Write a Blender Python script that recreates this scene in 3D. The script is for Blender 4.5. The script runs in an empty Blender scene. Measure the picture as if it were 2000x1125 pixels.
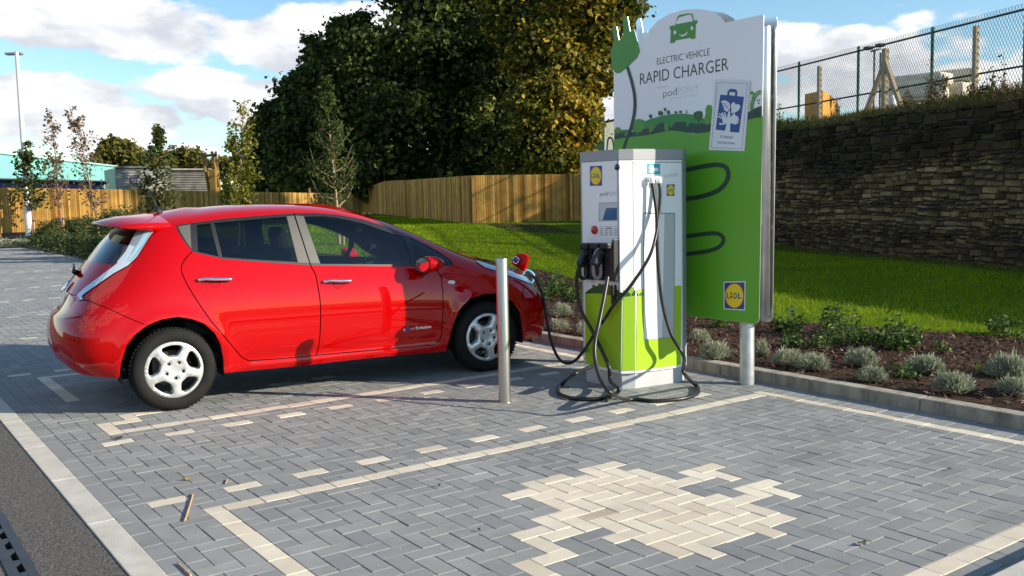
import bpy, bmesh, math, random
import numpy as np
from mathutils import Vector, Matrix, Euler
from mathutils.bvhtree import BVHTree
from mathutils.geometry import delaunay_2d_cdt

random.seed(7)
RNG = np.random.default_rng(7)
SC = bpy.context.scene
COL = SC.collection
rad = math.radians

# ------------------------------------------------------------------ camera
F_PX, YAW, PITCH, ROLL = 1852.5, 0.6226, 0.0969, -0.0219
CAM = np.array([-1.5442, -4.6634, 1.5577])
_cy, _sy, _cp, _sp = math.cos(YAW), math.sin(YAW), math.cos(PITCH), math.sin(PITCH)
FWD = np.array([_sy * _cp, _cy * _cp, -_sp])
_r0 = np.array([_cy, -_sy, 0.0])
_u0 = np.cross(_r0, FWD)
RGT = _r0 * math.cos(ROLL) + _u0 * math.sin(ROLL)
UPV = -_r0 * math.sin(ROLL) + _u0 * math.cos(ROLL)
cd = bpy.data.cameras.new('camera')
cam = bpy.data.objects.new('camera', cd)
COL.objects.link(cam)
cd.sensor_width = 36.0
cd.lens = 36.0 * F_PX / 2000.0
cd.clip_start, cd.clip_end = 0.05, 3000
M = Matrix(((RGT[0], UPV[0], -FWD[0], CAM[0]), (RGT[1], UPV[1], -FWD[1], CAM[1]), (RGT[2], UPV[2], -FWD[2], CAM[2]), (0, 0, 0, 1)))
cam.matrix_world = M
SC.camera = cam


def ray(x, y):
    """direction through a point of the 2000x1125 photograph (unit depth)"""
    return (x - 1000) / F_PX * RGT + (562.5 - y) / F_PX * UPV + FWD


def on_z(x, y, z=0.0):
    d = ray(x, y)
    return CAM + d * ((z - CAM[2]) / d[2])


def on_plane(x, y, p0, n):
    d = ray(x, y)
    n = np.array(n, float)
    return CAM + d * (((np.array(p0, float) - CAM) @ n) / (d @ n))


def at_depth(x, y, dep):
    return CAM + ray(x, y) * dep


# ------------------------------------------------------------------ object helpers
def tag(o, label=None, cat=None, group=None, kind=None):
    if label: o['label'] = label
    if cat: o['category'] = cat
    if group: o['group'] = group
    if kind: o['kind'] = kind
    return o


def thing(name, label, cat, loc=(0, 0, 0), rotz=0.0, group=None):
    o = bpy.data.objects.new(name, None)
    o.empty_display_size = 0.1
    COL.objects.link(o)
    o.location = loc
    o.rotation_euler = (0, 0, rotz)
    return tag(o, label, cat, group)


def link(name, me, parent=None, world=True):
    """world=True: the mesh is in world coordinates, so cancel the parent's offset"""
    o = bpy.data.objects.new(name, me)
    COL.objects.link(o)
    if parent is not None:
        o.parent = parent
        if world and parent.type == 'EMPTY':
            o.matrix_parent_inverse = Matrix.Identity(4)
            o.matrix_basis = Matrix.LocRotScale(parent.location, parent.rotation_euler, None).inverted()
    return o


def arr_mesh(name, V, Fq, mat=None, smooth=False, attr=None):
    """fast mesh from numpy arrays (faces all the same size)"""
    V = np.asarray(V, np.float32)
    Fq = np.asarray(Fq, np.int32)
    me = bpy.data.meshes.new(name)
    me.vertices.add(len(V))
    me.vertices.foreach_set('co', V.ravel())
    n = Fq.shape[1]
    me.loops.add(Fq.size)
    me.loops.foreach_set('vertex_index', Fq.ravel())
    me.polygons.add(len(Fq))
    me.polygons.foreach_set('loop_start', np.arange(0, Fq.size, n, dtype=np.int32))
    try:
        me.polygons.foreach_set('loop_total', np.full(len(Fq), n, np.int32))
    except Exception:
        pass
    me.polygons.foreach_set('use_smooth', np.full(len(Fq), bool(smooth)))
    me.update(calc_edges=True)
    if attr:
        for k, v in attr.items():
            a = me.attributes.new(k, 'FLOAT', 'FACE')
            a.data.foreach_set('value', np.asarray(v, np.float32))
    for m in (mat if isinstance(mat, (list, tuple)) else [mat]):
        if m: me.materials.append(m)
    return me


class MB:
    def __init__(s):
        s.v, s.f, s.m, s.sm = [], [], [], []

    def add(s, vs, fs, mi=0, smooth=False):
        b = len(s.v)
        s.v += [tuple(map(float, p)) for p in vs]
        for f in fs:
            s.f.append(tuple(b + i for i in f)); s.m.append(mi); s.sm.append(smooth)

    def quad(s, a, b, c, d, mi=0):
        s.add([a, b, c, d], [(0, 1, 2, 3)], mi)

    def box(s, c, size, rot=None, mi=0, bev=0.0):
        hx, hy, hz = size[0] / 2, size[1] / 2, size[2] / 2
        R = rot if rot is not None else np.eye(3)
        c = np.array(c, float)
        if bev <= 0:
            P = [(x, y, z) for z in (-hz, hz) for y in (-hy, hy) for x in (-hx, hx)]
            s.add([c + R @ np.array(p) for p in P], [(0, 2, 3, 1), (4, 5, 7, 6), (0, 1, 5, 4), (2, 6, 7, 3), (0, 4, 6, 2), (1, 3, 7, 5)], mi)
        else:
            bm = bmesh.new()
            bmesh.ops.create_cube(bm, size=1)
            for v in bm.verts: v.co = Vector((v.co.x * size[0], v.co.y * size[1], v.co.z * size[2]))
            bmesh.ops.bevel(bm, geom=list(bm.edges), offset=bev, segments=2, affect='EDGES', profile=0.5)
            bm.verts.ensure_lookup_table()
            vs = [c + R @ np.array(v.co) for v in bm.verts]
            fs = [[v.index for v in f.verts] for f in bm.faces]
            bm.free()
            s.add(vs, fs, mi, False)

    def tube(s, path, r, n=8, cap=True, mi=0, closed=False):
        P = [np.array(p, float) for p in path]
        rs = r if isinstance(r, (list, tuple, np.ndarray)) else [r] * len(P)
        rings = []
        up = None
        for i, p in enumerate(P):
            a = P[max(i - 1, 0)] if not closed else P[i - 1]
            b = P[min(i + 1, len(P) - 1)] if not closed else P[(i + 1) % len(P)]
            t = b - a
            t = t / (np.linalg.norm(t) + 1e-12)
            if up is None:
                up = np.array([0, 0, 1.0]) if abs(t[2]) < .9 else np.array([1.0, 0, 0])
            u = np.cross(t, up); u /= np.linalg.norm(u) + 1e-12
            w = np.cross(u, t); up = w
            rings.append([p + rs[i] * (math.cos(2 * math.pi * k / n) * u + math.sin(2 * math.pi * k / n) * w) for k in range(n)])
        vs = [q for rg in rings for q in rg]
        fs = []
        m = len(P)
        for i in range(m if closed else m - 1):
            j = (i + 1) % m
            for k in range(n):
                k2 = (k + 1) % n
                fs.append((i * n + k, i * n + k2, j * n + k2, j * n + k))
        s.add(vs, fs, mi, True)
        if cap and not closed:
            s.add(rings[0], [tuple(range(n - 1, -1, -1))], mi)
            s.add(rings[-1], [tuple(range(n))], mi)

    def lathe(s, prof, c, axis=(0, 0, 1), n=32, mi=0, smooth=True):
        """prof: list of (radius, along axis)"""
        ax = np.array(axis, float); ax /= np.linalg.norm(ax)
        u = np.cross(ax, [0, 0, 1.0] if abs(ax[2]) < .9 else [1.0, 0, 0]); u /= np.linalg.norm(u)
        w = np.cross(ax, u)
        c = np.array(c, float)
        vs = [c + ax * h + r * (math.cos(2 * math.pi * k / n) * u + math.sin(2 * math.pi * k / n) * w) for r, h in prof for k in range(n)]
        fs = []
        for i in range(len(prof) - 1):
            for k in range(n):
                k2 = (k + 1) % n
                fs.append((i * n + k, i * n + k2, (i + 1) * n + k2, (i + 1) * n + k))
        s.add(vs, fs, mi, smooth)

    def prism(s, poly, fn, h0, h1, mi=0, side=None):
        """2-D polygon (list of (a,b)), fn(a,b,h)->xyz, extruded h0..h1"""
        n = len(poly)
        vs = [fn(a, b, h0) for a, b in poly] + [fn(a, b, h1) for a, b in poly]
        s.add(vs, [tuple(range(n - 1, -1, -1)), tuple(range(n, 2 * n))], mi)
        s.add(vs, [(i, (i + 1) % n, n + (i + 1) % n, n + i) for i in range(n)], mi if side is None else side)

    def build(s, name, mats, parent=None, world=True):
        me = bpy.data.meshes.new(name)
        me.from_pydata(s.v, [], s.f)
        if not isinstance(mats, (list, tuple)): mats = [mats]
        for m in mats: me.materials.append(m)
        me.polygons.foreach_set('material_index', np.array(s.m, np.int32))
        me.polygons.foreach_set('use_smooth', np.array(s.sm, bool))
        bm = bmesh.new(); bm.from_mesh(me)
        bmesh.ops.remove_doubles(bm, verts=bm.verts, dist=1e-5)
        bmesh.ops.recalc_face_normals(bm, faces=bm.faces)
        bm.to_mesh(me); bm.free()
        me.update()
        return link(name, me, parent, world)


def rotz(a):
    c, s = math.cos(a), math.sin(a)
    return np.array([[c, -s, 0], [s, c, 0], [0, 0, 1.0]])


def spline(pts, n=8, closed=False):
    """Catmull-Rom through points"""
    P = [np.array(p, float) for p in pts]
    out = []
    m = len(P)
    for i in range(m if closed else m - 1):
        g = lambda k: P[k % m] if closed else P[min(max(k, 0), m - 1)]
        a, b, c, d = g(i - 1), g(i), g(i + 1), g(i + 2)
        for k in range(n):
            t = k / n
            out.append(.5 * (2 * b + (c - a) * t + (2 * a - 5 * b + 4 * c - d) * t * t + (3 * b - a - 3 * c + d) * t ** 3))
    if not closed: out.append(P[-1])
    return out


def resample(pts, step):
    P = [np.array(p, float) for p in pts]
    out = [P[0]]
    for a, b in zip(P[:-1], P[1:]):
        L = np.linalg.norm(b - a)
        k = max(1, int(math.ceil(L / step)))
        for i in range(1, k + 1): out.append(a + (b - a) * i / k)
    return out


# ------------------------------------------------------------------ materials
MATS = {}


def _nodes(m):
    m.use_nodes = True
    nt = m.node_tree
    return nt, nt.nodes, nt.links, nt.nodes['Principled BSDF']


def mat(name, col, rough=.6, metal=0.0, coat=0.0, spec=.5, var=0.0, vscale=8.0, bump=0.0, bscale=60.0, trans=0.0, emit=None, dark=None, dscale=3.0, damt=.5, coat_rough=.03, stretch=(1, 1, 1)):
    """principled with optional value noise, stain noise (dark colour) and bump; object coordinates"""
    m = bpy.data.materials.new(name)
    nt, N, L, b = _nodes(m)
    b.inputs['Roughness'].default_value = rough
    b.inputs['Metallic'].default_value = metal
    b.inputs['Coat Weight'].default_value = coat
    b.inputs['Coat Roughness'].default_value = coat_rough
    b.inputs['Specular IOR Level'].default_value = spec
    c4 = (*col, 1)
    b.inputs['Base Color'].default_value = c4
    if var or bump or dark:
        tc = N.new('ShaderNodeTexCoord')
        mp = N.new('ShaderNodeMapping'); mp.inputs['Scale'].default_value = stretch
        L.new(tc.outputs['Object'], mp.inputs['Vector'])
    out = None
    if var:
        n = N.new('ShaderNodeTexNoise'); n.inputs['Scale'].default_value = vscale; n.inputs['Detail'].default_value = 6; n.inputs['Roughness'].default_value = .65
        L.new(mp.outputs[0], n.inputs['Vector'])
        mr = N.new('ShaderNodeMapRange'); mr.inputs[1].default_value = .3; mr.inputs[2].default_value = .7; mr.inputs[3].default_value = 1 - var; mr.inputs[4].default_value = 1 + var
        L.new(n.outputs['Fac'], mr.inputs[0])
        mx = N.new('ShaderNodeMix'); mx.data_type = 'RGBA'; mx.blend_type = 'MULTIPLY'; mx.inputs[0].default_value = 1
        mx.inputs[6].default_value = c4
        L.new(mr.outputs[0], mx.inputs[7])
        out = mx.outputs[2]
    if dark:
        n = N.new('ShaderNodeTexNoise'); n.inputs['Scale'].default_value = dscale; n.inputs['Detail'].default_value = 8; n.inputs['Roughness'].default_value = .7
        L.new(mp.outputs[0], n.inputs['Vector'])
        mr = N.new('ShaderNodeMapRange'); mr.inputs[1].default_value = .45; mr.inputs[2].default_value = .75; mr.inputs[3].default_value = 0; mr.inputs[4].default_value = damt
        L.new(n.outputs['Fac'], mr.inputs[0])
        mx = N.new('ShaderNodeMix'); mx.data_type = 'RGBA'
        L.new(mr.outputs[0], mx.inputs[0])
        if out: L.new(out, mx.inputs[6])
        else: mx.inputs[6].default_value = c4
        mx.inputs[7].default_value = (*dark, 1)
        out = mx.outputs[2]
    if out: L.new(out, b.inputs['Base Color'])
    if bump:
        n = N.new('ShaderNodeTexNoise'); n.inputs['Scale'].default_value = bscale; n.inputs['Detail'].default_value = 5
        L.new(mp.outputs[0], n.inputs['Vector'])
        bp = N.new('ShaderNodeBump'); bp.inputs['Strength'].default_value = bump; bp.inputs['Distance'].default_value = .01
        L.new(n.outputs['Fac'], bp.inputs['Height'])
        L.new(bp.outputs[0], b.inputs['Normal'])
    if emit:
        b.inputs['Emission Color'].default_value = (*emit[:3], 1)
        b.inputs['Emission Strength'].default_value = emit[3]
    MATS[name] = m
    return m


def ramp_attr_mat(name, stops, rough=.8, attr='tint', transl=0.0, bump=0.0, bscale=40, noise=0.0, nscale=5, spec=.3, big=0.0):
    """colour from a per-face attribute through a ramp; optional translucency for leaves"""
    m = bpy.data.materials.new(name)
    nt, N, L, b = _nodes(m)
    b.inputs['Roughness'].default_value = rough
    b.inputs['Specular IOR Level'].default_value = spec
    at = N.new('ShaderNodeAttribute'); at.attribute_name = attr
    cr = N.new('ShaderNodeValToRGB')
    while len(cr.color_ramp.elements) < len(stops): cr.color_ramp.elements.new(.5)
    for e, (p, c) in zip(cr.color_ramp.elements, stops):
        e.position = p; e.color = (*c, 1)
    L.new(at.outputs['Fac'], cr.inputs[0])
    out = cr.outputs[0]
    if noise:
        tc = N.new('ShaderNodeTexCoord')
        n = N.new('ShaderNodeTexNoise'); n.inputs['Scale'].default_value = nscale; n.inputs['Detail'].default_value = 7; n.inputs['Roughness'].default_value = .7
        L.new(tc.outputs['Object'], n.inputs['Vector'])
        mr = N.new('ShaderNodeMapRange'); mr.inputs[1].default_value = .3; mr.inputs[2].default_value = .7; mr.inputs[3].default_value = 1 - noise; mr.inputs[4].default_value = 1 + noise
        L.new(n.outputs['Fac'], mr.inputs[0])
        mx = N.new('ShaderNodeMix'); mx.data_type = 'RGBA'; mx.blend_type = 'MULTIPLY'; mx.inputs[0].default_value = 1
        L.new(out, mx.inputs[6]); L.new(mr.outputs[0], mx.inputs[7])
        out = mx.outputs[2]
    if big:          # broad weathering: damp, tyre and drip marks over several blocks
        tc = N.new('ShaderNodeTexCoord')
        for sc, lo, hi, am, st in ((.55, .35, .65, big * .6, (1, 1, 1)), (2.1, .52, .72, -big * 1.3, (.35, 1, 1))):
            mp = N.new('ShaderNodeMapping'); mp.inputs['Scale'].default_value = st
            L.new(tc.outputs['Object'], mp.inputs['Vector'])
            n = N.new('ShaderNodeTexNoise'); n.inputs['Scale'].default_value = sc; n.inputs['Detail'].default_value = 6; n.inputs['Roughness'].default_value = .6
            L.new(mp.outputs[0], n.inputs['Vector'])
            mr = N.new('ShaderNodeMapRange'); mr.inputs[1].default_value = lo; mr.inputs[2].default_value = hi
            mr.inputs[3].default_value = 1 - am if am > 0 else 1; mr.inputs[4].default_value = 1 + am
            L.new(n.outputs['Fac'], mr.inputs[0])
            mx = N.new('ShaderNodeMix'); mx.data_type = 'RGBA'; mx.blend_type = 'MULTIPLY'; mx.inputs[0].default_value = 1
            L.new(out, mx.inputs[6]); L.new(mr.outputs[0], mx.inputs[7])
            out = mx.outputs[2]
    L.new(out, b.inputs['Base Color'])
    if bump:
        tc = N.new('ShaderNodeTexCoord')
        n = N.new('ShaderNodeTexNoise'); n.inputs['Scale'].default_value = bscale; n.inputs['Detail'].default_value = 5
        L.new(tc.outputs['Object'], n.inputs['Vector'])
        bp = N.new('ShaderNodeBump'); bp.inputs['Strength'].default_value = bump; bp.inputs['Distance'].default_value = .01
        L.new(n.outputs['Fac'], bp.inputs['Height']); L.new(bp.outputs[0], b.inputs['Normal'])
    if transl:
        t = N.new('ShaderNodeBsdfTranslucent')
        L.new(out, t.inputs['Color'])
        mix = N.new('ShaderNodeMixShader'); mix.inputs[0].default_value = transl
        L.new(b.outputs[0], mix.inputs[1]); L.new(t.outputs[0], mix.inputs[2])
        L.new(mix.outputs[0], N['Material Output'].inputs['Surface'])
    MATS[name] = m
    return m


def glass_mat(name, tint, refl=.06):
    """thin pane: tinted transparency with a fresnel reflection"""
    m = bpy.data.materials.new(name)
    m.use_nodes = True
    nt = m.node_tree; N = nt.nodes; L = nt.links
    N.remove(N['Principled BSDF'])
    tr = N.new('ShaderNodeBsdfTransparent'); tr.inputs[0].default_value = (*tint, 1)
    gl = N.new('ShaderNodeBsdfGlossy'); gl.inputs['Roughness'].default_value = .01
    fr = N.new('ShaderNodeFresnel'); fr.inputs[0].default_value = 1.5
    ma = N.new('ShaderNodeMath'); ma.operation = 'MULTIPLY_ADD'; ma.inputs[1].default_value = 1.35; ma.inputs[2].default_value = refl - .04
    ma.use_clamp = True
    L.new(fr.outputs[0], ma.inputs[0])
    mx = N.new('ShaderNodeMixShader')
    L.new(ma.outputs[0], mx.inputs[0]); L.new(tr.outputs[0], mx.inputs[1]); L.new(gl.outputs[0], mx.inputs[2])
    L.new(mx.outputs[0], N['Material Output'].inputs['Surface'])
    MATS[name] = m
    return m


black_plastic = mat('black_plastic', (.012, .012, .013), .45, var=.2, vscale=12)
black_gloss = mat('black_gloss', (.008, .008, .009), .12, coat=.5)
dark_cavity = mat('dark_cavity', (.006, .006, .006), .9)
chrome = mat('chrome', (.85, .86, .88), .07, metal=1)
steel = mat('brushed_steel', (.55, .53, .50), .33, metal=1, var=.12, vscale=30, stretch=(1, 1, .05), bump=.08, bscale=200)
galv = mat('galvanised_steel', (.56, .58, .59), .42, metal=.75, var=.18, vscale=14, dark=(.30, .31, .31), dscale=9, damt=.45)
concrete = mat('concrete_pale', (.42, .40, .35), .9, var=.14, vscale=7, bump=.25, bscale=90, dark=(.22, .20, .17), dscale=2.5, damt=.5)
white_paint = mat('white_paint', (.80, .80, .80), .35, var=.02)
# ------------------------------------------------------------------ sky, sun
SUN_AZ, SUN_EL = rad(-51.0), rad(22.2)      # direction towards the sun, angle from +X
SUN_DIR = np.array([math.cos(SUN_AZ) * math.cos(SUN_EL), math.sin(SUN_AZ) * math.cos(SUN_EL), math.sin(SUN_EL)])
W = bpy.data.worlds.new('World'); SC.world = W
W.use_nodes = True
nt = W.node_tree; N = nt.nodes; L = nt.links
bg = N['Background']
sky = N.new('ShaderNodeTexSky'); sky.sky_type = 'NISHITA'; sky.sun_disc = False
sky.sun_elevation = SUN_EL
sky.sun_rotation = math.pi / 2 - SUN_AZ
sky.air_density = 1.0; sky.dust_density = .15; sky.ozone_density = 3.0
SKY_STR = .12
bg.inputs['Strength'].default_value = SKY_STR
tc = N.new('ShaderNodeTexCoord')
D = tc.outputs['Generated']


def vm(op, a, b=None):
    n = N.new('ShaderNodeVectorMath'); n.operation = op
    for i, x in enumerate((a, b)):
        if x is None: continue
        if hasattr(x, 'links'): L.new(x, n.inputs[i])
        else: n.inputs[i].default_value = tuple(map(float, x))
    return n.outputs['Value'] if op in ('DOT_PRODUCT', 'LENGTH') else n.outputs[0]


def mt(op, a, b=None, clamp=False):
    n = N.new('ShaderNodeMath'); n.operation = op; n.use_clamp = clamp
    for i, x in enumerate((a, b)):
        if x is None: continue
        if hasattr(x, 'links'): L.new(x, n.inputs[i])
        else: n.inputs[i].default_value = float(x)
    return n.outputs[0]


Dn = vm('NORMALIZE', D)
# banks of cumulus: (where it stands in the sky, half width, half height in radians)
CLOUDS = [((150, 40), .15, .030), ((330, 75), .08, .026), ((520, 70), .10, .028), ((650, 60), .10, .022), ((560, 110), .07, .022), ((120, 205), .10, .026), ((30, 190), .07, .030), ((210, 250), .08, .020), ((390, 175), .075, .024), ((440, 215), .085, .022), ((520, 190), .05, .022),
          ((20, 330), .05, .010), ((225, 275), .045, .012), ((370, 292), .03, .008), ((300, 225), .05, .02), ((1180, 200), .05, .05), ((1560, 115), .05, .028), ((1650, 95), .045, .018), ((1745, 140), .04, .026), ((1900, 165), .09, .022), ((1600, 180), .2, .02),
          ((-700, 60), .22, .05), ((-300, 240), .16, .03), ((2600, 0), .25, .06), ((3300, 250), .3, .05)]
field = None
# unseen cloud banks added opposite the sun to brighten the sign's shaded face
FILL_CLOUDS = [(178, 24, .45, .18), (215, 30, .4, .16), (150, 44, .3, .2)]
for cw_ in CLOUDS + FILL_CLOUDS:
    if len(cw_) == 3:
        (x, y), w, h = cw_
        c = ray(x, y); c /= np.linalg.norm(c)
    else:
        w, h = cw_[2:]
        c = np.array([math.cos(rad(cw_[0])) * math.cos(rad(cw_[1])), math.sin(rad(cw_[0])) * math.cos(rad(cw_[1])), math.sin(rad(cw_[1]))])
    hz = np.cross([0, 0, 1], c); hz /= np.linalg.norm(hz)
    vt = np.cross(c, hz)
    a = vm('DOT_PRODUCT', Dn, hz / w)
    b = vm('DOT_PRODUCT', Dn, vt / h)
    cb = N.new('ShaderNodeCombineXYZ'); L.new(a, cb.inputs[0]); L.new(b, cb.inputs[1])
    v = mt('SUBTRACT', 1.0, vm('LENGTH', cb.outputs[0]))
    field = v if field is None else mt('MAXIMUM', field, v)
st = vm('MULTIPLY', Dn, (1, 1, 2.2))
n1 = N.new('ShaderNodeTexNoise'); n1.inputs['Scale'].default_value = 7.5; n1.inputs['Detail'].default_value = 10; n1.inputs['Roughness'].default_value = .55
L.new(st, n1.inputs['Vector'])
f2 = mt('ADD', mt('MAXIMUM', field, -.8), mt('MULTIPLY', mt('SUBTRACT', n1.outputs['Fac'], .5), 3.2))
mr = N.new('ShaderNodeMapRange'); mr.interpolation_type = 'SMOOTHSTEP'
mr.inputs[1].default_value = -.02; mr.inputs[2].default_value = .26
L.new(f2, mr.inputs[0])
# cloud brightness: the side towards the sun is bright, the far side and the underside grey
n3 = N.new('ShaderNodeTexNoise'); n3.inputs['Scale'].default_value = 7.5; n3.inputs['Detail'].default_value = 5; n3.inputs['Roughness'].default_value = .55
sd_ = SUN_DIR * .022 + np.array([0, 0, .030])
L.new(vm('ADD', st, sd_ * [1, 1, 2.2]), n3.inputs['Vector'])
n4 = N.new('ShaderNodeTexNoise'); n4.inputs['Scale'].default_value = 7.5; n4.inputs['Detail'].default_value = 5; n4.inputs['Roughness'].default_value = .55
L.new(st, n4.inputs['Vector'])
df_ = mt('SUBTRACT', n4.outputs['Fac'], n3.outputs['Fac'])
sh = N.new('ShaderNodeMapRange'); sh.interpolation_type = 'SMOOTHSTEP'
sh.inputs[1].default_value = -.16; sh.inputs[2].default_value = .10; sh.inputs[3].default_value = 0; sh.inputs[4].default_value = 1
L.new(df_, sh.inputs[0])
cc = N.new('ShaderNodeMix'); cc.data_type = 'RGBA'
CLOUD_V = 5.6
cc.inputs[6].default_value = (.62 * CLOUD_V, .66 * CLOUD_V, .73 * CLOUD_V, 1)
cc.inputs[7].default_value = (1.0 * CLOUD_V, 1.0 * CLOUD_V, 1.0 * CLOUD_V, 1)
L.new(sh.outputs[0], cc.inputs[0])
mx = N.new('ShaderNodeMix'); mx.data_type = 'RGBA'
hue = N.new('ShaderNodeMix'); hue.data_type = 'RGBA'; hue.blend_type = 'MULTIPLY'; hue.inputs[0].default_value = 1
hue.inputs[7].default_value = (.90, .98, .95, 1)
L.new(sky.outputs[0], hue.inputs[6])
L.new(mr.outputs[0], mx.inputs[0]); L.new(hue.outputs[2], mx.inputs[6]); L.new(cc.outputs[2], mx.inputs[7])
L.new(mx.outputs[2], bg.inputs['Color'])

sl = bpy.data.lights.new('sun', 'SUN'); sl.energy = 5.0; sl.angle = rad(.53); sl.color = (1.0, .90, .73)
so = bpy.data.objects.new('sun', sl); COL.objects.link(so)
so.rotation_euler = Vector(-SUN_DIR).to_track_quat('-Z', 'Y').to_euler()
SC.view_settings.view_transform = 'Standard'; SC.view_settings.look = 'None'
SC.view_settings.exposure = 0.74; SC.view_settings.gamma = 1
SC.cycles.max_bounces = 8; SC.cycles.transparent_max_bounces = 24
SC.cycles.caustics_reflective = False; SC.cycles.caustics_refractive = False

# ------------------------------------------------------------------ ground sheets
def sheet(name, x0, x1, y0, y1, z, m, nx=1, ny=1):
    mb = MB()
    mb.quad((x0, y0, z), (x1, y0, z), (x1, y1, z), (x0, y1, z))
    o = mb.build(name, m); o['kind'] = 'structure'
    return o


m_ground = mat('earth_ground', (.13, .14, .06), .95, var=.25, vscale=.6)
m_asph = mat('asphalt', (.105, .096, .090), .93, var=.5, vscale=55, bump=1.0, bscale=90, dark=(.022, .020, .019), dscale=42, damt=.95)
m_asph2 = mat('asphalt_worn', (.15, .128, .110), .93, var=.45, vscale=50, bump=.9, bscale=80, dark=(.035, .030, .027), dscale=38, damt=.9)
m_sand = mat('joint_sand', (.050, .048, .043), .95)
sheet('ground', -900, 900, -700, 1500, -.06, m_ground)
sheet('road', -.925, -.622, -40, 60, -.004, m_asph)
sheet('road', -40, -1.03, -40, 60, -.006, m_asph2)
sheet('paving_bed', -.624, 4.553, -14, 60, -.014, m_sand)

# slot drain between the two asphalt strips
mb = MB()
y = -4.0
m_iron = mat('drain_iron', (.055, .058, .065), .5, metal=.4, var=.2)
for x0, x1 in ((-1.032, -.990), (-.962, -.923)):
    mb.box(((x0 + x1) / 2, 10, -.022), (x1 - x0, 40, .045))
k = 0
while y < 14:
    mb.box((-.9775, y, -.02), (.030, .05, .04)); y += .17; k += 1
mb.quad((-1.0, -10, -.045), (-.955, -10, -.045), (-.955, 30, -.045), (-1.0, 30, -.045), 1)
o = mb.build('drain_channel', [m_iron, dark_cavity])
tag(o, 'dark iron slot drain running through the asphalt road', 'drain')

# pale concrete strip flush with the paving
mb = MB()
y = -8.0
while y < 60:
    ln = .914
    mb.box((-.557, y + ln / 2, -.03), (.129, ln - .004, .066), bev=.004); y += ln
o = mb.build('kerb_strip', mat('concrete_strip', (.50, .475, .42), .9, var=.12, vscale=9, bump=.2, bscale=110, dark=(.30, .27, .23), dscale=4, damt=.45)); o['kind'] = 'structure'

# ------------------------------------------------------------------ block paving (every block modelled)
YS = .0988                      # block module along the kerb
J0, J1 = -110, 430
XA, XB = -4, 42                  # herringbone runs from here to the head strip
LIGHT = 2.0
cells = {}


def special(i, j):
    """blocks of the marked lines; returns (key, light) or None"""
    if 0 <= i < 42:
        for base in (0, -27, 21, 48):
            if j == base: return (('L', base, i // 2), 1)
    if i == -1 and -26 <= j <= 0: return (('V', (j + 26) // 2 if j < 0 else 13), 1)
    if i == -1 and 21 <= j <= 24: return (('W', (j - 21) // 2), 1)
    if i == -1 and 35 <= j <= 48: return (('U', (j - 35) // 2), 1)
    return None


PLUG = [(21.0, -6), (21, -10), (25, -10), (25, -12), (20, -12), (20, -14), (25, -14.4), (25, -16), (21, -16), (21, -19), (13, -19), (13, -14), (10, -14), (10, -16), (8, -16), (8, -20), (6, -20), (6, -18), (7, -18), (7, -15), (9, -15), (9, -12), (11, -12), (11, -11), (13, -11), (13, -6)]


def inpoly(x, y, P):
    c = False
    for (x1, y1), (x2, y2) in zip(P, P[1:] + P[:1]):
        if (y1 > y) != (y2 > y) and x < (x2 - x1) * (y - y1) / (y2 - y1) + x1: c = not c
    return c


blocks = {}
for i in range(XA, XB):
    for j in range(J0, J1):
        s = special(i, j)
        if s:
            blocks.setdefault(s[0], [[], s[1]])[0].append((i, j)); continue
        r = (i + j) % 4
        if r == 0: key = (i, j)
        elif r == 1: key = (i - 1, j)
        elif r == 2: key = (i, j, 'v')
        else: key = (i, j - 1, 'v')
        blocks.setdefault(key, [[], 0])[0].append((i, j))
for key, b in blocks.items():
    if b[1]: continue
    cx = sum(c[0] + .5 for c in b[0]) / len(b[0]); cy = sum(c[1] + .5 for c in b[0]) / len(b[0])
    i, j = b[0][0]
    horiz = len(key) == 2
    lt = False
    if inpoly(cx, cy, PLUG): lt = True
    if horiz and j in (3, 18) and -4 < cx < 42 and len(b[0]) == 2 and (j == 3 or cx > -3): lt = True
    if horiz and j == 24 and i == 0: lt = True
    if key == (1, 25, 'v'): lt = True
    if horiz and j in (26,) and i == 2: lt = True
    if horiz and j in (30, 29) and 12.5 < cx < 19.5: lt = True
    if horiz and j in (51, 78, 104, 130, 157, 182, 208, 234, 260, 286, 312) and -3 < cx < 40: lt = True
    if lt: b[1] = 1
verts, faces, tint = [], [], []
G = .0016
BV = .0022


def block(x0, x1, y0, y1, light, z=0.0):
    b = len(verts)
    dz = z + random.gauss(0, .0007)
    tx, ty = random.gauss(0, .0012), random.gauss(0, .0012)
    for k, (g, zz) in enumerate(((G, -.013), (G, dz - BV), (G + BV, dz))):
        for (sx, sy) in ((0, 0), (1, 0), (1, 1), (0, 1)):
            xx = (x0 + g) if sx == 0 else (x1 - g)
            yy = (y0 + g) if sy == 0 else (y1 - g)
            verts.append((xx, yy, zz + (0 if k == 0 else (sx - .5) * tx + (sy - .5) * ty)))
    faces.append((b + 8, b + 9, b + 10, b + 11))
    for k in (0, 4):
        for q in range(4):
            faces.append((b + k + q, b + k + (q + 1) % 4, b + k + 4 + (q + 1) % 4, b + k + 4 + q))
    t = random.gauss(.87, .035) if light else min(max(random.gauss(.34, .085), .02), .68)
    if light and random.random() < .04: t = .81
    tint.extend([t] * 9)


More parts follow.
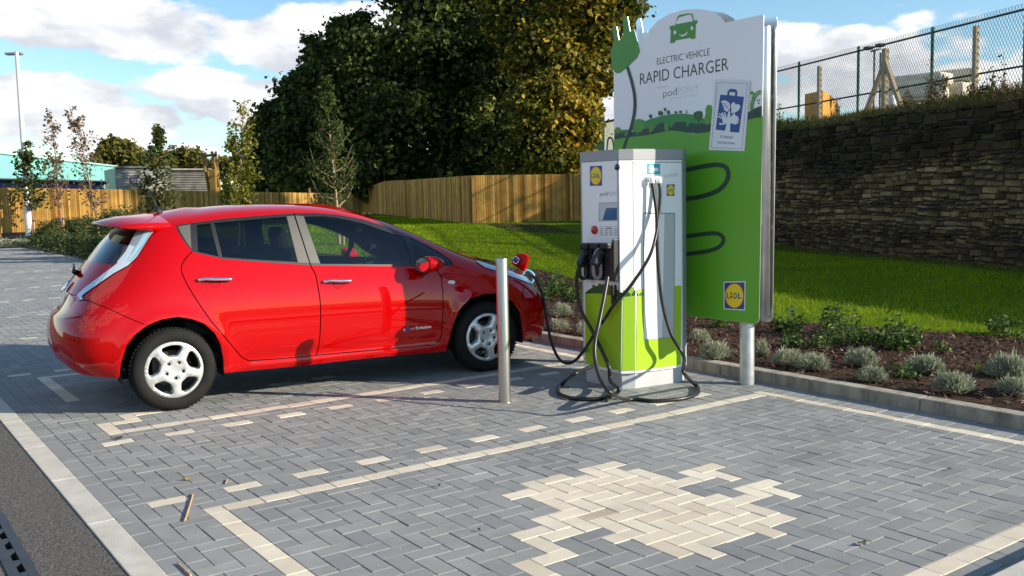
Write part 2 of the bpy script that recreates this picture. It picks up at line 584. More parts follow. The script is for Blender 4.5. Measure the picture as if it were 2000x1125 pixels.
for key, (cs, lt) in blocks.items():
    xs = [c[0] for c in cs]; ys = [c[1] for c in cs]
    # keep only rectangular remains
    block(min(xs) * .1 if min(xs) > XA else -.394, (max(xs) + 1) * .1 if max(xs) < XB - 1 else 4.176, min(ys) * YS, (max(ys) + 1) * YS, lt)
yy = J0 * YS
k = 0
while yy < J1 * YS:
    block(-.4925, -.394, yy, yy + .2, 0)
    block(4.176, 4.276, yy, yy + .2, -27 * YS < yy + .1 < 0.09 or 21 * YS < yy + .1 < 48 * YS or k < 0)
    block(4.276, 4.476, yy, yy + .1, 0); block(4.276, 4.476, yy + .1, yy + .2, 0)
    block(4.476, 4.551, yy, yy + .2, 0)
    yy += .2; k += 1
m_pave = ramp_attr_mat('paving_blocks', [(0, (.180, .190, .197)), (.34, (.240, .246, .245)), (.68, (.300, .302, .294)), (.70, (.44, .38, .30)), (.80, (.55, .47, .37)), (.84, (.60, .535, .43)), (1, (.70, .635, .52))], .88, bump=.30, bscale=240, noise=.10, nscale=5.0, spec=.35, big=.16)
me = arr_mesh('paving', verts, faces, m_pave, attr={'tint': tint})
o = link('paving', me); o['kind'] = 'structure'
# cement haze left round the bollard foot, a thin irregular film
mb = MB()


def film(name, poly, z, m):
    bm = bmesh.new()
    vs = [bm.verts.new((p[0], p[1], z)) for p in poly]
    bm.faces.new(vs); me = bpy.data.meshes.new(name); bm.to_mesh(me); bm.free(); me.materials.append(m)
    return link(name, me)


# ------------------------------------------------------------------ raised kerbs
def sstep(t): t = np.clip(t, 0, 1); return t * t * (3 - 2 * t)


def gz(x, y=0):
    """height of the planted ground: it climbs from the kerb to the wall and the fences"""
    x = np.asarray(x, float); y = np.asarray(y, float)
    return .085 - .085 * sstep((x - 7) / 7) * (1 - sstep((y - 10) / 14)) + .47 * sstep((y - 10) / 14) * sstep((x - 4.7) / 1.6)


def on_gz(x, y):
    z = .2
    for _ in range(30):
        p = on_z(x, y, z); z = .6 * z + .4 * float(gz(p[0], p[1]))
    return p


m_kerb = mat('kerb_concrete', (.33, .305, .25), .92, var=.16, vscale=6, bump=.3, bscale=80, dark=(.06, .052, .038), dscale=7, damt=.95, stretch=(1, 1, .35))
y = -9.25
mb = MB()
while y < 60:
    mb.box((4.6135, y + .457, .015), (.125, .911, .15), bev=.008); y += .914
o = mb.build('kerb', m_kerb); o['kind'] = 'structure'
# kerb of the footpath at the bottom right
mb = MB()
mb.box((2.75, -2.985, .03), (3.50, .17, .14), bev=.01)
mb.box((2.75, -4.00, .025), (3.50, 1.85, .14), bev=.004)
o = mb.build('path', mat('path_concrete', (.45, .43, .38), .9, var=.12, vscale=8, bump=.2, bscale=100)); o['kind'] = 'structure'

# ------------------------------------------------------------------ planting bed and lawn
XE = [(-14, 9.2), (-.17, 7.75), (2.2, 7.05), (4.5, 7.35), (7.6, 8.75), (10.5, 10.1), (14, 9.0), (18, 7.4), (60, 7.2)]


def xe(y):
    return float(np.interp(y, [p[0] for p in XE], [p[1] for p in XE]))


WL, WR = on_z(1515, 478, .03)[:2], on_z(2000, 522, .0)[:2]
wdir = (WL - WR) / np.linalg.norm(WL - WR)
wnrm = np.array((-wdir[1], wdir[0]))          # towards the car park


def wall_x(y):
    return WR[0] + (y - WR[1]) * wdir[0] / wdir[1]


m_mulch = mat('bark_soil', (.055, .036, .026), .95, spec=.05, var=.5, vscale=25, bump=.8, bscale=50)
m_lawn = mat('lawn_base', (.085, .13, .008), .95, spec=.02, var=.3, vscale=2.5, bump=.5, bscale=60)
ys_ = np.arange(-14, 60.1, .5)


def strip_mesh(name, f0, f1, m, nx, bump=0.0):
    V, Fq = [], []
    for y in ys_:
        a, b = f0(y), f1(y)
        for k in range(nx + 1):
            x = a + (b - a) * k / nx
            V.append((x, y, gz(x, y) + (random.gauss(0, bump) if 0 < k < nx else 0)))
    for r in range(len(ys_) - 1):
        for k in range(nx):
            i = r * (nx + 1) + k
            Fq.append((i, i + 1, i + nx + 2, i + nx + 1))
    o = link(name, arr_mesh(name, V, Fq, m, smooth=True)); o['kind'] = 'structure'
    return o


strip_mesh('planting_bed', lambda y: 4.67, lambda y: xe(y), m_mulch, 10, .012)
strip_mesh('lawn', lambda y: xe(y), lambda y: max(wall_x(y), xe(y)) + 1 + max(0, (y - 18)) * 1.2, m_lawn, 14)
# ------------------------------------------------------------------ the red electric car
CAR_NET = np.array([
 [(-0.684,0.000,0.306),(-0.671,0.350,0.308),(-0.616,0.600,0.308),(-0.495,0.780,0.297),(-0.297,0.840,0.275),(-0.020,0.850,0.257),(0.427,0.835,0.246),(0.872,0.830,0.235),(1.317,0.830,0.237),(1.761,0.830,0.237),(2.203,0.835,0.222),(2.644,0.850,0.222),(3.035,0.830,0.233),(3.303,0.720,0.244),(3.415,0.550,0.220),(3.499,0.300,0.206),(3.522,0.000,0.203)],
 [(-0.793,0.000,0.412),(-0.775,0.370,0.415),(-0.705,0.650,0.416),(-0.544,0.820,0.403),(-0.316,0.872,0.387),(-0.019,0.880,0.380),(0.426,0.870,0.369),(0.872,0.868,0.356),(1.316,0.868,0.355),(1.761,0.868,0.352),(2.204,0.872,0.350),(2.646,0.885,0.360),(3.057,0.865,0.376),(3.344,0.745,0.381),(3.486,0.560,0.361),(3.567,0.300,0.349),(3.590,0.000,0.350)],
 [(-0.803,0.000,0.609),(-0.787,0.370,0.610),(-0.709,0.660,0.613),(-0.541,0.830,0.604),(-0.304,0.882,0.594),(-0.018,0.890,0.594),(0.427,0.884,0.582),(0.872,0.884,0.581),(1.317,0.884,0.579),(1.761,0.884,0.576),(2.205,0.885,0.576),(2.649,0.890,0.585),(3.062,0.860,0.586),(3.336,0.730,0.573),(3.483,0.540,0.548),(3.561,0.290,0.549),(3.586,0.000,0.559)],
 [(-0.711,0.000,0.823),(-0.692,0.340,0.824),(-0.619,0.620,0.816),(-0.446,0.800,0.807),(-0.232,0.868,0.797),(0.013,0.882,0.787),(0.428,0.880,0.777),(0.873,0.878,0.776),(1.318,0.878,0.775),(1.763,0.878,0.772),(2.207,0.878,0.773),(2.632,0.872,0.782),(2.997,0.820,0.766),(3.242,0.690,0.736),(3.389,0.500,0.706),(3.468,0.270,0.734),(3.497,0.000,0.747)],
 [(-0.574,0.000,0.997),(-0.554,0.310,0.992),(-0.480,0.570,0.984),(-0.312,0.745,0.975),(-0.130,0.820,0.971),(0.064,0.845,0.967),(0.429,0.852,0.952),(0.874,0.852,0.947),(1.319,0.850,0.941),(1.764,0.848,0.935),(2.179,0.838,0.928),(2.554,0.810,0.919),(2.870,0.740,0.906),(3.066,0.620,0.879),(3.184,0.450,0.880),(3.254,0.240,0.913),(3.278,0.000,0.906)],
 [(-0.428,0.000,1.182),(-0.405,0.290,1.182),(-0.322,0.530,1.178),(-0.172,0.680,1.174),(-0.010,0.745,1.175),(0.164,0.770,1.176),(0.479,0.775,1.177),(0.874,0.775,1.178),(1.300,0.770,1.173),(1.685,0.760,1.159),(2.011,0.735,1.120),(2.287,0.690,1.070),(2.533,0.610,1.030),(2.669,0.500,1.000),(2.747,0.360,0.994),(2.797,0.190,1.006),(2.816,0.000,1.009)],
 [(-0.253,0.000,1.392),(-0.234,0.270,1.392),(-0.152,0.480,1.393),(-0.026,0.600,1.393),(0.109,0.640,1.399),(0.264,0.660,1.411),(0.529,0.670,1.422),(0.875,0.675,1.429),(1.250,0.670,1.421),(1.566,0.655,1.388),(1.812,0.625,1.333),(1.988,0.570,1.285),(2.125,0.490,1.263),(2.212,0.390,1.234),(2.260,0.280,1.217),(2.289,0.150,1.214),(2.303,0.000,1.217)],
 [(0.044,0.000,1.491),(0.064,0.200,1.489),(0.124,0.340,1.486),(0.211,0.430,1.482),(0.308,0.470,1.484),(0.414,0.490,1.495),(0.599,0.500,1.508),(0.875,0.505,1.515),(1.121,0.500,1.512),(1.337,0.480,1.501),(1.503,0.440,1.482),(1.620,0.385,1.467),(1.707,0.320,1.463),(1.764,0.250,1.449),(1.797,0.170,1.437),(1.810,0.090,1.425),(1.820,0.000,1.424)],
 [(0.414,0.000,1.535),(0.418,0.000,1.537),(0.432,0.000,1.537),(0.460,0.000,1.535),(0.487,0.000,1.534),(0.533,0.000,1.539),(0.629,0.000,1.542),(0.775,0.000,1.545),(0.921,0.000,1.546),(1.067,0.000,1.549),(1.163,0.000,1.555),(1.240,0.000,1.558),(1.287,0.000,1.556),(1.324,0.000,1.558),(1.352,0.000,1.560),(1.366,0.000,1.558),(1.370,0.000,1.557)]])
NS, NT = CAR_NET.shape[:2]
CAR_O = np.array([.57815, 3.38132, 0.0])
CAR_H = rad(-6.0099)
CAX = np.array([math.cos(CAR_H), math.sin(CAR_H), 0]); CIN = np.array([-CAX[1], CAX[0], 0])


def car_w(p):
    """car coordinates (forward, outward to the right-hand side, up) -> world"""
    p = np.asarray(p, float)
    return CAR_O + p[..., 0:1] * CAX - p[..., 1:2] * CIN + p[..., 2:3] * np.array([0, 0, 1.0])


def _bas(n, u, lo_mirror):
    u = np.clip(np.asarray(u, float), 0, n - 1)
    i = np.minimum(u.astype(int), n - 2); f = u - i
    w = np.stack([(1 - f) ** 3, 3 * f ** 3 - 6 * f ** 2 + 4, -3 * f ** 3 + 3 * f ** 2 + 3 * f + 1, f ** 3], -1) / 6
    A = np.zeros((len(u), n)); B = np.zeros((len(u), n)); r = np.arange(len(u))
    for k in range(4):
        j = i - 1 + k
        for q in range(len(u)):
            jj = j[q]
            if jj < 0:
                if lo_mirror: B[q, -jj] += w[q, k]
                else: A[q, 0] += 2 * w[q, k]; A[q, 1] -= w[q, k]
            elif jj >= n: B[q, 2 * (n - 1) - jj] += w[q, k]
            else: A[q, jj] += w[q, k]
    return A, B


def car_surf(ts):
    """(t,s) -> (x, o, z)"""
    ts = np.atleast_2d(np.asarray(ts, float))
    At, Bt = _bas(NT, ts[:, 0], True); As, Bs = _bas(NS, ts[:, 1], False)
    P = np.empty((len(ts), 3))
    P[:, 0] = np.einsum('ni,nj,ij->n', As + Bs, At + Bt, CAR_NET[:, :, 0])
    P[:, 1] = np.einsum('ni,nj,ij->n', As - Bs, At - Bt, CAR_NET[:, :, 1])
    P[:, 2] = np.einsum('ni,nj,ij->n', As + Bs, At + Bt, CAR_NET[:, :, 2])
    return P


def flare(P):
    """wheel-arch lips and the swage above the sill"""
    P = P.copy()
    side = np.clip((P[:, 1] - .6) / .15, 0, 1)
    for wx in (0.0, 2.673):
        r = np.hypot(P[:, 0] - wx, P[:, 2] - .33)
        P[:, 1] += .014 * np.exp(-((r - .385) / .055) ** 2) * side
    mid = np.clip((P[:, 0] - .45) / .15, 0, 1) * np.clip((2.28 - P[:, 0]) / .15, 0, 1)
    P[:, 1] += .012 * np.exp(-((P[:, 2] - .275) / .030) ** 2) * mid * side
    P[:, 1] -= .012 * np.exp(-((P[:, 2] - .345) / .05) ** 2) * mid * side
    return P


def car_pos(ts): return flare(car_surf(ts))


def car_nrm(ts):
    ts = np.atleast_2d(ts); e = .02
    t0 = ts.copy(); t1 = ts.copy(); t0[:, 0] -= e; t1[:, 0] += e
    s0 = ts.copy(); s1 = ts.copy(); s0[:, 1] -= e; s1[:, 1] += e
    s0[:, 1] = np.clip(s0[:, 1], 0, NS - 1); s1[:, 1] = np.clip(s1[:, 1], 0, NS - 1 - .03)
    t0[:, 0] = np.clip(t0[:, 0], 0, NT - 1); t1[:, 0] = np.clip(t1[:, 0], 0, NT - 1)
    n = np.cross(car_pos(t1) - car_pos(t0), car_pos(s1) - car_pos(s0))
    l = np.linalg.norm(n, axis=1, keepdims=True)
    n = n / np.maximum(l, 1e-12)
    # make it outward
    ref = car_pos(ts) - np.array([1.35, 0, .7])
    ref[:, 0] *= .3
    flip = (n * ref).sum(1) < 0
    n[flip] *= -1
    return n


# --- photograph -> surface parameters
_K = 5
_gt = np.linspace(0, NT - 1, (NT - 1) * _K + 1); _gs = np.linspace(0, NS - 1, (NS - 1) * _K + 1)
_TT, _SS = np.meshgrid(_gt, _gs)
_gp = car_w(car_pos(np.c_[_TT.ravel(), _SS.ravel()]))
_nt, _ns = len(_gt), len(_gs)
_tri, _cell = [], []
for _r in range(_ns - 1):
    for _c in range(_nt - 1):
        i = _r * _nt + _c
        _tri += [(i, i + 1, i + _nt + 1), (i, i + _nt + 1, i + _nt)]
_bvh = BVHTree.FromPolygons([Vector(p) for p in _gp], _tri)
_gts = np.c_[_TT.ravel(), _SS.ravel()]


def ts_at(x, y):
    d = Vector(ray(x, y)).normalized()
    o = Vector(CAM)
    h = _bvh.ray_cast(o, d)
    if h[0] is None:
        best = None
        for k in range(60):
            p = o + d * (6 + k * .1)
            q = _bvh.find_nearest(p)
            if q[0] is not None and (best is None or q[3] < best[3]): best = q
        h = best
    a, b, c = _tri[h[2]]
    P = np.array(h[0]); A, B, C = _gp[a], _gp[b], _gp[c]
    v0, v1, v2 = B - A, C - A, P - A
    d00, d01, d11, d20, d21 = v0 @ v0, v0 @ v1, v1 @ v1, v2 @ v0, v2 @ v1
    den = d00 * d11 - d01 * d01 + 1e-15
    v = (d11 * d20 - d01 * d21) / den; w = (d00 * d21 - d01 * d20) / den
    return tuple(_gts[a] * (1 - v - w) + _gts[b] * v + _gts[c] * w)


def Z(x0, y0, s, pts): return [(x0 + a * s, y0 + b * s) for a, b in pts]


def TS(pts, dens=6.0):
    P = []
    n = len(pts)
    for i in range(n):
        a, b = pts[i], pts[(i + 1) % n]
        k = max(1, int(math.hypot(b[0] - a[0], b[1] - a[1]) / dens))
        for q in range(k): P.append((a[0] + (b[0] - a[0]) * q / k, a[1] + (b[1] - a[1]) * q / k))
    return [ts_at(*p) for p in P]


def ribbon(pts, w=1.7, smooth=True):
    """thin closed strip along a traced line (photo pixels)"""
    P = [np.array(p, float) for p in (spline(pts, 4) if smooth else pts)]
    Lf, Rt = [], []
    for i in range(len(P)):
        a, b = P[max(i - 1, 0)], P[min(i + 1, len(P) - 1)]
        t = (b - a) / (np.linalg.norm(b - a) + 1e-9); nrm = np.array([-t[1], t[0]]) * w / 2
        Lf.append(tuple(P[i] + nrm)); Rt.append(tuple(P[i] - nrm))
    return Lf + Rt[::-1]


z1 = lambda *p: Z(80, 390, .15113, p)
z2 = lambda *p: Z(330, 390, .15113, p)
z3 = lambda *p: Z(570, 390, .15113, p)
z4 = lambda *p: Z(780, 430, .15113, p)
z5 = lambda *p: Z(80, 570, .15113, p)
z6 = lambda *p: Z(330, 560, .15113, p)
z7 = lambda *p: Z(600, 560, .15113, p)
z8 = lambda *p: Z(800, 560, .15113, p)
zw = lambda *p: Z(230, 620, .16884, p)
zt = lambda *p: Z(80, 500, .1, p)

band = z2((90, 327), (280, 300), (700, 245), (1200, 205), (1610, 175)) + z3((300, 172), (600, 195), (900, 250), (1200, 340), (1480, 450)) + z4((120, 200), (480, 390), (640, 490), (690, 545), (705, 588)) + \
    z3((1500, 862), (800, 856), (250, 850)) + z2((1830, 848), (1200, 806), (700, 766), (480, 716), (310, 676), (210, 565), (105, 400))
cq_tri = z2((115, 345), (275, 320), (290, 632), (225, 545), (150, 420))
g_rq = z2((360, 330), (530, 307), (640, 733), (375, 672))
g_rd = z2((586, 302), (1512, 222), (1662, 806), (1200, 780), (692, 742))
g_fd = z3((155, 222), (400, 217), (600, 242), (900, 304), (1200, 408), (1440, 485), (1530, 720), (1535, 838), (370, 830))
g_fq = z3((1512, 482), ) + z4((480, 398), (640, 505), (690, 582)) + z3((1580, 845), (1575, 660))
bp_r = z2((1522, 218), (1612, 205), (1812, 815), (1672, 808))
bp_f = z2((1632, 205), (1738, 212), (1952, 822), (1830, 815))
door_r = z2((1614, 168), (1200, 199), (700, 240), (292, 297), (308, 676)) + z2((230, 742), (172, 830), (160, 905), (185, 985), (250, 1120)) + z6((370, 190), (550, 450), (700, 625), (850, 805), (950, 915), (1020, 950), (1060, 955), (1500, 925), (1905, 880)) + z6((1945, 700), (1960, 400), (1955, 200), (1925, 0)) + z2((1890, 960), (1830, 845), (1740, 560))
door_f = z2((1618, 168)) + z3((300, 165), (600, 188), (900, 242), (1200, 332), (1480, 442), (1500, 466), (1560, 655), (1600, 740), (1700, 770)) + z4((430, 580), (510, 690), (540, 740), (560, 900), (565, 1120)) + z7((1755, 300), (1735, 620), (1690, 705), (1600, 758), (1000, 808), (0, 893)) + z6((1905, 880), (1945, 700), (1960, 400), (1955, 200), (1925, 0)) + z2((1890, 960), (1830, 845), (1740, 560))
gap_r1 = z2((300, 672), (230, 742), (172, 830), (160, 905), (185, 985), (250, 1120)) + z6((370, 190), (550, 450), (700, 625), (850, 805), (950, 915), (1020, 948), (1060, 955), (1500, 925), (1905, 882))
gap_b = z2((1612, 178), (1700, 440), (1830, 845), (1890, 960), (1925, 1125)) + z6((1955, 200), (1960, 400), (1945, 700), (1905, 880))
gap_f = z7((-20, 895), (1000, 808), (1600, 758), (1690, 705), (1735, 620), (1755, 300), (1750, 0)) + z4((555, 900), (540, 740), (510, 690), (430, 580), (325, 490))
gap_bump = z5((380, 120), (690, 147), (1165, 352), (1335, 420))
gap_fb = z4((1615, 850), (1590, 950)) + z8((1465, 110), (1455, 180))
bumper = z5((330, 140), (560, 128), (690, 147), (1165, 352), (1345, 425)) + zw((200, 200), (100, 330), (40, 520), (12, 720)) + [(231, 745), (208, 746), (140, 735), (105, 715)]
wheel_r = [(348 + 0, 619)]
arch_r = zw((10, 760), (15, 700), (40, 520), (100, 330), (200, 200), (340, 90), (500, 25), (690, -8), (850, 15), (1000, 72), (1120, 180), (1190, 310), (1222, 480), (1226, 600), (1215, 700), (1215, 780), (600, 900))
arch_f = z8((440, 900), (462, 840), (520, 650), (580, 430), (660, 275), (780, 152), (950, 95), (1100, 85), (1230, 120), (1340, 200), (1420, 330), (1450, 480), (1455, 720), (1455, 800), (900, 900))
tail = zt((590, 888), (880, 622), (1240, 348), (1500, 158)) + z1((1000, 800), (1100, 680), (1230, 430), (1290, 338), (1370, 322), (1525, 340), (1400, 500), (1250, 742), (1130, 856), (950, 955), (700, 1128)) + zt((720, 850))
tail_lens = z1((1380, 370), (1455, 372), (1330, 580), (1160, 800), (1130, 800), (1230, 620))
head = z4((980, 535), (1100, 508), (1270, 488), (1440, 552), (1560, 648), (1690, 795), (1715, 838), (1600, 790), (1440, 735), (1270, 668), (1100, 617))
fuel = None
repeater = [(881.6 + 7.4 * math.cos(a), 551.3 + 3.6 * math.sin(a)) for a in np.linspace(0, 2 * math.pi, 16, endpoint=False)]
refl = z5((515, 940), (575, 945), (570, 985), (510, 975))

polyTS = {}
for k, v in dict(band=band, cq=cq_tri, g_rq=g_rq, g_rd=g_rd, g_fd=g_fd, g_fq=g_fq, bp_r=bp_r, bp_f=bp_f, door_r=door_r, door_f=door_f, bumper=bumper, arch_r=arch_r, arch_f=arch_f, tail=tail, tail_lens=tail_lens, head=head, repeater=repeater, refl=refl).items():
    polyTS[k] = TS(v)
for k, v, w in (('gap1', gap_r1, 1.9), ('gap2', gap_b, 1.9), ('gap3', gap_f, 1.8), ('gap4', gap_bump, 1.5), ('gap5', gap_fb, 1.6)):
    polyTS[k] = TS(ribbon(v, w), 8)
# areas that wrap past what the photograph shows, straight in surface parameters
gl = [ts_at(*p) for p in ((222, 517), (236, 502), (250, 484), (262, 460), (270, 445))]
polyTS['rear_glass'] = [(-.0, gl[0][1] + .03), (1.0, gl[0][1] + .03), gl[0], gl[1], gl[2], gl[3], gl[4], (1.0, gl[4][1] + .25), (-.0, gl[4][1] + .25)]
polyTS['plate'] = [(0, 2.62), (.75, 2.62), (.95, 2.75), (.95, 3.25), (0, 3.32)]
polyTS['screen'] = [(12.35, 5.35), (13.5, 5.2), (14.5, 5.15), (16, 5.12), (16, 7.1), (14.5, 7.08), (13, 7.0), (12.2, 6.75), (11.95, 6.3)]
polyTS['port'] = [(15.1, 3.25), (16, 3.2), (16, 3.95), (15.15, 3.95)]
polyTS['hatch_bump'] = [(0, 2.45), (1.2, 2.45), (2.2, 2.7), (2.55, 3.0), (2.75, 3.3), (2.4, 3.3), (1.4, 3.35), (0, 3.35)]

verts2, edges2 = [], []
vkey = {}


def addp(p):
    p = (min(max(p[0], 0), NT - 1), min(max(p[1], 0), NS - 1))
    k = (round(p[0], 5), round(p[1], 5))
    if k not in vkey:
        vkey[k] = len(verts2); verts2.append(Vector(k))
    return vkey[k]


for k, P in polyTS.items():
    ids = [addp(p) for p in P]
    for a, b in zip(ids, ids[1:] + ids[:1]):
        if a != b: edges2.append((a, b))
for t in np.linspace(0, NT - 1, (NT - 1) * 6 + 1):
    for s in np.linspace(0, NS - 1, (NS - 1) * 5 + 1): addp((t, s))
cv, ce, cf, *_ = delaunay_2d_cdt(verts2, edges2, [], 0, 1e-5)
cv = np.array([(v.x, v.y) for v in cv]); cf = np.array([list(f) for f in cf if len(f) == 3])
cen = cv[cf].mean(1)


def inside(P):
    P = np.array(P); x, y = cen[:, 0], cen[:, 1]
    c = np.zeros(len(cen), bool)
    for (x1, y1), (x2, y2) in zip(P, np.roll(P, -1, 0)):
        m = (y1 > y) != (y2 > y)
        if not m.any(): continue
        with np.errstate(divide='ignore', invalid='ignore'):
            c ^= m & (x < (x2 - x1) * (y - y1) / (y2 - y1 + 1e-18) + x1)
    return c


IN = {k: inside(P) for k, P in polyTS.items()}
cls = np.full(len(cf), 'body', object)
for k, lab in (('bumper', 'rear_bumper'), ('hatch_bump', 'rear_bumper'), ('door_r', 'door_r'), ('door_f', 'door_f'), ('port', 'port_hole'), ('band', 'band'), ('rear_glass', 'rear_glass'), ('screen', 'screen'),
               ('cq', 'cq'), ('bp_r', 'bp_r'), ('bp_f', 'bp_f'), ('g_rq', 'g_rq'), ('g_rd', 'g_rd'), ('g_fd', 'g_fd'), ('g_fq', 'g_fq'), ('plate', 'plate'),
               ('tail', 'tail'), ('tail_lens', 'tail_lens'), ('head', 'head'), ('repeater', 'repeater'), ('refl', 'refl'), ('gap1', 'gap'), ('gap2', 'gap'), ('gap3', 'gap'), ('gap4', 'gap'), ('gap5', 'gap'), ('arch_r', 'hole'), ('arch_f', 'hole')):
    cls[IN[k]] = lab
bandR = (cls == 'band') & IN['door_r']; bandF = (cls == 'band') & IN['door_f']
cls[bandR] = 'band_r'; cls[bandF] = 'band_f'
cpos = car_pos(cv); cnrm = car_nrm(cv)
# a scooped number-plate recess and a bumper step at the tail
def _sm(t): t = np.clip(t, 0, 1); return t * t * (3 - 2 * t)


sc_ = _sm((cv[:, 1] - 2.52) / .14) * _sm((3.42 - cv[:, 1]) / .26) * _sm((2.35 - cv[:, 0]) / .45)
cpos[:, 0] += .060 * sc_
lo_ = _sm((cv[:, 1] - .75) / .12) * _sm((1.75 - cv[:, 1]) / .5) * _sm((2.1 - cv[:, 0]) / .3) * _sm((cv[:, 0] - .6) / .3)
cpos[:, 0] += .030 * lo_


def car_part(name, labs, m, parent, sides=(1, -1), off=0.0, smooth=True):
    sel = np.isin(cls, labs)
    F = cf[sel]
    ids, inv = np.unique(F, return_inverse=True); F = inv.reshape(-1, 3)
    V = cpos[ids] + cnrm[ids] * off; Nn = cnrm[ids]
    # consistent winding
    fn = np.cross(V[F[:, 1]] - V[F[:, 0]], V[F[:, 2]] - V[F[:, 0]])
    fl = (fn * Nn[F[:, 0]]).sum(1) < 0
    F[fl] = F[fl][:, ::-1]
    VV, NN, FF = [], [], []
    for sd in sides:
        b = sum(len(a) for a in VV)
        v = V.copy(); n = Nn.copy(); f = F.copy()
        if sd < 0: v[:, 1] *= -1; n[:, 1] *= -1
        else: f = f[:, ::-1]
        VV.append(car_w(v)); FF.append(f + b)
        NN.append(n[:, 0:1] * CAX - n[:, 1:2] * CIN + n[:, 2:3] * np.array([0, 0, 1.0]))
    me = arr_mesh(name, np.concatenate(VV), np.concatenate(FF), m, smooth=True)
    me.normals_split_custom_set_from_vertices([tuple(x) for x in np.concatenate(NN)])
    return link(name, me, parent)


red = mat('red_car_paint', (.44, .0006, .0015), .45, coat=.9, coat_rough=.02, spec=.0)
trim_satin = mat('satin_pillar_trim', (.115, .110, .098), .32, spec=.5)
trim_black = mat('window_trim', (.022, .022, .022), .35)
tyre_m = mat('tyre_rubber', (.012, .0115, .011), .8, spec=.25, bump=.15, bscale=140, var=.25, vscale=20)
rim_m = mat('silver_alloy', (.72, .72, .71), .30, metal=.55, spec=.5)
rim_in = mat('alloy_barrel', (.30, .30, .30), .4, metal=.8)
disc_m = mat('brake_disc', (.09, .085, .08), .5, metal=.7)
cloth = mat('seat_cloth', (.045, .045, .05), .9)
gl_dark = glass_mat('privacy_glass', (.17, .20, .22), .05)
gl_clear = glass_mat('clear_green_glass', (.78, .88, .82), .05)
lens_clear = mat('lamp_lens_clear', (.60, .72, .80), .08, metal=.45, coat=.8)
lens_blue = mat('lamp_lens_pale', (.42, .66, .75), .12, coat=1.0)
head_lens = mat('headlight_lens', (.62, .65, .66), .08, metal=.6, coat=1.0)
blue_badge = mat('blue_badge', (.01, .05, .32), .25, coat=.6)

car = thing('electric_car', 'shiny red hatchback car parked with a charging cable in its nose', 'car', tuple(CAR_O), CAR_H)
body = car_part('body', ['body', 'cq_none'], red, car)
car_part('rear_bumper', ['rear_bumper', 'plate'], red, car)
for sd in (1, -1):
    dr = car_part('door', ['door_r'], red, car, (sd,))
    if sd > 0: dr['label'] = 'red rear door with chrome handle'
    car_part('window_frame', ['band_r'], trim_black, dr, (sd,))
    car_part('pillar_trim', ['bp_r'], trim_satin, dr, (sd,))
    car_part('window', ['g_rd'], gl_dark, dr, (sd,), -.004)
    car_part('quarter_light', ['g_rq'], gl_dark, dr, (sd,), -.004)
    df = car_part('door', ['door_f'], red, car, (sd,))
    if sd > 0: df['label'] = 'red front door with script badge low down'
    car_part('window_frame', ['band_f'], trim_black, df, (sd,))
    car_part('pillar_trim', ['bp_f'], trim_satin, df, (sd,))
    car_part('window', ['g_fd'], gl_clear, df, (sd,), -.004)
    if sd > 0: door_rear, door_front = dr, df
    car_part('corner_trim', ['cq'], trim_satin, car, (sd,))
    car_part('window_surround', ['band'], trim_black, car, (sd,))
    car_part('front_quarter_window', ['g_fq'], gl_clear, car, (sd,), -.004)
    tl = car_part('tail_light', ['tail'], lens_clear, car, (sd,), .008)
    car_part('lens', ['tail_lens'], lens_blue, tl, (sd,), .010)
    car_part('headlight', ['head'], head_lens, car, (sd,), .007)
    car_part('side_repeater', ['repeater'], white_paint, car, (sd,), .003)
    car_part('reflector', ['refl'], mat('reflector_red', (.6, .01, .01), .15, coat=1) if sd > 0 else MATS['reflector_red'], car, (sd,), .002)
rear_glass = car_part('rear_window', ['rear_glass'], gl_dark, car, (1, -1), -.002)
car_part('windscreen', ['screen'], gl_clear, car, (1, -1), -.002)
glassy = ['g_rd', 'g_rq', 'g_fd', 'g_fq', 'rear_glass', 'screen', 'hole']
car_part('inner_shell', [c for c in set(cls) if c not in glassy], dark_cavity, car, (1, -1), -.016)

# spoiler lip over the rear window
sp_top = z1((740, 268), (830, 228), (1000, 192), (1150, 172), (1300, 172), (1440, 178), (1525, 215), (1492, 312), (1200, 306), (1000, 300), (830, 300), (770, 290))
mb = MB()
prof = []
ns_ = 14
for i in range(ns_ * 2 + 1):
    u = (i - ns_) / ns_                    # -1..1 across the car
    o_ = .60 * u
    tip = -.415 + .13 * abs(u) ** 2.2
    zt_ = 1.418 - .030 * u * u
    root = .02 + .05 * abs(u) ** 2
    zr = 1.480 - .085 * abs(u) ** 2.4
    prof.append([(tip, o_, zt_ - .012), (tip + .008, o_, zt_ + .004), ((tip * .6 + root * .4), o_, zt_ + (zr - zt_) * .5 + .012), (root, o_, zr + .006), (root + .02, o_, zr - .02), (root, o_, zr - .075), ((tip * .5 + root * .5), o_, zt_ - .030 + .0 * u)])
vs = [tuple(car_w(np.array(p))) for r in prof for p in r]
fs = []
n7 = 7
for i in range(len(prof) - 1):
    for k in range(n7):
        k2 = (k + 1) % n7
        fs.append((i * n7 + k, i * n7 + k2, (i + 1) * n7 + k2, (i + 1) * n7 + k))
fs += [tuple(range(n7)), tuple(range((len(prof) - 1) * n7, len(prof) * n7))]
mb.add(vs, fs, 0, True)
mb.build('spoiler', red, car)

